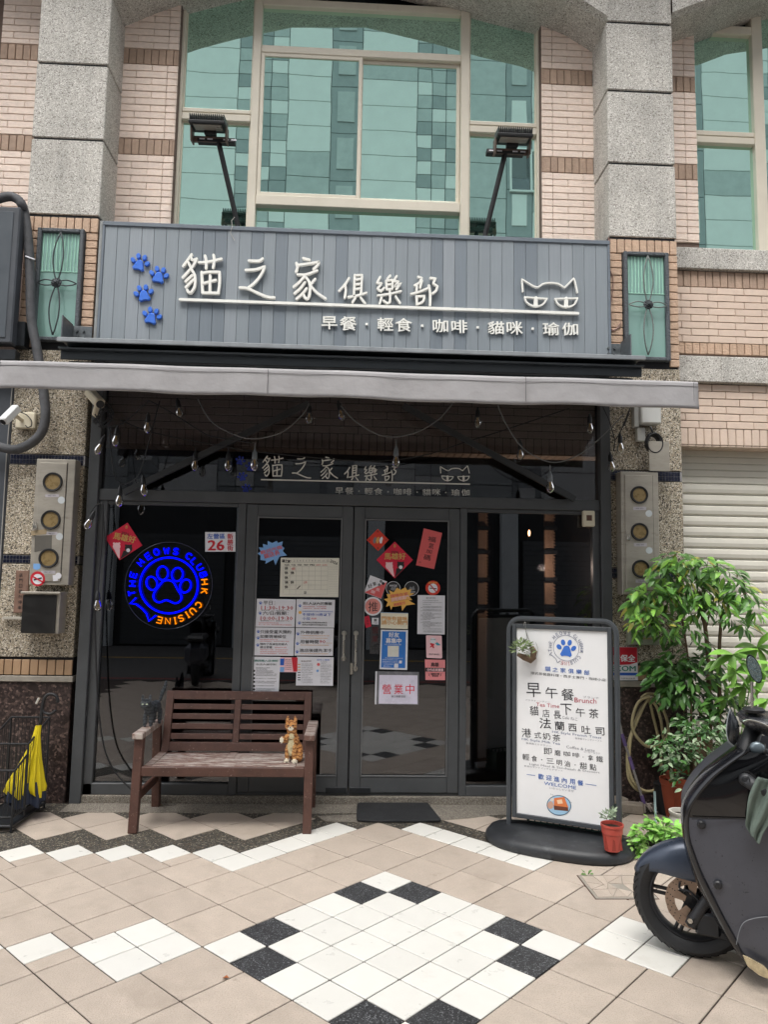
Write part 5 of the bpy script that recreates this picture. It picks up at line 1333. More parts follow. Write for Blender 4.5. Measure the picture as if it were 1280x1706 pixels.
# ================================================================ fittings on the pilasters
def meter_box(TL, TR, BL, BR, circles, rpx, label, side):
    yf = YP-.11
    a, b, c, d = [P(*q, yf) for q in (TL, TR, BL, BR)]
    x0, x1 = (a.x+c.x)/2, (b.x+d.x)/2; z1, z0 = (a.z+b.z)/2, (c.z+d.z)/2
    m = thing('meter_box', label, 'meter box', ((x0+x1)/2, YP, z0), 'steel electricity meter boxes')
    B().cbox(x0, x1, yf, YP-.001, z0, z1, .004).obj('case', STL, m)
    t = .028; w = side
    dr = B(); dx0, dx1 = x0+t, x1-(t+w)
    dr.cbox(dx0, dx1, yf-.008, yf+.004, z0+t, z1-t, .003); dr = dr.obj('door', STL, m)
    g = B(); g.box(dx1-.001, dx1+.004, yf-.0015, yf+.002, z0+t, z1-t); g.obj('door_gap', BLK, m)
    WIN = mat('meter window', '8a7650', .3, var=.2, vs=25)
    for i, (u, v) in enumerate(circles):
        p = P(u, v, yf-.008); R = rpx*.00432
        rg = B(); rg.lathe([(R-.017, .0), (R-.015, -.010), (R-.004, -.012), (R, -.004), (R, .002)], (p.x, yf-.008, p.z), 28, 'Y', cap=False); rg.obj('window_ring', RUB, dr, smooth=True)
        B().lathe([(0, -.003), (R-.012, -.003), (R-.012, .002)], (p.x, yf-.008, p.z), 24, 'Y').obj('meter_window', WIN, dr)
    return m, dr, yf-.008, (x0, x1, z0, z1)
YM = YP-.11
mb, dr, yd, bx = meter_box((62, 765), (125, 765), (47, 972), (115, 977), ((88,803),(84.6,866),(81,930)), 16.6, 'stainless meter box with three round windows and stickers on the left pilaster', .03)
def label_on(par, name, q, m, Y, txt=()):
    b = B(); v = [P(*p, Y) for p in q]; n = len(v)
    b.add([p+NF*t for t in (0, .001) for p in v], [tuple(range(n, 2*n)), tuple(range(n-1, -1, -1))]+[(i, (i+1) % n, (i+1) % n+n, i+n) for i in range(n)])
    o = b.obj(name, m, par)
    for s, a, c, h, mm in txt:
        t = B(); text_on(t, s, lambda u, w: P(u, w, Y)+NF*.0014, a, c, h, NF, bold=.02, res=1); t.obj('lettering', mm, par)
    return o
WL = mat('greyish label', 'b9b4ba', .5)
def M5(x, y): return (20+x/5.019, 740+y/5.019)
for q in ((278,420,392,442),(285,735,380,758),(243,1058,362,1082)): label_on(dr, 'name_strip', rect(*M5(q[0],q[1]), *M5(q[2],q[3])), WL, yd, [('電表', M5(q[0]+20,q[1]+11), M5(q[2]-20,q[1]+11), 1.6, GREY)])
for x, y in ((413,468),(397,772)): label_on(dr, 'round_seal', circ(*M5(x,y), 6, 16), mat('pale seal', 'c3c9cc', .5), yd)
label_on(dr, 'blue_sticker', [M5(180,998),M5(238,1000),M5(236,1040),M5(205,1052),M5(178,1040)], SKB, yd)
label_on(dr, 'tape', [M5(160,725),M5(290,708),M5(292,750),M5(160,765)], mat('old tape', 'a08f72', .6), yd); label_on(dr, 'dark_patch', [M5(190,765),M5(335,762),M5(330,872),M5(188,902)], mat('dark tape', '5d5a54', .5), yd-.0004)
o = label_on(dr, 'no_smoking_sticker', [p for p in circ(*M5(215,1125), 12.4, 24)], RED, yd-.0006); label_on(dr, 'sticker_centre', circ(*M5(215,1128), 8.6, 20), PAP, yd-.002); label_on(dr, 'red_bar', [M5(165,1108),M5(172,1098),M5(262,1148),M5(256,1158)], RED, yd-.0045); label_on(dr, 'cigarette', [M5(180,1128),M5(248,1112),M5(250,1124),M5(182,1140)], INK, yd-.0035)
label_on(dr, 'cat_sticker', circ(*M5(388,1100), 5.2, 14), PAP, yd-.0006); label_on(dr, 'paper_scrap', [M5(340,1095),M5(375,1092),M5(385,1140),M5(345,1145)], PAP, yd)
pl_ = B(); p = P(*M5(198,692), yd); pl_.cbox(p.x-.014, p.x+.014, yd-.018, yd-.004, p.z-.016, p.z+.014, .003); pl_.tube([(p.x-.008, yd-.011, p.z+.013), (p.x-.006, yd-.011, p.z+.036), (p.x+.006, yd-.011, p.z+.036), (p.x+.008, yd-.011, p.z+.013)], .0025, 6); pl_.obj('padlock', CHR, mb)
mb2, dr2, yd2, bx2 = meter_box((1034, 786), (1098, 786), (1038, 992), (1100, 990), ((1065.5,824.5),(1066,886),(1068,947.5)), 15.8, 'plain stainless meter box with three round windows on the right pilaster', .02)
for u, v in ((1066,847),(1067,907.5),(1070,968)): label_on(dr2, 'name_strip', rect(u-10.5, v-2.7, u+11, v+2.7), WL, yd2, [('電表', (u-7,v), (u+7,v), 1.6, GREY)])
for u, v in ((1081.5,855.5),(1082,917)): label_on(dr2, 'round_seal', circ(u, v, 5.6, 16), mat('pale seal 2', 'c3c9cc', .5), yd2)
p = P(1046.5, 897, yd2); pl_ = B(); pl_.cbox(p.x-.013, p.x+.013, yd2-.018, yd2-.004, p.z-.015, p.z+.013, .003); pl_.tube([(p.x-.007, yd2-.011, p.z+.012), (p.x-.005, yd2-.011, p.z+.034), (p.x+.005, yd2-.011, p.z+.034), (p.x+.007, yd2-.011, p.z+.012)], .0025, 6); pl_.obj('padlock', CHR, mb2)
# dark letter box
yl = YP-.13; a, d = P(40, 988, yl), P(92, 1056, yl)
lb_ = thing('letter_box', 'open topped steel letter box with a black front below the left meter box', 'letter box', ((a.x+d.x)/2, YP, d.z))
B().cbox(a.x, d.x+.02, yl, YP-.001, d.z, a.z, .004).obj('case', STL, lb_); B().cbox(a.x-.002, d.x-.002, yl-.012, yl-.001, d.z+.004, a.z-.012, .003).obj('front', mat('black enamel', '1c1b1a', .4, var=.2, vs=14), lb_)
B().cbox(a.x-.012, d.x+.028, yl-.03, YP-.001, a.z-.004, a.z+.012, .003, Matrix.Translation((0,0,0))).obj('lid', STL, lb_)
# wooden plaque
yq = YP-.02; a, d = P(26.5, 950, yq), P(43, 1021, yq)
pq = B(); pq.cbox(a.x, d.x+.004, yq, YP-.001, d.z, a.z, .003); pq = pq.obj('wooden_plaque', mat('plaque wood', '7d6153', .6, var=.2, vs=14, stretch=(6,1,1)))
tag(pq, 'narrow wooden plaque with vertical characters 店門口請勿停車 beside the left meter box', 'plaque')
t = B()
for i, ch in enumerate('店門口請勿停車'): v = 958+i*9.0; text_on(t, ch, FY(yq-.001), (35-i*.35-2.8, v), (35-i*.35+2.8, v), 6.0, NF, bold=.01, res=1)
t.obj('lettering', INK, pq)
a = P(5, 1029, YP-.03); b = P(38, 1030, YP-.03)
tag(B().cbox(a.x, b.x, YP-.04, YP-.01, a.z-.012, a.z+.008, .002).obj('conduit_stub', mat('pale conduit', 'a8a398', .5)), 'short pale horizontal conduit ending at the letter box', 'conduit')
# security cameras
def P7(x, y): return (x/7.11, 640+y/7.11)
cm = thing('security_camera', 'white bullet camera on a cream junction box at the left edge below the awning', 'camera', tuple(P(42, 700, YP)))
a, d = P(*P7(192,330), YP-.04), P(*P7(410,530), YP-.04)
B().cbox(a.x, d.x, YP-.045, YP-.001, d.z, a.z, .008).obj('junction_box', CRM, cm)
p0, p1 = P(*P7(250,420), YP-.06), P(*P7(150,350), YP-.16)
B().tube([(p0.x, YP-.045, p0.z), p0, p1], .014, 10).obj('mount', CRM, cm, smooth=True)
c0, c1 = P(*P7(195,290), YP-.14), P(*P7(45,440), YP-.24)
dv = (c1-c0).normalized(); Rm = dv.to_track_quat('X', 'Z').to_matrix().to_4x4(); Rm.translation = c0
B().cbox(-.01, .17, -.03, .03, -.028, .03, .008, Rm).obj('body', mat('white camera', 'd9dcdc', .35, var=.05), cm)
B().lathe([(0, .171), (.022, .171), (.024, .165)], n=16, ax='X', M=Rm).obj('lens', BLKM, cm)
B().tube([P(*P7(x,y), YP-.06) for x, y in smooth_line([(240,330),(320,370),(375,440),(370,500),(330,515),(300,490)], 4)], .004, 6).obj('cable', CBL, cm)
cm2 = thing('security_camera', 'cream bullet camera tucked under the left end of the awning with black cables', 'camera', tuple(P(165, 690, YP)))
c0, c1 = P(150, 655, YP-.02), P(178, 686, .95)
dv = (c1-c0).normalized(); Rm = dv.to_track_quat('X', 'Z').to_matrix().to_4x4(); Rm.translation = c0
B().cbox(-.02, .26, -.035, .035, -.03, .035, .01, Rm).obj('body', CRM, cm2); B().lathe([(0, .266), (.026, .266), (.03, .262)], n=16, ax='X', M=Rm).obj('lens', BLKM, cm2)
p = P(158, 690, YP-.08); B().tube([(p.x, YP, p.z), p, P(163, 672, YP-.1)], .022, 10).obj('mount', CRM, cm2, smooth=True)
q = B(); rr = random.Random(8)
for i in range(6): q.tube([P(u+rr.uniform(-6,6), v+rr.uniform(-5,5), 1.1) for u, v in smooth_line([(170,668),(185,690),(172,712),(160,700),(175,682)], 4)], .004, 6)
q.obj('cable_bundle', CBL, cm2)
# corrugated pipe
q = B(); pts = [P(u, v, YP-.09 if v > 345 else YP-.12) for u, v in smooth_line([(-22,342),(0,331),(22,329),(38,345),(46,392),(50,455),(52,530),(62,585),(73,655),(75,700),(62,730),(25,749),(-20,738)], 9)]
r_ = [.0335*(1+.05*(i % 2)) for i in range(len(pts))]
tag(q.tube(pts, r_, 12).obj('insulated_pipe', mat('wrapped pipe', '4a4b4e', .7, var=.3, vs=18, bump=.8), smooth='all'), 'thick black wrapped pipe curving down the left pilaster', 'pipe')
p = P(50, 430, YP-.125); tag(B().tube([p+Vector((-.035,0,.012)), p+Vector((.036,0,-.012))], .006, 6).obj('cable_tie', PAP), 'white cable tie round the black wrapped pipe', 'cable tie')
# neighbour's sign box cut by the edge
YB = 1.08; a, d = P(33, 345, YB), P(20, 572, YB)
nbx = thing('neighbour_sign_box', 'dark blue grey light box sign cut off by the left edge above the awning', 'sign', (-3.2, YB, d.z))
B().cbox(-3.9, (a.x+d.x)/2, YB, YB+.1, d.z, a.z, .01).obj('box', DPN, nbx); B().cbox(-3.9, (a.x+d.x)/2-.045, YB-.006, YB+.002, d.z+.04, a.z-.04, .004).obj('panel', mat('sign panel', '4c5258', .4, var=.1), nbx)
p = P(38, 560, YP-.06); B().cbox(p.x-.07, p.x+.03, YP-.1, YP-.005, p.z-.09, p.z+.1, .004).obj('bracket', DRK, nbx)
B().cbox(-3.9, p.x+.0, YB+.02, YB+.1, d.z-.12, d.z-.04, .004).obj('rail', DRK, nbx)
# right pilaster utilities
yu = YP-.1; a, d = P(1071, 684, yu), P(1103, 706, yu)
ub = thing('utility_box', 'pale grey plastic utility box high on the right pilaster just below the awning', 'utility box', ((a.x+d.x)/2, YP, d.z))
B().cbox(a.x-.01, d.x, yu, YP-.001, d.z, a.z+.1, .01).obj('cover', mat('pale grey plastic', 'bfc0bd', .4, var=.05), ub); B().cbox(a.x-.05, a.x-.012, yu+.04, YP-.001, d.z-.02, a.z+.1, .004).obj('side_rail', mat('pale grey plastic 2', 'a7a8a6', .5), ub)
a, d = P(1062, 712, yu+.05), P(1076, 735, yu+.05); B().cbox(a.x, d.x, yu+.05, YP-.001, d.z, a.z, .004).obj('switch', mat('pale grey plastic 3', 'b2b2ae', .5), ub)
p = P(1089, 736, yu-.01); q = B(); rr = random.Random(2)
for i in range(9):
    R = .062+rr.uniform(-.012, .01); ox, oz = rr.uniform(-.01, .01), rr.uniform(-.012, .012)
    q.tube([(p.x+ox+R*.85*math.cos(t), yu-.02+i*.006, p.z+oz+R*1.05*math.sin(t)) for t in [2*PI*k/24 for k in range(24)]], .005, 6, closed=True)
for i in range(4): q.tube([p+Vector((rr.uniform(-.05,.04), 0, -.05)), p+Vector((rr.uniform(-.05,.0), 0, -.13-rr.random()*.03)), p+Vector((rr.uniform(-.01,.05), 0, -.09)), p+Vector((rr.uniform(0,.05), 0, -.03))], .003, 5)
q.tube([p+Vector((0,0,.06)), p+Vector((-.02,0,.12))], .008, 6)
tag(q.obj('cable_coil', CBL, smooth='all'), 'coil of black cable hanging under the utility box on the right pilaster', 'cable')
a, d = P(1077, 737, YP-.07), P(1112, 787, YP-.07)
cp = B(); cp.cbox(a.x, d.x, YP-.12, YP-.112, d.z, a.z, .002, None); tag(cp.obj('cover_plate', STL), 'blank steel cover plate below the cable coil above the right meter box', 'plate')
q = B()
for l in (((1017,398),(1013,420),(1015,445),(1022,470),(1016,520),(1013,540),(1020,552),(1033,545)),((1014,396),(1016,430),(1013,480),(1019,530),(1014,545),(1024,552),(1035,538))): q.tube([P(u, v, YP-.01) for u, v in smooth_line(l, 5)], .004, 6)
tag(q.obj('loose_cable', mat('brownish wire', '8b6a60', .5)), 'loose pale cables between the sign and the right decorative window', 'cable')
# meter cabinet low on the right pilaster, behind the tree
a, d = P(1047, 1003, YP-.06), P(1099, 1075, YP-.06)
gb = thing('gas_meter_box', 'pale green framed box with a louvred window behind the tree on the right pilaster', 'box', ((a.x+d.x)/2, YP, d.z))
B().cbox(a.x, d.x, YP-.06, YP-.001, d.z, a.z, .004).obj('case', mat('pale green steel', '8f9484', .5, var=.15), gb)
for i in range(7): z = d.z+.05+i*(a.z-d.z-.1)/6; B().cbox(a.x+.04, d.x-.05, YP-.068, YP-.059, z-.006, z+.006, .002).obj('louvre', mat('tan louvre', '9d8f63', .5), gb)
# security company sign
a, d = P(1008, 1077, YP-.02), P(1062, 1133, YP-.02)
sc_, F = quad_card('security_sign', 'red and white security company plate with a blue stripe behind the A board', 'sign', [(1006,1077),(1062,1077.5),(1063,1133),(1007,1133)], PAP, YP-.01, th=.004)
patch(sc_, 'red_field', F, [(1006.5,1077.5),(1061.5,1078),(1062,1103),(1050,1106.5),(1034,1107.5),(1018,1106.5),(1006.5,1103)], flatm('sign red', 'b8152c')); patch(sc_, 'blue_stripe', F, [(1007,1120),(1062.3,1120.5),(1062.5,1125),(1007.3,1124.6)], BIN)
T_(sc_, F, [('中興保全', (1010,1095.5), (1058,1096.5), 11.5, PAP, .05), ('SECOM', (1010,1113), (1059,1113.5), 8.5, GRN, .05), ('SECOM 中興保全集團', (1020,1129.6), (1058,1130), 3, GREY)], 2)
# ================================================================ bench
bn = thing('bench', 'weathered red brown slatted wooden bench in front of the left window', 'bench', (-1.02, .9, 0))
bx0, bx1 = -1.605, -.443
for x0 in (bx0, bx1-.058):
    b = B(); w = .056
    vs = [(x, y, z) for (y, z) in ((.60, 0), (.655, 0), (.715, .576), (.655, .576)) for x in (x0, x0+w)]
    b.add(vs, [(0,1,3,2),(2,3,5,4),(4,5,7,6),(6,7,1,0),(0,2,4,6),(1,7,5,3)]); o = b.obj('front_leg', WOOD, bn)
    md = o.modifiers.new('b', 'BEVEL'); md.width = .004; md.segments = 2
    b = B(); vs = [(x, y, z) for (y, z) in ((1.16, 0), (1.215, 0), (1.14, .595), (1.085, .595)) for x in (x0, x0+w)]
    b.add(vs, [(0,1,3,2),(2,3,5,4),(4,5,7,6),(6,7,1,0),(0,2,4,6),(1,7,5,3)]); o = b.obj('rear_leg', WOOD, bn)
    md = o.modifiers.new('b', 'BEVEL'); md.width = .004; md.segments = 2
    B().cbox(x0-.006, x0+w+.008, .615, 1.12, .578, .617, .005).obj('armrest', WOODW, bn)
    B().cbox(x0+.016, x0+.042, .66, 1.16, .175, .235, .004).obj('side_stretcher', WOOD, bn)
    B().lathe([(0, -.002), (.008, -.002), (.009, .001)], (x0+.028, .615, .12), 10, 'Y').obj('plug', mat('pale plug', 'a58672', .6), bn)
sx0, sx1 = bx0+.06, bx1-.06
B().cbox(sx0-.002, sx1+.002, .635, .665, .343, .403, .004).obj('front_rail', WOOD, bn)
B().cbox(sx0-.002, sx1+.002, 1.09, 1.115, .33, .39, .004).obj('back_rail', WOOD, bn)
for i in range(7):
    y = .670+i*.060; z = .404-.010*i/6
    B().cbox(sx0+.055, sx1-.055, y, y+.046, z-.020, z, .004).obj('seat_slat', WOODW, bn)
for x in (sx0, (sx0+sx1)/2-.028, sx1-.056): B().cbox(x, x+.054, .667, 1.088, .372, .4005 if x in (sx0, sx1-.056) else .3985, .003).obj('seat_batten', WOODW, bn)
# back: leaning rails
def lean(z): return 1.115+(z-.39)*.26
def slat(x0, x1, z0, z1, t, m, nm):
    b = B(); c = .003
    vs = [(x, lean(z)+dy, z) for x in (x0, x1) for (dy, z) in ((-t/2, z0), (t/2, z0), (t/2, z1), (-t/2, z1))]
    b.add(vs, [(3,2,1,0),(4,5,6,7),(0,1,5,4),(1,2,6,5),(2,3,7,6),(3,0,4,7)]); o = b.obj(nm, m, bn)
    md = o.modifiers.new('b', 'BEVEL'); md.width = .003; md.segments = 2
xb0, xb1 = -1.541, -.493
for x in (xb0, xb1-.052): slat(x, x+.052, .398, .803, .034, WOOD, 'back_stile')
zr = (.803, .742)
slat(xb0+.052, xb1-.052, .747, .803, .03, WOOD, 'top_rail'); slat(xb0+.052, xb1-.052, .402, .458, .03, WOOD, 'bottom_rail')
xm = P(395, 1200, 1.17).x
slat(xm-.022, xm+.022, .459, .746, .03, WOOD, 'middle_stile')
for i in range(4):
    z = .478+i*.0665
    for a, b_ in ((xb0+.053, xm-.023), (xm+.023, xb1-.053)): slat(a, b_, z, z+.037, .018, WOOD, 'back_slat')
# brick-built cat figures
def blocky(name, ells, m, depth, parent, label=None):
    b = B()
    for c, r, *rot in ells:
        M = None
        if rot: M = Matrix.Translation(c) @ Matrix.Rotation(rot[0], 4, rot[1]) @ Matrix.Translation(-Vector(c))
        b.ell(c, r, 12, 8, M)
    o = b.obj(name, m, parent)
    md = o.modifiers.new('blocks', 'REMESH'); md.mode = 'BLOCKS'; md.octree_depth = depth; md.scale = .92; md.use_remove_disconnected = False
    return o
def stripes(name, c1, c2, sc):
    m = mat(name, c1, .5, var=.15, vs=30); t = m.node_tree; n = t.nodes; L = t.links
    bs = n['Principled BSDF']; geo = n.new('ShaderNodeNewGeometry'); w = n.new('ShaderNodeTexWave'); w.inputs['Scale'].default_value = sc; w.inputs['Distortion'].default_value = 6; w.inputs['Detail Scale'].default_value = 3; w.bands_direction = 'Z'
    L.new(geo.outputs['Position'], w.inputs['Vector']); mr = n.new('ShaderNodeMapRange'); mr.inputs[1].default_value = .6; mr.inputs[2].default_value = .66; L.new(w.outputs['Fac'], mr.inputs[0])
    mx = n.new('ShaderNodeMix'); mx.data_type = 'RGBA'; src = bs.inputs['Base Color'].links[0].from_socket; L.new(src, mx.inputs[6]); mx.inputs[7].default_value = (*srgb(c2), 1); L.new(mr.outputs[0], mx.inputs[0]); L.new(mx.outputs[2], bs.inputs['Base Color']); return m
cx, cy, cz = -.598, .83, .402
oc = thing('cat_figure', 'orange tabby cat figure of little blocks, sitting on the bench seat with one paw raised', 'cat figurine', (cx, cy, cz))
V = Vector
blocky('body', [((cx+.02, cy+.02, cz+.065), (.052, .055, .068)), ((cx+.005, cy, cz+.13), (.042, .042, .06)), ((cx-.004, cy-.008, cz+.20), (.033, .033, .045)), ((cx-.010, cy-.015, cz+.235), (.040, .036, .036)),
    ((cx-.036, cy-.01, cz+.272), (.010, .008, .026), .15, 'Y'), ((cx+.018, cy-.01, cz+.272), (.010, .008, .026), -.15, 'Y'),
    ((cx+.052, cy-.02, cz+.04), (.024, .04, .04)), ((cx+.020, cy-.045, cz+.06), (.016, .016, .062)), ((cx-.03, cy-.035, cz+.06), (.014, .014, .058)),
    ((cx-.038, cy-.035, cz+.155), (.018, .02, .034), .5, 'Y'), ((cx-.06, cy-.05, cz+.150), (.016, .015, .02))], stripes('tabby', 'c9955c', '8f5c34', 13), 6, oc)
blocky('belly', [((cx-.006, cy-.038, cz+.10), (.024, .014, .058)), ((cx-.006, cy-.034, cz+.165), (.022, .014, .025))], mat('cream blocks', 'c9bd98', .5, var=.15, vs=60), 5, oc)
blocky('muzzle', [((cx-.012, cy-.047, cz+.222), (.020, .010, .014)), ((cx-.066, cy-.06, cz+.150), (.015, .014, .019)), ((cx-.03, cy-.05, cz+.012), (.018, .02, .012)), ((cx+.024, cy-.065, cz+.012), (.02, .022, .012))], mat('white blocks', 'e0d8c4', .5), 5, oc)
for dx in (-.026, .004): B().ell((cx+dx, cy-.050, cz+.243), (.0065, .004, .004), 8, 6).obj('eye', INK, oc)
B().ell((cx-.012, cy-.058, cz+.230), (.005, .003, .0035), 8, 6).obj('nose', INK, oc)
cx, cy, cz = -1.578, .84, .617
bc = thing('cat_figure', 'dark grey cat figure standing with raised tail on the left armrest of the bench', 'cat figurine', (cx, cy, cz))
blocky('body', [((cx+.022, cy+.10, cz+.115), (.034, .10, .042)), ((cx+.006, cy+.03, cz+.12), (.036, .05, .048)), ((cx-.004, cy-.03, cz+.155), (.036, .034, .034)),
    ((cx-.028, cy-.03, cz+.193), (.009, .008, .022)), ((cx+.022, cy-.03, cz+.193), (.009, .008, .022)),
    ((cx-.014, cy, cz+.045), (.013, .015, .055)), ((cx+.022, cy+.012, cz+.045), (.013, .015, .055)), ((cx+.005, cy+.15, cz+.05), (.014, .02, .06)), ((cx+.045, cy+.16, cz+.05), (.014, .02, .06)),
    ((cx+.045, cy+.19, cz+.19), (.012, .014, .05), .25, 'Y'), ((cx+.06, cy+.20, cz+.235), (.011, .012, .045), .15, 'Y')], stripes('charcoal blocks', '484d52', '2c3034', 14), 6, bc)
for dx in (-.018, .010): B().ell((cx+dx, cy-.064, cz+.158), (.0075, .004, .004), 8, 6).obj('eye', mat('pale green eye', 'b9c4a8', .3), bc)

# ================================================================ umbrella rack and umbrella
rk = thing('umbrella_rack', 'black wire umbrella rack with slanted top at the left wall', 'umbrella stand', (-2.6, .95, 0))
X0, X1, Y0, Y1 = -2.62, -2.335, .62, 1.125
X0 = -2.60
hf, hm_, hb = .378, .505, .62
ym = .80
r = B(); R0 = .007
def seg(bd, *p, r=R0): bd.tube(p, r, 6)
for x in (X0, X1):
    seg(r, (x, Y0, .0), (x, Y0, hf)); seg(r, (x, Y1, 0), (x, Y1, hb)); seg(r, (x, ym, .05), (x, ym, hm_))
    seg(r, (x, Y0, hf), (x, ym, hf+.065)); seg(r, (x, ym, hm_), (x, Y1, hb)); seg(r, (x, Y0, .09), (x, Y1, .09)); seg(r, (x, Y0, .035), (x, Y1, .035), r=.010)
for y, z in ((Y0, hf), (ym, hm_), (Y1, hb), (Y0, .09), (Y1, .09), (Y0, .035), (Y1, .035)): seg(r, (X0, y, z), (X1, y, z))
r.obj('frame', BLKM, rk)
wz = B()
for i in range(1, 16):
    y = Y0+(Y1-Y0)*i/16; t = (y-Y0)/(ym-Y0) if y < ym else 0
    z = hf+.065*t if y < ym else hm_+(hb-hm_)*(y-ym)/(Y1-ym)
    for x in (X0, X1): seg(wz, (x, y, .09), (x, y, z), r=.0022)
for i in range(1, 10):
    x = X0+(X1-X0)*i/10
    for y, z in ((Y0, hf), (Y1, hb), (ym, hm_)): seg(wz, (x, y, .09), (x, y, z), r=.0022)
wz.obj('wire_bars', BLKM, rk, kind='stuff')
B().cbox(X0+.01, X1-.01, Y0+.01, Y1-.01, .03, .042, .004).obj('drip_tray', DRK, rk)
um = thing('umbrella', 'closed yellow and navy umbrella with curved black handle standing in the wire rack', 'umbrella', (-2.42, .88, .05))
YU = .90
top, bot = P(64, 1208, YU), P(38, 1340, YU)
pt = [P(u, v, YU) for u, v in smooth_line([(67,1207),(70,1182),(73,1166),(80,1157),(90,1157),(96,1164),(96,1170)], 4)]
B().tube(pt, .0105, 10).obj('handle', BLKM, um, smooth='all'); B().tube([P(u, v, YU) for u, v in smooth_line([(70,1183),(76,1188),(85,1189),(93,1183)], 4)], .009, 8).obj('lower_hook', BLKM, um, smooth='all')
B().tube([P(66, 1162, YU), P(61, 1172, YU)], .011, 8).obj('push_button', CHR, um)
def cone(rows, m, nm, nfold=13, seed=1):
    b = B(); k = nfold*6; vs = []; q = random.Random(seed); ph = [q.uniform(-.25, .25) for _ in range(nfold)]
    for (u0, u1, v) in rows:
        a, c = P(u0, v, YU), P(u1, v, YU); ctr = (a+c)/2; R = (c-a).length/2
        for i in range(k):
            t = 2*PI*i/k; w = 1+.17*math.sin(t*nfold+ph[int(i/6) % nfold]*3)*min(1, R/.05)
            edge = .018*math.sin(t*5+1)*(1 if v > 1310 else 0)
            vs.append((ctr.x+R*w*math.cos(t), ctr.y+R*.75*w*math.sin(t), ctr.z+edge))
    fs = [(i*k+j, i*k+(j+1) % k, (i+1)*k+(j+1) % k, (i+1)*k+j) for i in range(len(rows)-1) for j in range(k)]
    b.add(vs, fs); return b.obj(nm, m, um, smooth='all')
cone([(60,69,1208),(55,67,1225),(48,67,1245),(38,67,1265),(27,69,1285),(18,70,1300),(12,72,1314),(20,71,1322)], mat('yellow cloth', 'd2bd10', .6, var=.1, vs=12), 'yellow_canopy', 13)
cone([(26,66,1300),(17,70,1318),(15,71,1330),(17,70,1338)], mat('navy cloth', '20293d', .6, var=.1), 'navy_border', 9, 4)
B().tube([P(64, 1208, YU), P(42, 1345, YU)], .005, 6).obj('shaft', CHR, um)

# ================================================================ A board
dr_ = Vector((.888, -.459, 0)); nb_ = Vector((-.459, -.888, 0)); ob_ = Vector((.84, .575, 0))
def L3(s, t, z): return ob_+dr_*s+nb_*t+Vector((0, 0, z))
MB_ = Matrix(((dr_.x, nb_.x, 0, ob_.x), (dr_.y, nb_.y, 0, ob_.y), (0, 0, 1, 0), (0, 0, 0, 1)))
ab = thing('sidewalk_sign', 'white A board menu sign in a dark tube frame standing right of the doors', 'sign', tuple(L3(.32, 0, 0)))
q = B(); pts = [L3(-.012, 0, .06), L3(-.012, 0, 1.30)]+[L3(-.012+.08*(1-math.cos(a)), 0, 1.31+.08*math.sin(a)) for a in [PI/2*i/6 for i in range(1, 7)]]+[L3(.672-.08*(1-math.cos(a)), 0, 1.31+.08*math.sin(a)) for a in [PI/2*i/6 for i in range(6, 0, -1)]]+[L3(.672, 0, 1.30), L3(.672, 0, .06)]
q.tube(pts, .0175, 8, flat=tuple(nb_)); q.obj('tube_frame', mat('slate powder coat', '3d4145', .45, var=.08), ab)
pf = B(); s0, s1, z0, z1 = .012, .645, .125, 1.355
SLP = mat('dark slate frame', '3f4347', .5, var=.1)
pf.cbox(s0, s0+.028, -.012, .016, z0, z1, .003, MB_).cbox(s1-.028, s1, -.012, .016, z0, z1, .003, MB_).cbox(s0+.028, s1-.028, -.011, .015, z0, z0+.028, .003, MB_).cbox(s0+.028, s1-.028, -.011, .015, z1-.028, z1, .003, MB_)
pf.obj('panel_frame', SLP, ab)
BD = mat('menu board white', 'e6e6e6', .35, var=.02)
pn = B().box(s0+.02, s1-.02, -.006, .004, z0+.02, z1-.02, MB_).obj('menu_panel', BD, ab)
def FB(u, v): return PV(u, v, ob_+nb_*.005, dr_)
def BT(items, res=1):
    by = {}
    for it in items:
        s, a, b_, h, m = it[:5]; bold = it[5] if len(it) > 5 else 0
        if m is DINK and len(s) == 1: q_ = B(); text_on(q_, s, FB, a, b_, h, nb_, bold=bold, res=res); q_.obj('menu_character', m, pn); continue
        by.setdefault(m.name, (B(), m)); text_on(by[m.name][0], s, FB, a, b_, h, nb_, bold=bold, res=res)
    for bd, m in by.values(): bd.obj('lettering', m, pn)
def Z3(x, y): return (800+x/3.554, 980+y/3.554)
DINK = flatm('menu ink', '2b2b30'); GRI = flatm('menu grey', '8f8f96'); REDI = flatm('menu red', 'b5505e'); BLI = flatm('menu blue', '4069b0'); GBL = flatm('menu slate', '6b7796')
def bline(s, x0, y0, x1, y1, h, m, bo=0): return (s, Z3(x0, y0), Z3(x1, y1), h/3.554, m, bo)
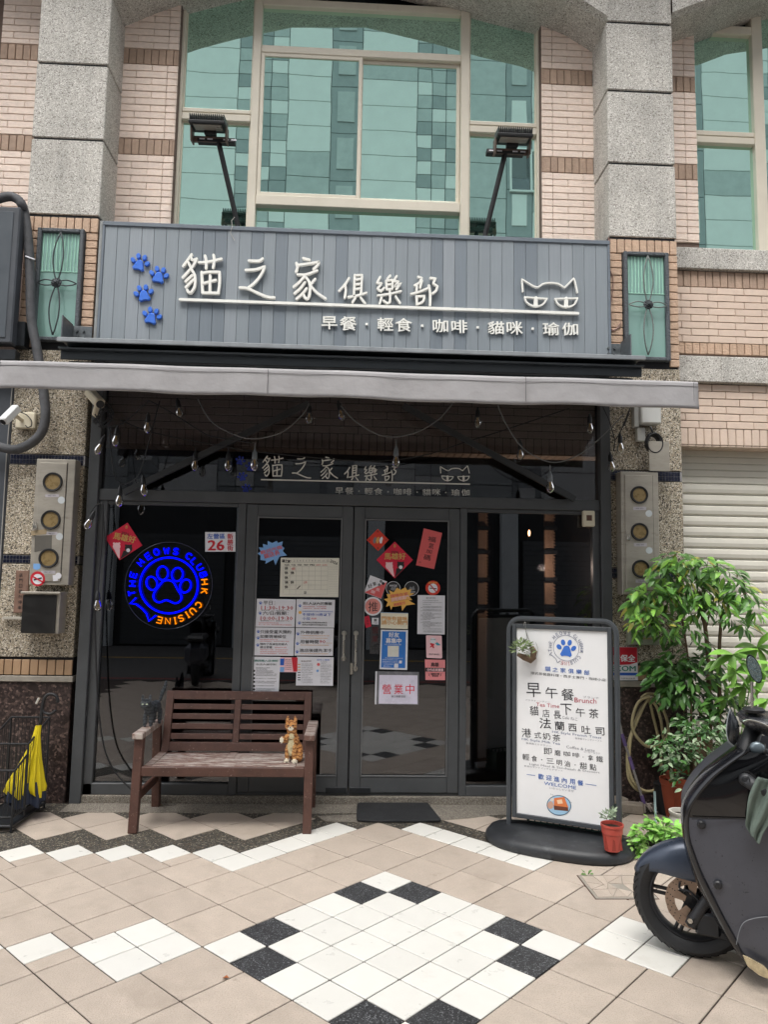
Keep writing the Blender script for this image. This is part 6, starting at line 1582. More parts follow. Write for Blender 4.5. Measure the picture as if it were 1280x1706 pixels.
BT([bline('貓', 385,475,418,477,28,BLI,.02), bline('之', 430,480,462,483,26,BLI,.02), bline('家', 476,484,508,486,28,BLI,.02), bline('俱',523,488,555,491,28,BLI,.02), bline('樂',570,492,603,495,28,BLI,.02), bline('部',616,497,648,500,28,BLI,.02),
    bline('港式茶餐廳料理・西多士專門・咖啡小店', 300,500,745,543,17,DINK,0),
    bline('早', 275,600,360,603,84,DINK), bline('午', 388,617,460,619,66,DINK), bline('餐', 482,628,556,630,70,DINK), bline('ブランチ', 610,642,705,650,14,GRI), bline('Brunch', 560,660,690,668,28,REDI,.01),
    bline('アフタヌーンティー', 270,660,415,674,10,GRI), bline('Tea Time', 333,686,470,698,22,REDI), bline('下', 478,715,545,717,66,DINK), bline('午', 568,733,622,735,52,DINK), bline('茶', 645,740,702,742,56,DINK),
    bline('貓', 295,723,347,725,56,DINK), bline('店', 370,738,412,740,46,DINK), bline('長', 436,747,480,749,48,DINK), bline('Café ねこ', 487,762,578,775,18,GRI),
    bline('法', 352,797,420,800,62,DINK,.006), bline('蘭', 443,812,500,815,52,DINK,.006), bline('西', 524,823,572,825,44,DINK,.006), bline('吐', 602,835,654,837,46,DINK,.006), bline('司', 684,845,737,847,46,DINK,.006),
    bline('HK Style French Toast', 428,850,720,886,18,GBL), bline('香港風フレンチトースト', 563,886,722,904,11,GRI),
    bline('港', 247,853,303,856,52,DINK), bline('式', 322,868,362,870,38,DINK), bline('奶', 372,874,418,876,40,DINK), bline('茶', 430,884,476,886,40,DINK), bline('HK Style Milk Tea', 248,892,475,922,17,GBL), bline('香港風ミルクティー', 272,914,422,934,11,GRI),
    bline('Coffee & Latte', 512,937,680,960,16,GRI), bline('コーヒー＆ラテ', 615,966,712,978,10,GRI),
    bline('即', 378,962,425,965,38,DINK), bline('磨', 442,972,478,975,34,DINK), bline('咖', 495,978,535,980,28,DINK), bline('啡', 548,985,590,988,28,DINK), bline('・', 608,998,614,998,5,DINK), bline('拿', 640,1002,670,1004,32,DINK), bline('鐵', 688,1008,728,1012,36,DINK),
    bline('輕', 252,997,292,999,38,DINK), bline('食', 306,1006,338,1008,34,DINK), bline('・', 362,1014,370,1014,5,DINK), bline('三', 394,1020,438,1023,30,DINK), bline('明', 454,1030,486,1032,32,DINK), bline('治', 500,1036,536,1038,34,DINK), bline('・', 560,1044,568,1045,5,DINK), bline('甜', 592,1048,634,1051,38,DINK), bline('點', 650,1056,690,1060,38,DINK),
    bline('Light Meal & Sandwish & Dessert', 293,1040,710,1092,16,GRI), bline('軽食のサンドイッチとデザート', 262,1050,490,1080,11,GRI),
    bline('歡', 345,1112,378,1116,32,BLI,.02), bline('迎', 392,1119,424,1122,31,BLI,.02), bline('進', 438,1127,470,1130,31,BLI,.02), bline('內', 485,1135,514,1138,31,BLI,.02), bline('用', 532,1142,562,1145,31,BLI,.02), bline('餐', 578,1149,612,1153,32,BLI,.02),
    bline('WELCOME', 380,1152,570,1180,20,BLI,.005), bline('いらっしゃいませ', 412,1180,556,1200,13,GRI), bline('Master bakery', 418,1218,545,1268,8,GRI)], 2)
lb2 = B()
for a, c in ((Z3(277,1101), Z3(327,1107)), (Z3(625,1157), Z3(690,1166))): line(lb2, lambda u, v: FB(u, v)+nb_*.001, a, c, .0035)
lb2.obj('dash', BLI, pn)
# logo on the board: centre (533,370 px of the second crop), scaled from the neon sign
kx = 2*65/6.4/(2*248/5.12)
def lm(l): return [(943.6+(x-620)*.085, 1079.5+(y-590)*.085+(x-620)*.006) for x, y in l]
q = B(); tubes(q, [lm(l) for l in logo_lines(LOGO+LOGO2[:6], h=62, w=42)], lambda u, v: FB(u, v)+nb_*.0008, .0011); tubes(q, [lm(TAIL)], lambda u, v: FB(u, v)+nb_*.0008, .0013); q.obj('logo_letters', flatm('logo slate', '44507a'), pn)
q = B(); tubes(q, [lm(l) for l in logo_lines(LOGO2[6:], h=62, w=42)], lambda u, v: FB(u, v)+nb_*.0008, .0012); q.obj('logo_letters_red', REDI, pn)
q = B(); tubes(q, [lm(circle(620, 590, 250, 250, 40))], lambda u, v: FB(u, v)+nb_*.0008, .0010, True)
q.obj('logo_ring', flatm('logo slate 2', '44507a'), pn)
q = B(); paw(q, (944, 1084.5), [(931.8, 1077.5), (938.5, 1070), (949.5, 1070.6), (956, 1080)], FB, nb_, .0008, .0004, 1.02); q.obj('logo_paw', flatm('logo blue', '3b6fc4'), pn)
# toast picture
def disc(par, nm, c, rx, ry, m, off, rot=0):
    b = B(); pts = [FB(*p)+nb_*off for p in [(c[0]+rx*math.cos(t)*math.cos(rot)-ry*math.sin(t)*math.sin(rot), c[1]+rx*math.cos(t)*math.sin(rot)+ry*math.sin(t)*math.cos(rot)) for t in [2*PI*i/28 for i in range(28)]]]
    b.add(pts, [tuple(range(28))]); b.obj(nm, m, par)
cc_ = Z3(468, 1284); disc(pn, 'plate_rim', cc_, 20.5, 17, flatm('plate edge', '3f5d78'), .0008, .15); disc(pn, 'plate', cc_, 19.2, 15.7, flatm('plate blue', '9ec3dc'), .0012, .15)
def bpoly(nm, pts, m, off): b = B(); b.add([FB(*Z3(*p))+nb_*off for p in pts], [tuple(range(len(pts)))]); b.obj(nm, m, pn)
bpoly('toast_side', [(437,1282),(522,1296),(524,1318),(440,1310)], flatm('toast crust', '6a3d2c'), .0016); bpoly('toast_top', [(440,1240),(500,1234),(524,1296),(438,1284)], flatm('toast top', 'd97a45'), .0020)
bpoly('cream', [(455,1252),(485,1248),(492,1272),(462,1276)], flatm('cream dab', 'f0c9a4'), .0024); disc(pn, 'ice_cream', Z3(418,1282), 5, 6.5, flatm('ice cream', 'c9a08c'), .0016); disc(pn, 'garnish', Z3(428,1250), 3, 3, flatm('garnish', 'd9d0c8'), .0022)
# base
bs_ = thing('sign_base', 'black water filled plastic foot carrying the A board', 'sign base', tuple(L3(.31, 0, 0)))
q = B(); n = 48; rows = [(1.0, 0), (1.03, .012), (1.03, .04), (.99, .06), (.93, .073), (.6, .082), (.2, .084)]
vs = []
for k_, z in rows:
    for i in range(n):
        t = 2*PI*i/n; c, s_ = math.cos(t), math.sin(t)
        a = .445*math.copysign(abs(c)**.75, c); bb_ = (.30 if s_ > 0 else .16)*math.copysign(abs(s_)**.8, s_)
        vs.append(L3(.31+a*k_, bb_*k_, z))
q.add(vs, [(i*n+j, i*n+(j+1) % n, (i+1)*n+(j+1) % n, (i+1)*n+j) for i in range(len(rows)-1) for j in range(n)]+[tuple((len(rows)-1)*n+j for j in range(n))])
q.obj('foot', mat('dusty black plastic', '232528', .5, var=.2, vs=7, spots=[('45484b', 9, .55, .2)]), bs_, smooth=True)
# green crate behind
gc = thing('plastic_crate', 'dark green lattice plastic crate standing on the black sign foot behind the A board', 'crate', tuple(L3(.32, -.1, .1)))
q = B(); G0, G1, H0, H1 = .10, .62, .09, .235
for i in range(14): s_ = G0+(G1-G0)*i/13; q.box(s_-.004, s_+.004, -.072, -.066, H0, H1, MB_)
for i in range(5): z = H0+(H1-H0)*i/4; q.box(G0, G1, -.071, -.065, z-.004, z+.004, MB_)
q.box(G0, G1, -.2, -.19, H0, H1, MB_).box(G0-.01, G0, -.2, -.06, H0, H1, MB_).box(G1, G1+.01, -.2, -.06, H0, H1, MB_)
q.obj('lattice', mat('dark green plastic', '16332c', .4), gc)
# hanging bark planter at the upper left corner of the board
hp = thing('hanging_planter', 'piece of bark with a small succulent hanging by a wire from the A board corner', 'planter', tuple(FB(885, 1090)))
def FH(u, v, t=.03): return PV(u, v, ob_+nb_*t, dr_)
q = B(); q.tube([FH(u, v, .015) for u, v in smooth_line([(873,1043),(874,1036),(876,1037),(876,1048),(880,1062),(886,1072)], 4)], .0018, 6).tube([FH(u, v, .015) for u, v in smooth_line([(876,1050),(878,1064),(871,1076)], 4)], .0015, 6).tube([FH(u, v, .02) for u, v in smooth_line([(893,1070),(897,1083),(894,1095),(888,1101)], 4)], .0012, 6); q.obj('wire', mat('thin wire', '8f8f8a', .4, metal=.5), hp)
q = B(); q.tube([FH(863, 1090, .04), FH(874, 1095, .045), FH(884, 1099, .05), FH(890, 1093, .05)], [.012, .02, .024, .022], 9); q.tube([FH(886, 1078, .045), FH(890, 1086, .05), FH(888, 1097, .05)], [.016, .022, .016], 9); q.obj('bark', BARK, hp)
# pot on the base
def pot(nm, label, cat, c, prof, m, rimn=24, soil=None, group=None):
    t = thing(nm, label, cat, tuple(c), group)
    B().lathe(prof, c, rimn, 'Z', cap=False).obj('pot', m, t, smooth=True)
    if soil: B().lathe([(0, soil[1]), (soil[0], soil[1])], c, rimn, cap=False).obj('soil', SOIL, t)
    return t
pc = Vector((1.335, .105, .078)); k_ = .069
rp = pot('potted_succulent', 'small red plastic pot with a grey green succulent standing on the sign foot', 'potted plant', pc, [(0, 0), (.044, 0), (.056, .095), (.060, .098), (.062, .132), (.0665, .135), (.0665, .148), (.060, .148), (.057, .11), (0, .11)], TERR, 28, (.057, .128))
for a in (-.7, .15, 1.0): 
    x, y = pc.x+math.cos(a-1.9)*.052, pc.y+math.sin(a-1.9)*.052
    B().add([(x-.012, y-.004, pc.z+.012), (x+.012, y-.004, pc.z+.012), (x+.004, y+.0, pc.z+.09), (x-.004, y, pc.z+.09)], [(0,1,2,3)]).obj('pot_groove', mat('pot groove', '8f372d', .5), rp)
# door mat
mt = B(); M_ = Matrix.Identity(4)
poly = [(-.14, .842), (.0, .826), (.2, .836), (.415, .845), (.425, .862), (.405, 1.0), (.375, 1.235), (.36, 1.24), (-.13, 1.235), (-.145, 1.2), (-.152, .95), (-.15, .86)]
mt.prismh(poly, .004, .018); mt = mt.obj('door_mat', mat('black mat', '1f2022', .75, var=.25, vs=11, bump=.8, bs=200, spots=[('2c2e31', 7, .55, .2)]))
md = mt.modifiers.new('b', 'BEVEL'); md.width = .004; md.segments = 2
tag(mt, 'black rubber door mat on the pebble apron in front of the right door', 'door mat')
lf = P(0, 0, 0); p = PZ(376, 1628, .006)
tag(B().add([(p.x-.014, p.y, .004), (p.x, p.y-.01, .012), (p.x+.015, p.y+.003, .003), (p.x+.002, p.y+.013, .010)], [(0,1,2),(0,2,3)]).obj('dry_leaf', mat('dry leaf', '8f4f22', .7)), 'small crumpled brown leaf on the beige tiles left of the white diamond', 'leaf')

# ================================================================ hose, mops, bricks by the right pilaster
YH = 1.19
hs_ = thing('garden_hose', 'pale yellow garden hose hanging in loops on the dark granite beside the A board', 'hose', tuple(P(1085, 1180, YH)))
HOS = mat('cream hose', 'aea27c', .45, var=.12, vs=8)
def Z5(x, y): return (1000+x/5.331, 1120+y/5.331)
def hl(l, dy=0, r=.0112): B().tube([P(*Z5(*p), YH-dy) for p in smooth_line(l, 6)], r, 8).obj('hose_loop', HOS, hs_, smooth='all')
hl([(425,215),(345,260),(300,360),(285,470),(320,560),(400,645),(480,660),(560,620),(605,540),(595,420),(540,290),(470,225),(425,215)], .035)
hl([(430,225),(390,300),(330,430),(280,560),(262,700),(258,850),(300,970),(380,1045),(470,1050),(560,980),(575,900)], .02)
hl([(440,232),(360,330),(300,480),(250,650),(245,860),(265,960),(330,1040),(430,1060),(530,1030),(572,960)], .005)
hl([(440,235),(500,300),(540,420),(560,560),(572,640)], .012); hl([(438,240),(470,380),(505,520),(520,600),(540,720),(545,860)], .004)
hl([(430,200),(360,230),(420,192),(520,200),(600,240),(640,300)], .0)
p = P(*Z5(428, 215), YH); B().tube([(p.x, YP, p.z), (p.x, YH-.05, p.z-.004), (p.x, YH-.055, p.z+.015)], .006, 8).obj('hook', CHR, hs_)
def mop(lab, pts, dyt, head, hy, purple):
    m = thing('mop', lab, 'mop', tuple(PZ(*Z5(*pts[-1]), .03)), 'mops leaning by the pilaster')
    a = P(*Z5(*pts[0]), 1.2); z = PZ(*Z5(*pts[-1]), .05); k = len(pts)
    P_ = []
    for i, p in enumerate(pts):
        t = i/(k-1); P_.append(P(*Z5(*p), a.y*(1-t)+z.y*t))
    B().tube(P_, .0095, 8).obj('pole', mat('mop pole grey', '8d8a86', .4, metal=.3), m)
    for (i, t0, t1) in purple: B().tube([P_[i]*(1-t0)+P_[i+1]*t0, P_[i]*(1-t1)+P_[i+1]*t1], .0135, 8).obj('purple_grip', mat('purple plastic', '5d4c78', .45), m)
    b = B(); q = random.Random(hy)
    for i in range(46):
        t = q.uniform(0, 2*PI); L_ = head*q.uniform(.6, 1.1); c = P_[-1]
        pt = [Vector((c.x, c.y, .045)), Vector((c.x+L_*.5*math.cos(t), c.y+L_*.4*math.sin(t), .045+q.uniform(-.01, .01))), Vector((c.x+L_*math.cos(t), c.y+L_*.7*math.sin(t), .01))]
        b.tube(pt, .0045, 5)
    b.obj('mop_strands', mat('dirty mop cotton', '9b9188', .9, var=.2, vs=40), m)
    return m, P_
mop('mop with long grey and purple pole, its white strands spread on the floor', [(165,410),(205,580),(265,760),(340,1000),(392,1165)], 0, .11, 3, ((1,-.2,.4),(2,-.05,.42),(3,.55,1.0)))
m2, P2 = mop('shorter mop with a purple disc head close to the right post of the A board', [(150,790),(163,900),(172,1000),(180,1085)], 0, .085, 5, ((0,.5,1.2),(1,.6,1.4)))
c = P2[-1]; B().lathe([(0, .02), (.03, .016), (.07, .004), (.07, -.004), (0, -.004)], (c.x, c.y, .095), 24).obj('disc', mat('purple plastic 2', '77558f', .4), m2)
STN = mat('rough brick', '7f766a', .9, var=.2, vs=25, bump=1, bs=50)
for u, v, w, d_, h, rz, lab in ((1057, 1357, .17, .09, .07, -.35, 'grey concrete brick nearest the terracotta pot under the mops'), (1034, 1350, .12, .10, .08, .3, 'grey concrete brick half hidden behind the A board post')):
    p = PZ(u, v, 0); o = B().cbox(-w/2, w/2, -d_/2, d_/2, 0, h, .008).obj('concrete_brick', STN); o.location = (p.x, p.y+.05, 0); o.rotation_euler = (0, 0, rz); tag(o, lab, 'brick')
p0 = Vector((1.905, .80, 0)); tag(B().tube([PZ(1093, 1372, .0), P(1091, 1318, .86)], .008, 10).obj('plastic_pipe', mat('pale blue pipe', 'a9c4c4', .4)), 'short upright pale blue plastic pipe behind the mint plant', 'pipe')

# ================================================================ plants
def leaf_mesh(nm, m, w=.42, fold=.14, droop=.22, segs=5):
    b = B(); vs = []; 
    for i in range(segs+1):
        t = i/segs; hw = w/2*math.sin(PI*min(1, t*.96+.02))**.8*(1-.25*t); z = -droop*t*t
        vs += [(-hw, t, z+fold*hw*2), (0, t, z), (hw, t, z+fold*hw*2)]
    fs = []
    for i in range(segs): fs += [(3*i, 3*i+1, 3*i+4, 3*i+3), (3*i+1, 3*i+2, 3*i+5, 3*i+4)]
    b.add(vs, fs); return b.mesh(nm, m, 'all')
def scatter(t, clusters, meshes, Yr, nobj, seed, droop=.5, spread=1., stem=None):
    """clusters: (u, v, ru, rv, n, size in px). first nobj leaves are objects, the rest one joined part"""
    q = random.Random(seed); L = []
    for (u, v, ru, rv, n, sz) in clusters:
        for _ in range(n):
            a = q.uniform(0, 2*PI); r_ = q.random()**.5
            uu, vv = u+ru*r_*math.cos(a), v+rv*r_*math.sin(a); Y = q.uniform(*Yr)
            p = P(uu, vv, Y); d = Vector((math.cos(a)*spread+q.uniform(-.6, .6), q.uniform(-1, .3), -math.sin(a)*.3-droop+q.uniform(-.35, .45))).normalized()
            L.append((p, d, sz*.0039*(1+(1-Y)*0)*q.uniform(.7, 1.25), q.uniform(-.7, .7), Y))
    L.sort(key=lambda e: e[4]); js = {}
    for i, (p, d, s, roll, Y) in enumerate(L):
        up = Vector((q.uniform(-.5, .5), -.45+q.uniform(-.4, .4), 1)); x = d.cross(up).normalized(); z = x.cross(d).normalized()
        M = Matrix(((x.x, d.x, z.x, p.x), (x.y, d.y, z.y, p.y), (x.z, d.z, z.z, p.z), (0, 0, 0, 1))) @ Matrix.Scale(s, 4)
        me = meshes[i % len(meshes)]
        if i < nobj:
            o = link('leaf', me, t); o.matrix_basis = M
        else:
            bd, m = js.setdefault(me.materials[0].name, (B(), me.materials[0])); bd.add([M @ v_.co for v_ in me.vertices], [tuple(f_.vertices) for f_ in me.polygons])
    for bd, m in js.values(): bd.obj('foliage', m, t, smooth='all', kind='stuff')
def stems(t, lines, Y, m=None, nm='branch'):
    for l, r0, r1 in lines:
        pts = [P(u, v, Y) for u, v in smooth_line(l, 5)]; k = len(pts)
        B().tube(pts, [r0+(r1-r0)*i/(k-1) for i in range(k)], 8).obj(nm, m or BARK, t, smooth='all')
lg = [leaf_mesh('leaf', LF1), leaf_mesh('leaf', LF1, .38, .1, .35), leaf_mesh('leaf', leafm('fresh leaf', '85b84e'), .4)]
lg.append(leaf_mesh('leaf', leafm('yellowing leaf', 'a9a84e'), .4, .05, .4)); lg = lg[:3]*6+lg[3:]
ld_ = [leaf_mesh('leaf', LF2, .5, .1, .25), leaf_mesh('leaf', LF1, .45), leaf_mesh('leaf', LF2, .4, .2, .1)]
tp = Vector((2.22, .92, 0))
tr = pot('potted_tree', 'tall potted tree with glossy drooping green leaves before the roller shutter', 'potted tree', tp, [(0, 0), (.13, 0), (.17, .26), (.19, .27), (.19, .3), (.17, .3), (.16, .25), (0, .25)], TERC, 24, (.16, .27))
stems(tr, [([(1186,1330),(1184,1260),(1182,1180),(1180,1100),(1176,1050),(1168,1010),(1165,985)], .021, .012), ([(1196,1330),(1197,1250),(1199,1160),(1199,1080),(1202,1030),(1200,1010)], .018, .010), ([(1176,1050),(1190,1000),(1215,970)], .007, .003), ([(1168,1010),(1140,975),(1115,950)], .008, .003), ([(1168,1000),(1175,960),(1180,935)], .006, .002), ([(1202,1030),(1225,1000),(1250,985)], .006, .002), ([(1150,1320),(1152,1230),(1150,1130),(1140,1050),(1130,1010),(1110,985)], .010, .005), ([(1130,1010),(1095,985),(1070,985)], .005, .002), ([(1145,1080),(1110,1040),(1080,1020)], .006, .002)], .98, nm='trunk')
scatter(tr, [(1130,932,28,12,64,22),(1170,940,40,14,78,22),(1205,958,32,16,75,22),(1232,985,24,20,75,21),(1258,1010,14,20,37,22),(1110,955,32,18,75,22),(1085,985,28,18,68,23),(1065,1005,18,26,64,22),(1058,1040,10,22,29,18),(1150,975,45,18,113,22),(1195,1000,40,16,93,22),(1120,995,40,18,86,21),(1160,1015,34,12,49,20),(1090,1030,26,18,64,20),(1110,1050,26,14,40,20),(1240,1040,10,14,12,30),(1150,1045,26,14,29,20),(1215,1030,20,8,22,18)], lg, (.72, 1.1), 295, 21, .55)
sb2 = pot('potted_shrub', 'dark green leafy shrub under the tall tree beside the hose', 'potted plant', (2.12, 1.08, 0), [(0, 0), (.1, 0), (.12, .2), (.11, .2), (0, .18)], BLKM, 20, (.11, .19))
scatter(sb2, [(1125,1110,45,22,95,25),(1160,1120,34,24,80,24),(1098,1130,24,22,36,22),(1135,1150,42,18,80,23),(1170,1160,24,16,22,20),(1185,1090,20,30,26,18),(1205,1175,24,26,70,20),(1120,1180,20,22,16,17),(1160,1200,36,26,70,18),(1195,1220,24,26,50,17),(1230,1175,30,24,30,18),(1150,1085,40,20,26,18)], ld_, (.85, 1.12), 230, 22, .5)
stems(sb2, [([(1150,1320),(1145,1220),(1130,1140),(1115,1110)], .008, .003), ([(1150,1320),(1165,1230),(1165,1140)], .008, .003), ([(1128,1200),(1135,1240),(1128,1290),(1140,1330)], .006, .005)], 1.05)
pa = pot('potted_palmate_plant', 'bright green plant with large fingered leaves behind the scooter mirror', 'potted plant', (2.62, .9, 0), [(0, 0), (.12, 0), (.15, .25), (.14, .25), (0, .22)], CEM, 20, (.14, .24))
lpm = [leaf_mesh('leaf', LF4, .34, .12, .3, 7)]
q = random.Random(4)
for (u, v, n, L_, a0) in ((1222,1090,6,.20,.2),(1262,1078,7,.22,.5),(1203,1128,5,.13,0),(1240,1142,6,.17,.3),(1272,1118,6,.20,.1),(1210,1160,5,.13,.5),(1250,1105,5,.15,.9),(1278,1165,5,.18,.2),(1225,1120,5,.14,.6),(1195,1100,5,.12,.8)):
    c = P(u, v, q.uniform(.75, .95))
    for i in range(n):
        a = a0+2*PI*i/n; d = Vector((math.cos(a), q.uniform(-.5, -.1), math.sin(a)*.6-.25)).normalized(); x = d.cross(Vector((0, -.6, 1))).normalized(); z = x.cross(d)
        M = Matrix(((x.x, d.x, z.x, c.x), (x.y, d.y, z.y, c.y), (x.z, d.z, z.z, c.z), (0, 0, 0, 1))) @ Matrix.Scale(L_*q.uniform(.8, 1.1), 4)
        o = link('leaf', lpm[0], pa); o.matrix_basis = M
    B().tube([c, (c+P(1235, 1250, .9))/2+Vector((q.uniform(-.03, .03), 0, .04)), P(1238+q.uniform(-12, 12), 1260, .9)], .004, 6).obj('stalk', mat('green stalk', '6f8f4a', .5), pa)
stems(pa, [([(1238,1330),(1236,1270),(1232,1230)], .016, .012), ([(1248,1300),(1258,1220),(1262,1150)], .008, .005)], .9, nm='trunk')
# terracotta pot with variegated shrub
vp = Vector((2.105, .99, 0))
vg = pot('potted_shrub', 'small leaved variegated shrub in a terracotta pot beside the hose', 'potted plant', vp, [(0, 0), (.058, 0), (.062, .02), (.075, .1), (.092, .225), (.098, .23), (.1, .262), (.09, .262), (.085, .22), (0, .22)], TERC, 26, (.088, .24))
lv = [leaf_mesh('leaf', LF5, .5, .1, .1), leaf_mesh('leaf', LF2, .5), leaf_mesh('leaf', leafm('pale variegated', '93a884', .5), .5)]
scatter(vg, [(1105,1235,22,14,50,11),(1095,1250,18,12,12,11),(1125,1250,34,22,90,11),(1165,1225,40,22,120,11),(1185,1215,28,16,60,11),(1150,1260,34,18,80,12),(1175,1250,30,22,70,11),(1118,1275,22,14,36,13),(1145,1295,26,14,40,12),(1140,1310,18,10,12,15),(1150,1205,30,12,40,10)], lv, (.72, .98), 290, 23, .25)
stems(vg, [([(1128,1305),(1118,1270),(1100,1245)], .004, .002), ([(1130,1305),(1140,1260),(1160,1225)], .004, .002), ([(1130,1305),(1128,1260),(1120,1235)], .004, .002)], .93)
# mint
mp_ = thing('potted_mint', 'bright green mint plant in a white trough in front of the mops', 'potted plant', (1.70, .27, 0))
B().cbox(1.555, 1.86, .20, .34, 0, .062, .01).obj('trough', mat('white trough', 'cfcdc6', .6, var=.1), mp_); B().box(1.57, 1.845, .212, .328, .058, .066).obj('soil', SOIL, mp_)
lmn = [leaf_mesh('leaf', LF3, .62, .12, .15), leaf_mesh('leaf', leafm('mint leaf 2', '7cb94a', .5), .6)]
scatter(mp_, [(1075,1385,18,14,55,12),(1095,1375,16,16,50,12),(1090,1350 if False else 1362,6,14,12,10),(1112,1385,22,14,60,12),(1065,1405,14,14,40,11),(1090,1405,30,14,80,11),(1075,1425,14,10,24,10),(1125,1395,14,12,30,11)], lmn, (.16, .34), 290, 24, .1)
# white pot
pot('white_pot', 'small white glazed flower pot half hidden behind the scooter fender', 'flower pot', (1.965, .56, 0), [(0, 0), (.065, 0), (.085, .06), (.085, .11), (.075, .135), (.085, .15), (.085, .165), (.07, .165), (.068, .13), (0, .13)], mat('white glaze', 'd3cfc4', .4, var=.1), 24, (.07, .14))
# grey green succulents
sl_ = [leaf_mesh('leaf', LF6, .5, .3, -.1)]
scatter(rp, [(1012,1358,11,7,50,7),(1020,1352,7,6,24,6)], sl_, (.07, .14), 74, 25, -.3)
scatter(hp, [(872,1075,13,9,60,8),(863,1080,9,8,36,8),(880,1083,9,8,26,7)], [leaf_mesh('leaf', leafm('succulent leaf', '7d8f5f'), .45, .3, -.1)], (.40, .50), 122, 26, -.2)
# weeds at the cracked cover
wd_ = thing('weed', 'tiny green weed sprouting at the corner of the cracked paving patch', 'weed', tuple(PZ(978, 1457)))
scatter(wd_, [(978,1455,6,3,14,6)], [leaf_mesh('leaf', LF1)], (-.09, -.07), 14, 27, -.5)
# snowman ornament
p = P(1166, 1208, .95); sn = thing('snowman_ornament', 'small white snowman ornament among the plants', 'ornament', (p.x, p.y, p.z-.05))
B().ell((p.x, p.y, p.z-.012), (.03, .028, .028), 14, 10).ell((p.x, p.y, p.z+.026), (.02, .02, .019), 14, 10).obj('body', mat('ornament white', 'd5cec0', .5), sn, smooth='all'); B().lathe([(.024, .04), (.024, .043), (.014, .045), (.013, .062), (0, .063)], p, 14).obj('hat', INK, sn)
B().cbox(p.x-.07, p.x+.07, p.y-.03, p.y+.03, .28, p.z-.04, .004).obj('pedestal', BARK, sn)
# ================================================================ scooter at the right edge
sdv = Vector((.906, -.423, 0)).normalized(); snv = Vector((sdv.y, -sdv.x, 0)); so_ = Vector((1.33, -.955, 0))
MS = Matrix(((sdv.x, snv.x, 0, so_.x), (sdv.y, snv.y, 0, so_.y), (0, 0, 1, 0), (0, 0, 0, 1)))   # x: backwards, y: towards the viewer
def Q(u, v, t):
    p = PV(u, v, so_+snv*t, sdv)-so_; return Vector((p.dot(sdv), t, p.z))
sct = thing('motor_scooter', 'dark grey motor scooter cut off by the right edge, front wheel turned to the plants', 'scooter', tuple(so_))
BODY = mat('matte dark grey paint', '4b4d55', .34, metal=.3, var=.1, vs=5, coat=.15, spots=[('1f2023', 55, .63, .04), ('75787f', 4, .62, .3), ('2c2d31', 160, .62, .05)])
FEN = mat('blue grey paint', '39414f', .32, metal=.35, var=.08, coat=.2, spots=[('1c2026', 70, .63, .04), ('667080', 5, .62, .3)])
GLB = mat('gloss black', '0c0c0e', .07, var=.05, coat=.6)
GRB = mat('dark plastic', '1f2023', .45, var=.15, bump=.3, bs=200)
def W_(bd): bd.v = [tuple(MS @ Vector(p)) for p in bd.v]; return bd
def Z6(x, y): return (1000+x/2.814, 1100+y/2.814)
# wheel
wc = Vector((-.02, 0, .243)); R = .243
b = B(); sec = [(.175, -.034), (.19, -.046), (.215, -.05), (.234, -.036), (.2425, -.015), (.2435, 0), (.2425, .015), (.234, .036), (.215, .05), (.19, .046), (.175, .034)]
b.lathe([(r_, y) for r_, y in sec], wc, 64, 'Y', cap=False); W_(b).obj('tyre', RUB, sct, smooth=True)
b = B(); rr = random.Random(1)
for i in range(44):
    a = 2*PI*i/44
    for sg in (-1, 1):
        pts = []
        for k in range(5):
            t = k/4; rad = .2432-.0075*t*t-.008*t**3; y = sg*(.006+.036*t); aa = a+.10*math.sin(t*3.4)+(.07 if sg > 0 else 0)
            pts.append((wc.x+(rad+.0006)*math.cos(aa), y, wc.z+(rad+.0006)*math.sin(aa)))
        b.tube(pts, .0019, 4)
W_(b).obj('tread_grooves', mat('groove black', '060606', .9), sct, kind='stuff')
b = B(); b.lathe([(.178, -.03), (.168, -.034), (.16, -.02), (.158, 0), (.16, .02), (.168, .034), (.178, .03)], wc, 48, 'Y', cap=False)
rim = W_(b).obj('rim', GRB, sct, smooth=True)
for k in range(5):
    a = 2*PI*k/5+PI*.98; b = B()
    for s_ in (-.011, .011):
        off = Vector((-math.sin(a), 0, math.cos(a)))*s_; d = Vector((math.cos(a), 0, math.sin(a)))
        b.tube([wc+d*.035+off, wc+d*.163+off], .0085, 6)
    W_(b).obj('spoke', GRB, rim)
b = B(); b.lathe([(0, -.05), (.035, -.05), (.038, .03), (0, .034)], wc, 20, 'Y'); W_(b).obj('hub', GRB, sct, smooth=True)
b = B(); n = 48; yd_ = .058; DC = wc+Vector((.005, 0, 0))
vs = []
for y in (yd_, yd_+.004):
    for rad in (.112, .073):
        for i in range(n): a = 2*PI*i/n; k = 1+(.01*math.cos(a*12) if rad > .1 else 0); vs.append(DC+Vector((rad*k*math.cos(a), y, rad*k*math.sin(a))))
fs = []
for i in range(n):
    j = (i+1) % n; fs += [(i, j, n+j, n+i), (2*n+i, 3*n+i, 3*n+j, 2*n+j), (i, 2*n+i, 2*n+j, j), (n+i, n+j, 3*n+j, 3*n+i)]
b.add(vs, fs)
for k in range(5):
    a = 2*PI*k/5+.3; d = Vector((math.cos(a), 0, math.sin(a))); t = Vector((-math.sin(a), 0, math.cos(a)))
    b.add([DC+d*.078+t*.02+Vector((0, yd_+.001, 0)), DC+d*.078-t*.02+Vector((0, yd_+.001, 0)), DC+d*.03-t*.012+Vector((0, yd_+.003, 0)), DC+d*.03+t*.012+Vector((0, yd_+.003, 0))], [(0,1,2,3)])
W_(b).obj('brake_disc', mat('brown brake disc', '8a7768', .35, metal=.6, var=.15, vs=20), sct)
b = B()
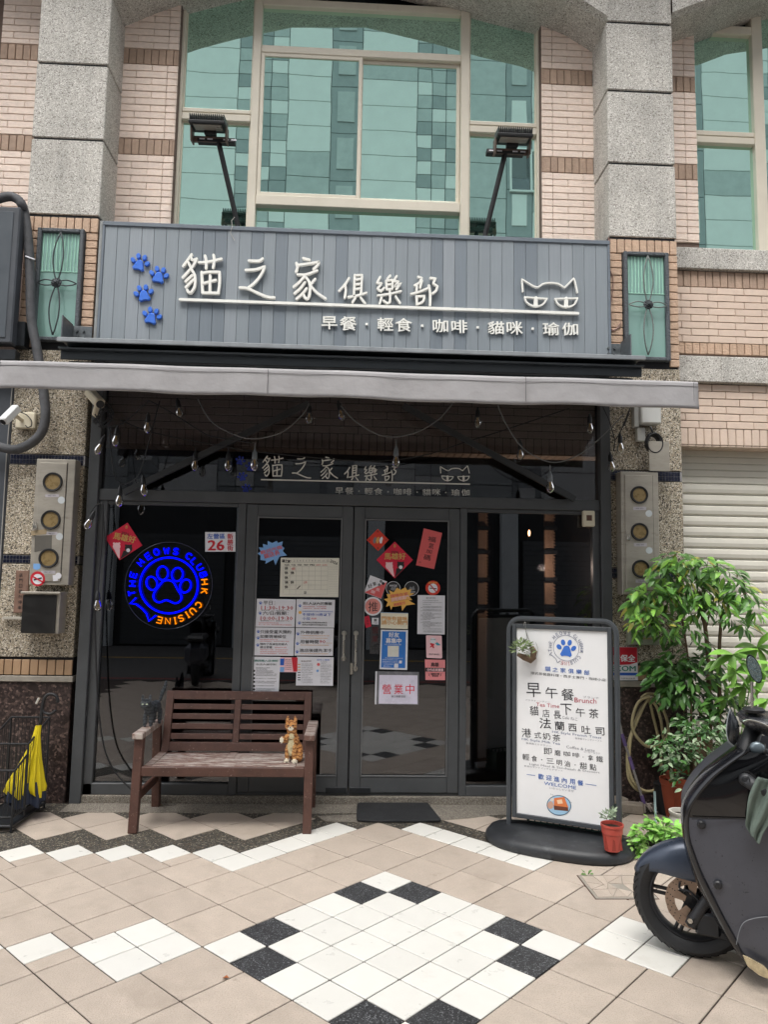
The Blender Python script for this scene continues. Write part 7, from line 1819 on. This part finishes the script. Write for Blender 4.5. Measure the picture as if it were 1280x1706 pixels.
for ring, (rad, m_) in enumerate(((.104, 26), (.092, 22), (.081, 18))):
    for i in range(m_):
        a = 2*PI*(i+.3*ring)/m_; b.lathe([(0, .0052), (.0026, .0052), (.0026, .003)], DC+Vector((rad*math.cos(a), yd_, rad*math.sin(a))), 6, 'Y')
W_(b).obj('disc_holes', BLK, sct, kind='stuff')
# fork and caliper
b = B(); f0, f1 = Q(*Z6(540, 1060), .085), Q(*Z6(425, 1240), .09); b.tube([f0+(f0-f1)*.6, f0, f1], [.022, .022, .026], 12); b.tube([f0+(f0-f1)*.6+Vector((0, -.17, 0)), f1+Vector((0, -.17, 0))], .022, 12)
b.lathe([(0, .03), (.014, .03), (.016, 0), (.016, -.2)], Q(*Z6(424, 1222), .09), 12, 'Y'); W_(b).obj('fork', GRB, sct, smooth=True)
b = B(); c = Q(*Z6(500, 1235), .085); b.cbox(c.x-.045, c.x+.055, c.y-.03, c.y+.02, c.z-.045, c.z+.05, .01); c = Q(*Z6(540, 1270), .075); b.cbox(c.x-.05, c.x+.06, c.y-.02, c.y+.02, c.z-.02, c.z+.01, .005); W_(b).obj('brake_caliper', DRK, sct)
c = Q(*Z6(423, 1222), .125); W_(B().lathe([(0, 0), (.011, 0), (.011, -.012), (0, -.012)], c, 6, 'Y')).obj('axle_nut', CHR, sct)
# fender: shell over the wheel
b = B(); arc = [(-.255, .33), (-.235, .375), (-.195, .42), (-.14, .458), (-.07, .487), (0, .498), (.08, .495), (.15, .47)]
low = [(-.25, .318), (-.215, .335), (-.165, .345), (-.11, .345), (-.05, .338), (.02, .33), (.09, .33), (.15, .34)]
pr_ = [(-1, 1, 0), (-.97, .55, 1), (-.8, .2, 2), (-.45, .03, 2), (0, 0, 2), (.45, .03, 2), (.8, .2, 2), (.97, .55, 1), (1, 1, 0)]
vs = []
for (x, z), (x2, z2) in zip(arc, low):
    wd_k = .074*min(1, .35+(x+.256)*6)
    for y, t, _ in pr_: vs.append((x+(x2-x)*t, y*wd_k, z+(z2-z)*t))
m_ = len(pr_)
b.add(vs, [(i*m_+j, (i+1)*m_+j, (i+1)*m_+j+1, i*m_+j+1) for i in range(len(arc)-1) for j in range(m_-1)])
o = W_(b).obj('front_fender', FEN, sct, smooth='all'); md = o.modifiers.new('s', 'SUBSURF'); md.levels = md.render_levels = 1; md = o.modifiers.new('t', 'SOLIDIFY'); md.thickness = .004
# leg shield panels: domed shells traced in side view
def dome(outline, c, y0, y1, rings=5, pw=2.2, sgn=1):
    b = B(); n = len(outline); vs = []
    for r in range(rings+1):
        t = r/rings; k = 1-t*.92
        y = y0+(y1-y0)*(1-(1-t)**pw)
        for x, z in outline: vs.append((c[0]+(x-c[0])*k, sgn*y, c[1]+(z-c[1])*k))
    fs = [(r*n+i, r*n+(i+1) % n, (r+1)*n+(i+1) % n, (r+1)*n+i) for r in range(rings) for i in range(n)]+[tuple(rings*n+i for i in range(n))]
    b.add(vs, fs); return b
def outl(l, t=.2): return [(q_.x, q_.z) for q_ in [Q(*Z6(*p), t) for p in smooth_line(l, 4)]]
edge = [(640,412),(560,470),(480,530),(420,600),(388,660),(378,710),(383,780),(395,870),(420,960),(460,1060),(510,1160),(560,1250),(610,1330),(680,1410),(740,1460),(800,1497)]
E_ = outl(edge, .14)
ring_pts = [Vector((x, .14, z)) for x, z in E_]
inner = outl([(705,425),(640,468),(560,528),(490,600),(440,668),(415,735),(420,830),(445,910),(480,1000),(525,1090),(575,1190),(630,1290),(672,1375),(740,1425),(800,1460)], .2)
# rim band between edge and inner line, rounded
b = B(); k = min(len(E_), len(inner)); 
def rs(l, n):
    L = [0]; 
    for i in range(1, len(l)): L.append(L[-1]+math.hypot(l[i][0]-l[i-1][0], l[i][1]-l[i-1][1]))
    out = []
    for j in range(n):
        s = L[-1]*j/(n-1); i = max(q for q in range(len(L)) if L[q] <= s+1e-9); i = min(i, len(l)-2); f = (s-L[i])/(L[i+1]-L[i]+1e-9); out.append((l[i][0]+(l[i+1][0]-l[i][0])*f, l[i][1]+(l[i+1][1]-l[i][1])*f))
    return out
NN = 48; Er, Ir = rs(E_, NN), rs(inner, NN)
for (x, z), (x2, z2) in zip(Er, Ir):
    b.v += [tuple(Vector((x+.01, .02, z))), (x, .10, z), (x, .14, z), (x+(x2-x)*.35, .185, z+(z2-z)*.35), (x+(x2-x)*.75, .205, z+(z2-z)*.75), (x2, .203, z2), (x2+.003, .195, z2)]
b.f += [(i*7+j, i*7+j+1, (i+1)*7+j+1, (i+1)*7+j) for i in range(NN-1) for j in range(6)]
o = W_(b).obj('leg_shield_edge', mat('satin black', '15161a', .22, coat=.3), sct, smooth='all')
# other half of the shield, seen from other sides
b = B()
for (x, z), (x2, z2) in zip(Er, Ir): b.v += [(x+.01, .02, z), (x, -.10, z), (x+(x2-x)*.35, -.185, z+(z2-z)*.35), (x2, -.203, z2), (x2+.35, -.21, z2)]
b.f += [(i*5+j, (i+1)*5+j, (i+1)*5+j+1, i*5+j+1) for i in range(NN-1) for j in range(4)]
W_(b).obj('far_side_shield', BODY, sct, smooth='all')
# matte lower panel and gloss upper panel
split = 740
lo = [(415,738),(420,830),(445,910),(480,1000),(525,1090),(575,1190),(630,1290),(672,1375),(740,1425),(800,1460)]
def sheet(left, right, m, nm, y=.2, bulge=.03):
    A, C_ = rs(outl(left, y), 20), rs(outl(right, y), 20); b = B(); K = 12
    for (x, z), (x2, z2) in zip(A, C_):
        for j in range(K+1):
            t = j/K; b.v.append((x+(x2-x)*t, y-.004+bulge*math.sin(min(1, t*1.6)*PI/2), z+(z2-z)*t))
    b.f += [(i*(K+1)+j, i*(K+1)+j+1, (i+1)*(K+1)+j+1, (i+1)*(K+1)+j) for i in range(19) for j in range(K)]
    return W_(b).obj(nm, m, sct, smooth='all')
sheet(lo, [(1250,738),(1250,900),(1250,1050),(1250,1200),(1250,1440)], BODY, 'leg_shield')
sheet([(705,430),(640,472),(560,530),(490,602),(440,670),(415,736)], [(1000,480),(1050,520),(1120,600),(1180,690),(1250,736)], GLB, 'upper_shield', .2, .022)
for x, y in ((475,771),(553,1053)):
    c = Q(*Z6(x, y), .214); W_(B().lathe([(0, .006), (.012, .005), (.017, 0), (.017, -.01)], c, 18, 'Y')).obj('bolt_cover', GRB, sct, smooth=True)
c0 = [Q(*Z6(*p), .232) for p in ((670,1378),(700,1390),(770,1430),(800,1462),(800,1490),(745,1468),(690,1425))]
b = B(); n = len(c0); b.add([p+Vector((0, t, 0)) for t in (0, .012) for p in c0], [tuple(range(n, 2*n)), tuple(range(n-1, -1, -1))]+[(i, (i+1) % n, (i+1) % n+n, i+n) for i in range(n)]); W_(b).obj('side_reflector', mat('amber reflector', 'b9aa8a', .2, metal=.3, var=.3, vs=40), sct)
# steering column, dash, mirror
b = B(); b.tube([Vector((.10, 0, .55)), Vector((.26, 0, 1.02))], [.055, .035], 14); W_(b).obj('steering_column', GRB, sct, smooth='all')
d0 = [(650,262),(668,248),(700,244),(760,250),(840,262),(900,290),(900,350),(840,385),(760,362),(700,335),(660,300)]
o1 = outl(d0, .12); cc0 = (sum(p[0] for p in o1)/len(o1), sum(p[1] for p in o1)/len(o1))
W_(dome(o1, cc0, .02, .15, 5, 2)).obj('handlebar_cover', mat('wet black plastic', '2a2b2f', .2, coat=.5, bump=1, bs=180), sct, smooth='all')
W_(dome([(cc0[0]+(x-cc0[0])*.8, cc0[1]-.02+(z-cc0[1])*.5) for x, z in o1], (cc0[0], cc0[1]-.02), -.10, .02, 3, 1, 1)).obj('handlebar_far_cover', GRB, sct, smooth='all')
b = B(); c = [Q(*Z6(x, y), .165) for x, y in smooth_line([(672,288),(700,280),(750,292),(800,315)], 4)]; b.tube(c, .004, 6); W_(b).obj('highlight_trim', CHR, sct)
b = B(); b.lathe([(0, .0), (.04, 0), (.045, .012), (.035, .02), (0, .022)], Q(*Z6(722, 242), .08), 18); W_(b).obj('mirror_mount', GRB, sct, smooth=True)
b = B(); s0_, s1_ = Q(*Z6(714, 240), .1), Q(*Z6(712, 100), .1); b.tube([s0_, s1_], .006, 8); W_(b).obj('mirror_stem', CHR, sct)
def mirror(c, rx, rz, rot, nm, yy=.1, th=.035):
    b = B(); n = 24
    for t, k in ((-.5, .15), (-.42, .6), (-.2, .92), (0, 1), (.5, 1), (.5, .94)):
        for i in range(n):
            a = 2*PI*i/n; x, z = rx*k*math.cos(a), rz*k*math.sin(a); b.v.append((c.x+x*math.cos(rot)-z*math.sin(rot), c.y+t*th, c.z+x*math.sin(rot)+z*math.cos(rot)))
    b.f += [(r*n+i, r*n+(i+1) % n, (r+1)*n+(i+1) % n, (r+1)*n+i) for r in range(5) for i in range(n)]
    o = W_(b).obj(nm, GRB, sct, smooth=True)
    g = B(); g.v = [(c.x+rx*.9*math.cos(a)*math.cos(rot)-rz*.9*math.sin(a)*math.sin(rot), c.y+th*.5+.0005, c.z+rx*.9*math.cos(a)*math.sin(rot)+rz*.9*math.sin(a)*math.cos(rot)) for a in [2*PI*i/n for i in range(n)]]; g.f = [tuple(range(n))]
    W_(g).obj('mirror_glass', mat('speckled mirror', '8fa3a6', .12, metal=.9, bump=1, bs=120), o)
mc = Q(*Z6(722, 38), .1); mirror(mc, .025, .062, .30, 'mirror')
b = B(); lf_ = outl([(612,226),(600,270),(594,330),(603,378),(628,402),(648,372),(655,320),(645,280),(612,226)], .14)[:-1]; cl = (sum(p[0] for p in lf_)/len(lf_), sum(p[1] for p in lf_)/len(lf_))
W_(dome(lf_, cl, .135, .165, 4, 2)).obj('hand_guard', mat('hand guard', '1d2023', .25), sct, smooth='all'); b = B(); b.tube([Vector((x, .137, z)) for x, z in lf_[:int(len(lf_)*.55)]], .0035, 6); W_(b).obj('guard_trim', mat('grey trim', '8b9092', .3), sct)
b = B(); b.tube([Q(*Z6(700, 400), .08), Q(*Z6(790, 440), .08)], .02, 10); b.tube([Q(*Z6(740, 390), .1), Q(*Z6(745, 440), .1)], .03, 12); b.tube([Q(*Z6(690, 420), .08), Q(*Z6(820, 500), .12)], .03, 12); W_(b).obj('handlebar_mechanism', GRB, sct, smooth='all')
c = Q(*Z6(738, 410), .14); W_(B().ell(c, (.03, .015, .026), 14, 8)).obj('turn_signal', mat('clear lens', '6f7a80', .1, metal=.3), sct, smooth='all')
# luggage hook arm with cloth
b = B(); b.tube([Q(*Z6(x, y), .25) for x, y in ((686,560),(730,592),(790,625),(850,650))], [.027, .024, .024, .022], 12); b.ell(Q(*Z6(684,559), .25), (.027, .022, .027), 14, 10); W_(b).obj('foot_lever', GRB, sct, smooth='all')
c = Q(*Z6(684, 559), .274); W_(B().lathe([(.012, 0), (.014, .002), (.016, 0)], c, 16, 'Y', cap=False)).obj('lever_rivet', DRK, sct)
cl = thing('cloth', 'grey green cloth hanging from the black lever of the scooter', 'cloth', tuple(MS @ Q(*Z6(740, 700), .28)))
rows = [((740,545),(860,575)),((712,600),(850,640)),((695,650),(830,700)),((690,700),(800,760)),((684,745),(770,800)),((678,775),(755,835)),((700,805),(745,862))]
b = B(); K = 14
for i, (p, q_) in enumerate(rows):
    for j in range(K+1):
        t = j/K; x, y = p[0]+(q_[0]-p[0])*t, p[1]+(q_[1]-p[1])*t; b.v.append(tuple(Q(*Z6(x, y), .275+.013*math.sin(t*11+i*.5)+.006*math.sin(t*23))))
b.f = [(i*(K+1)+j, i*(K+1)+j+1, (i+1)*(K+1)+j+1, (i+1)*(K+1)+j) for i in range(len(rows)-1) for j in range(K)]
o = W_(b).obj('fabric', mat('grey green towel', '66736a', .95, var=.15, vs=14, bump=1, bs=300), cl, smooth='all'); md = o.modifiers.new('s', 'SUBSURF'); md.levels = md.render_levels = 2; md = o.modifiers.new('t', 'SOLIDIFY'); md.thickness = .003
# rear of the scooter, outside the picture
b = B(); b.cbox(.45, .95, -.16, .16, .22, .30, .03); W_(b).obj('floorboard', GRB, sct)
b = B(); b.cbox(.85, 1.55, -.16, .16, .32, .68, .09); W_(b).obj('rear_body', BODY, sct)
b = B(); b.cbox(.82, 1.6, -.15, .15, .685, .78, .04); W_(b).obj('seat', GRB, sct)
b = B(); b.lathe([(r_, y) for r_, y in sec], Vector((1.28, 0, .243)), 40, 'Y', cap=False); b.lathe([(0, -.03), (.178, -.03), (.178, .03), (0, .03)], Vector((1.28, 0, .243)), 32, 'Y'); W_(b).obj('rear_wheel', RUB, sct, smooth=True)

# seam lines, scuffs and small hardware on the shield
SEAM = mat('panel gap', '08080a', .8)
b = B(); b.tube([Q(*Z6(x, y), .222) for x, y in ((430,742),(560,742),(690,742),(900,742),(1200,742))], .0022, 6); W_(b).obj('panel_gap', SEAM, sct)
b = B(); b.tube([Q(*Z6(x, y), .224) for x, y in smooth_line([(640,1330),(660,1250),(700,1215),(800,1200),(900,1210)], 4)], .0018, 6); W_(b).obj('scuff_line', mat('scuff', '6f7276', .7), sct)
b = B()
for l in ([(760,420),(740,470),(760,520),(820,540)], [(700,410),(720,450),(790,470)], [(650,405),(690,440),(760,450)]): b.tube([Q(*Z6(x, y), .13) for x, y in smooth_line(l, 5)], .005, 6)
W_(b).obj('control_cable', BLK, sct, smooth='all')
b = B(); b.tube([Q(*Z6(x, y), .07) for x, y in smooth_line([(375,1040),(372,1060),(385,1075),(430,1090),(500,1180),(520,1230)], 5)], .005, 6); W_(b).obj('brake_hose', BLK, sct, smooth='all')
# scooters parked across the road: seen only as dim reflections in the shop glass
for i, (x, y, rz, lab) in enumerate(((-3.2, -7.6, 1.9, 'dark scooter parked across the road, reflected at the left of the left window'), (-1.6, -7.8, 1.75, 'dark scooter parked across the road, reflected in the middle of the left window'), (-.6, -7.7, 2.0, 'dark scooter parked across the road, reflected beside the left door'))):
    r = clone_tree(sct, (x-sct.location.x, y-sct.location.y, 0), lab, rz)
    r['group'] = 'scooters parked across the road'
    pl_ = B().cbox(-.10, .10, -.004, .004, -.05, .05, .002).obj('number_plate', PAP, r); pl_.matrix_parent_inverse = Matrix.Identity(4); pl_.matrix_basis = Matrix.Identity(4)
    pl_.location = (-.30, -.1, .62); pl_.rotation_euler = (0, 0, -rz)
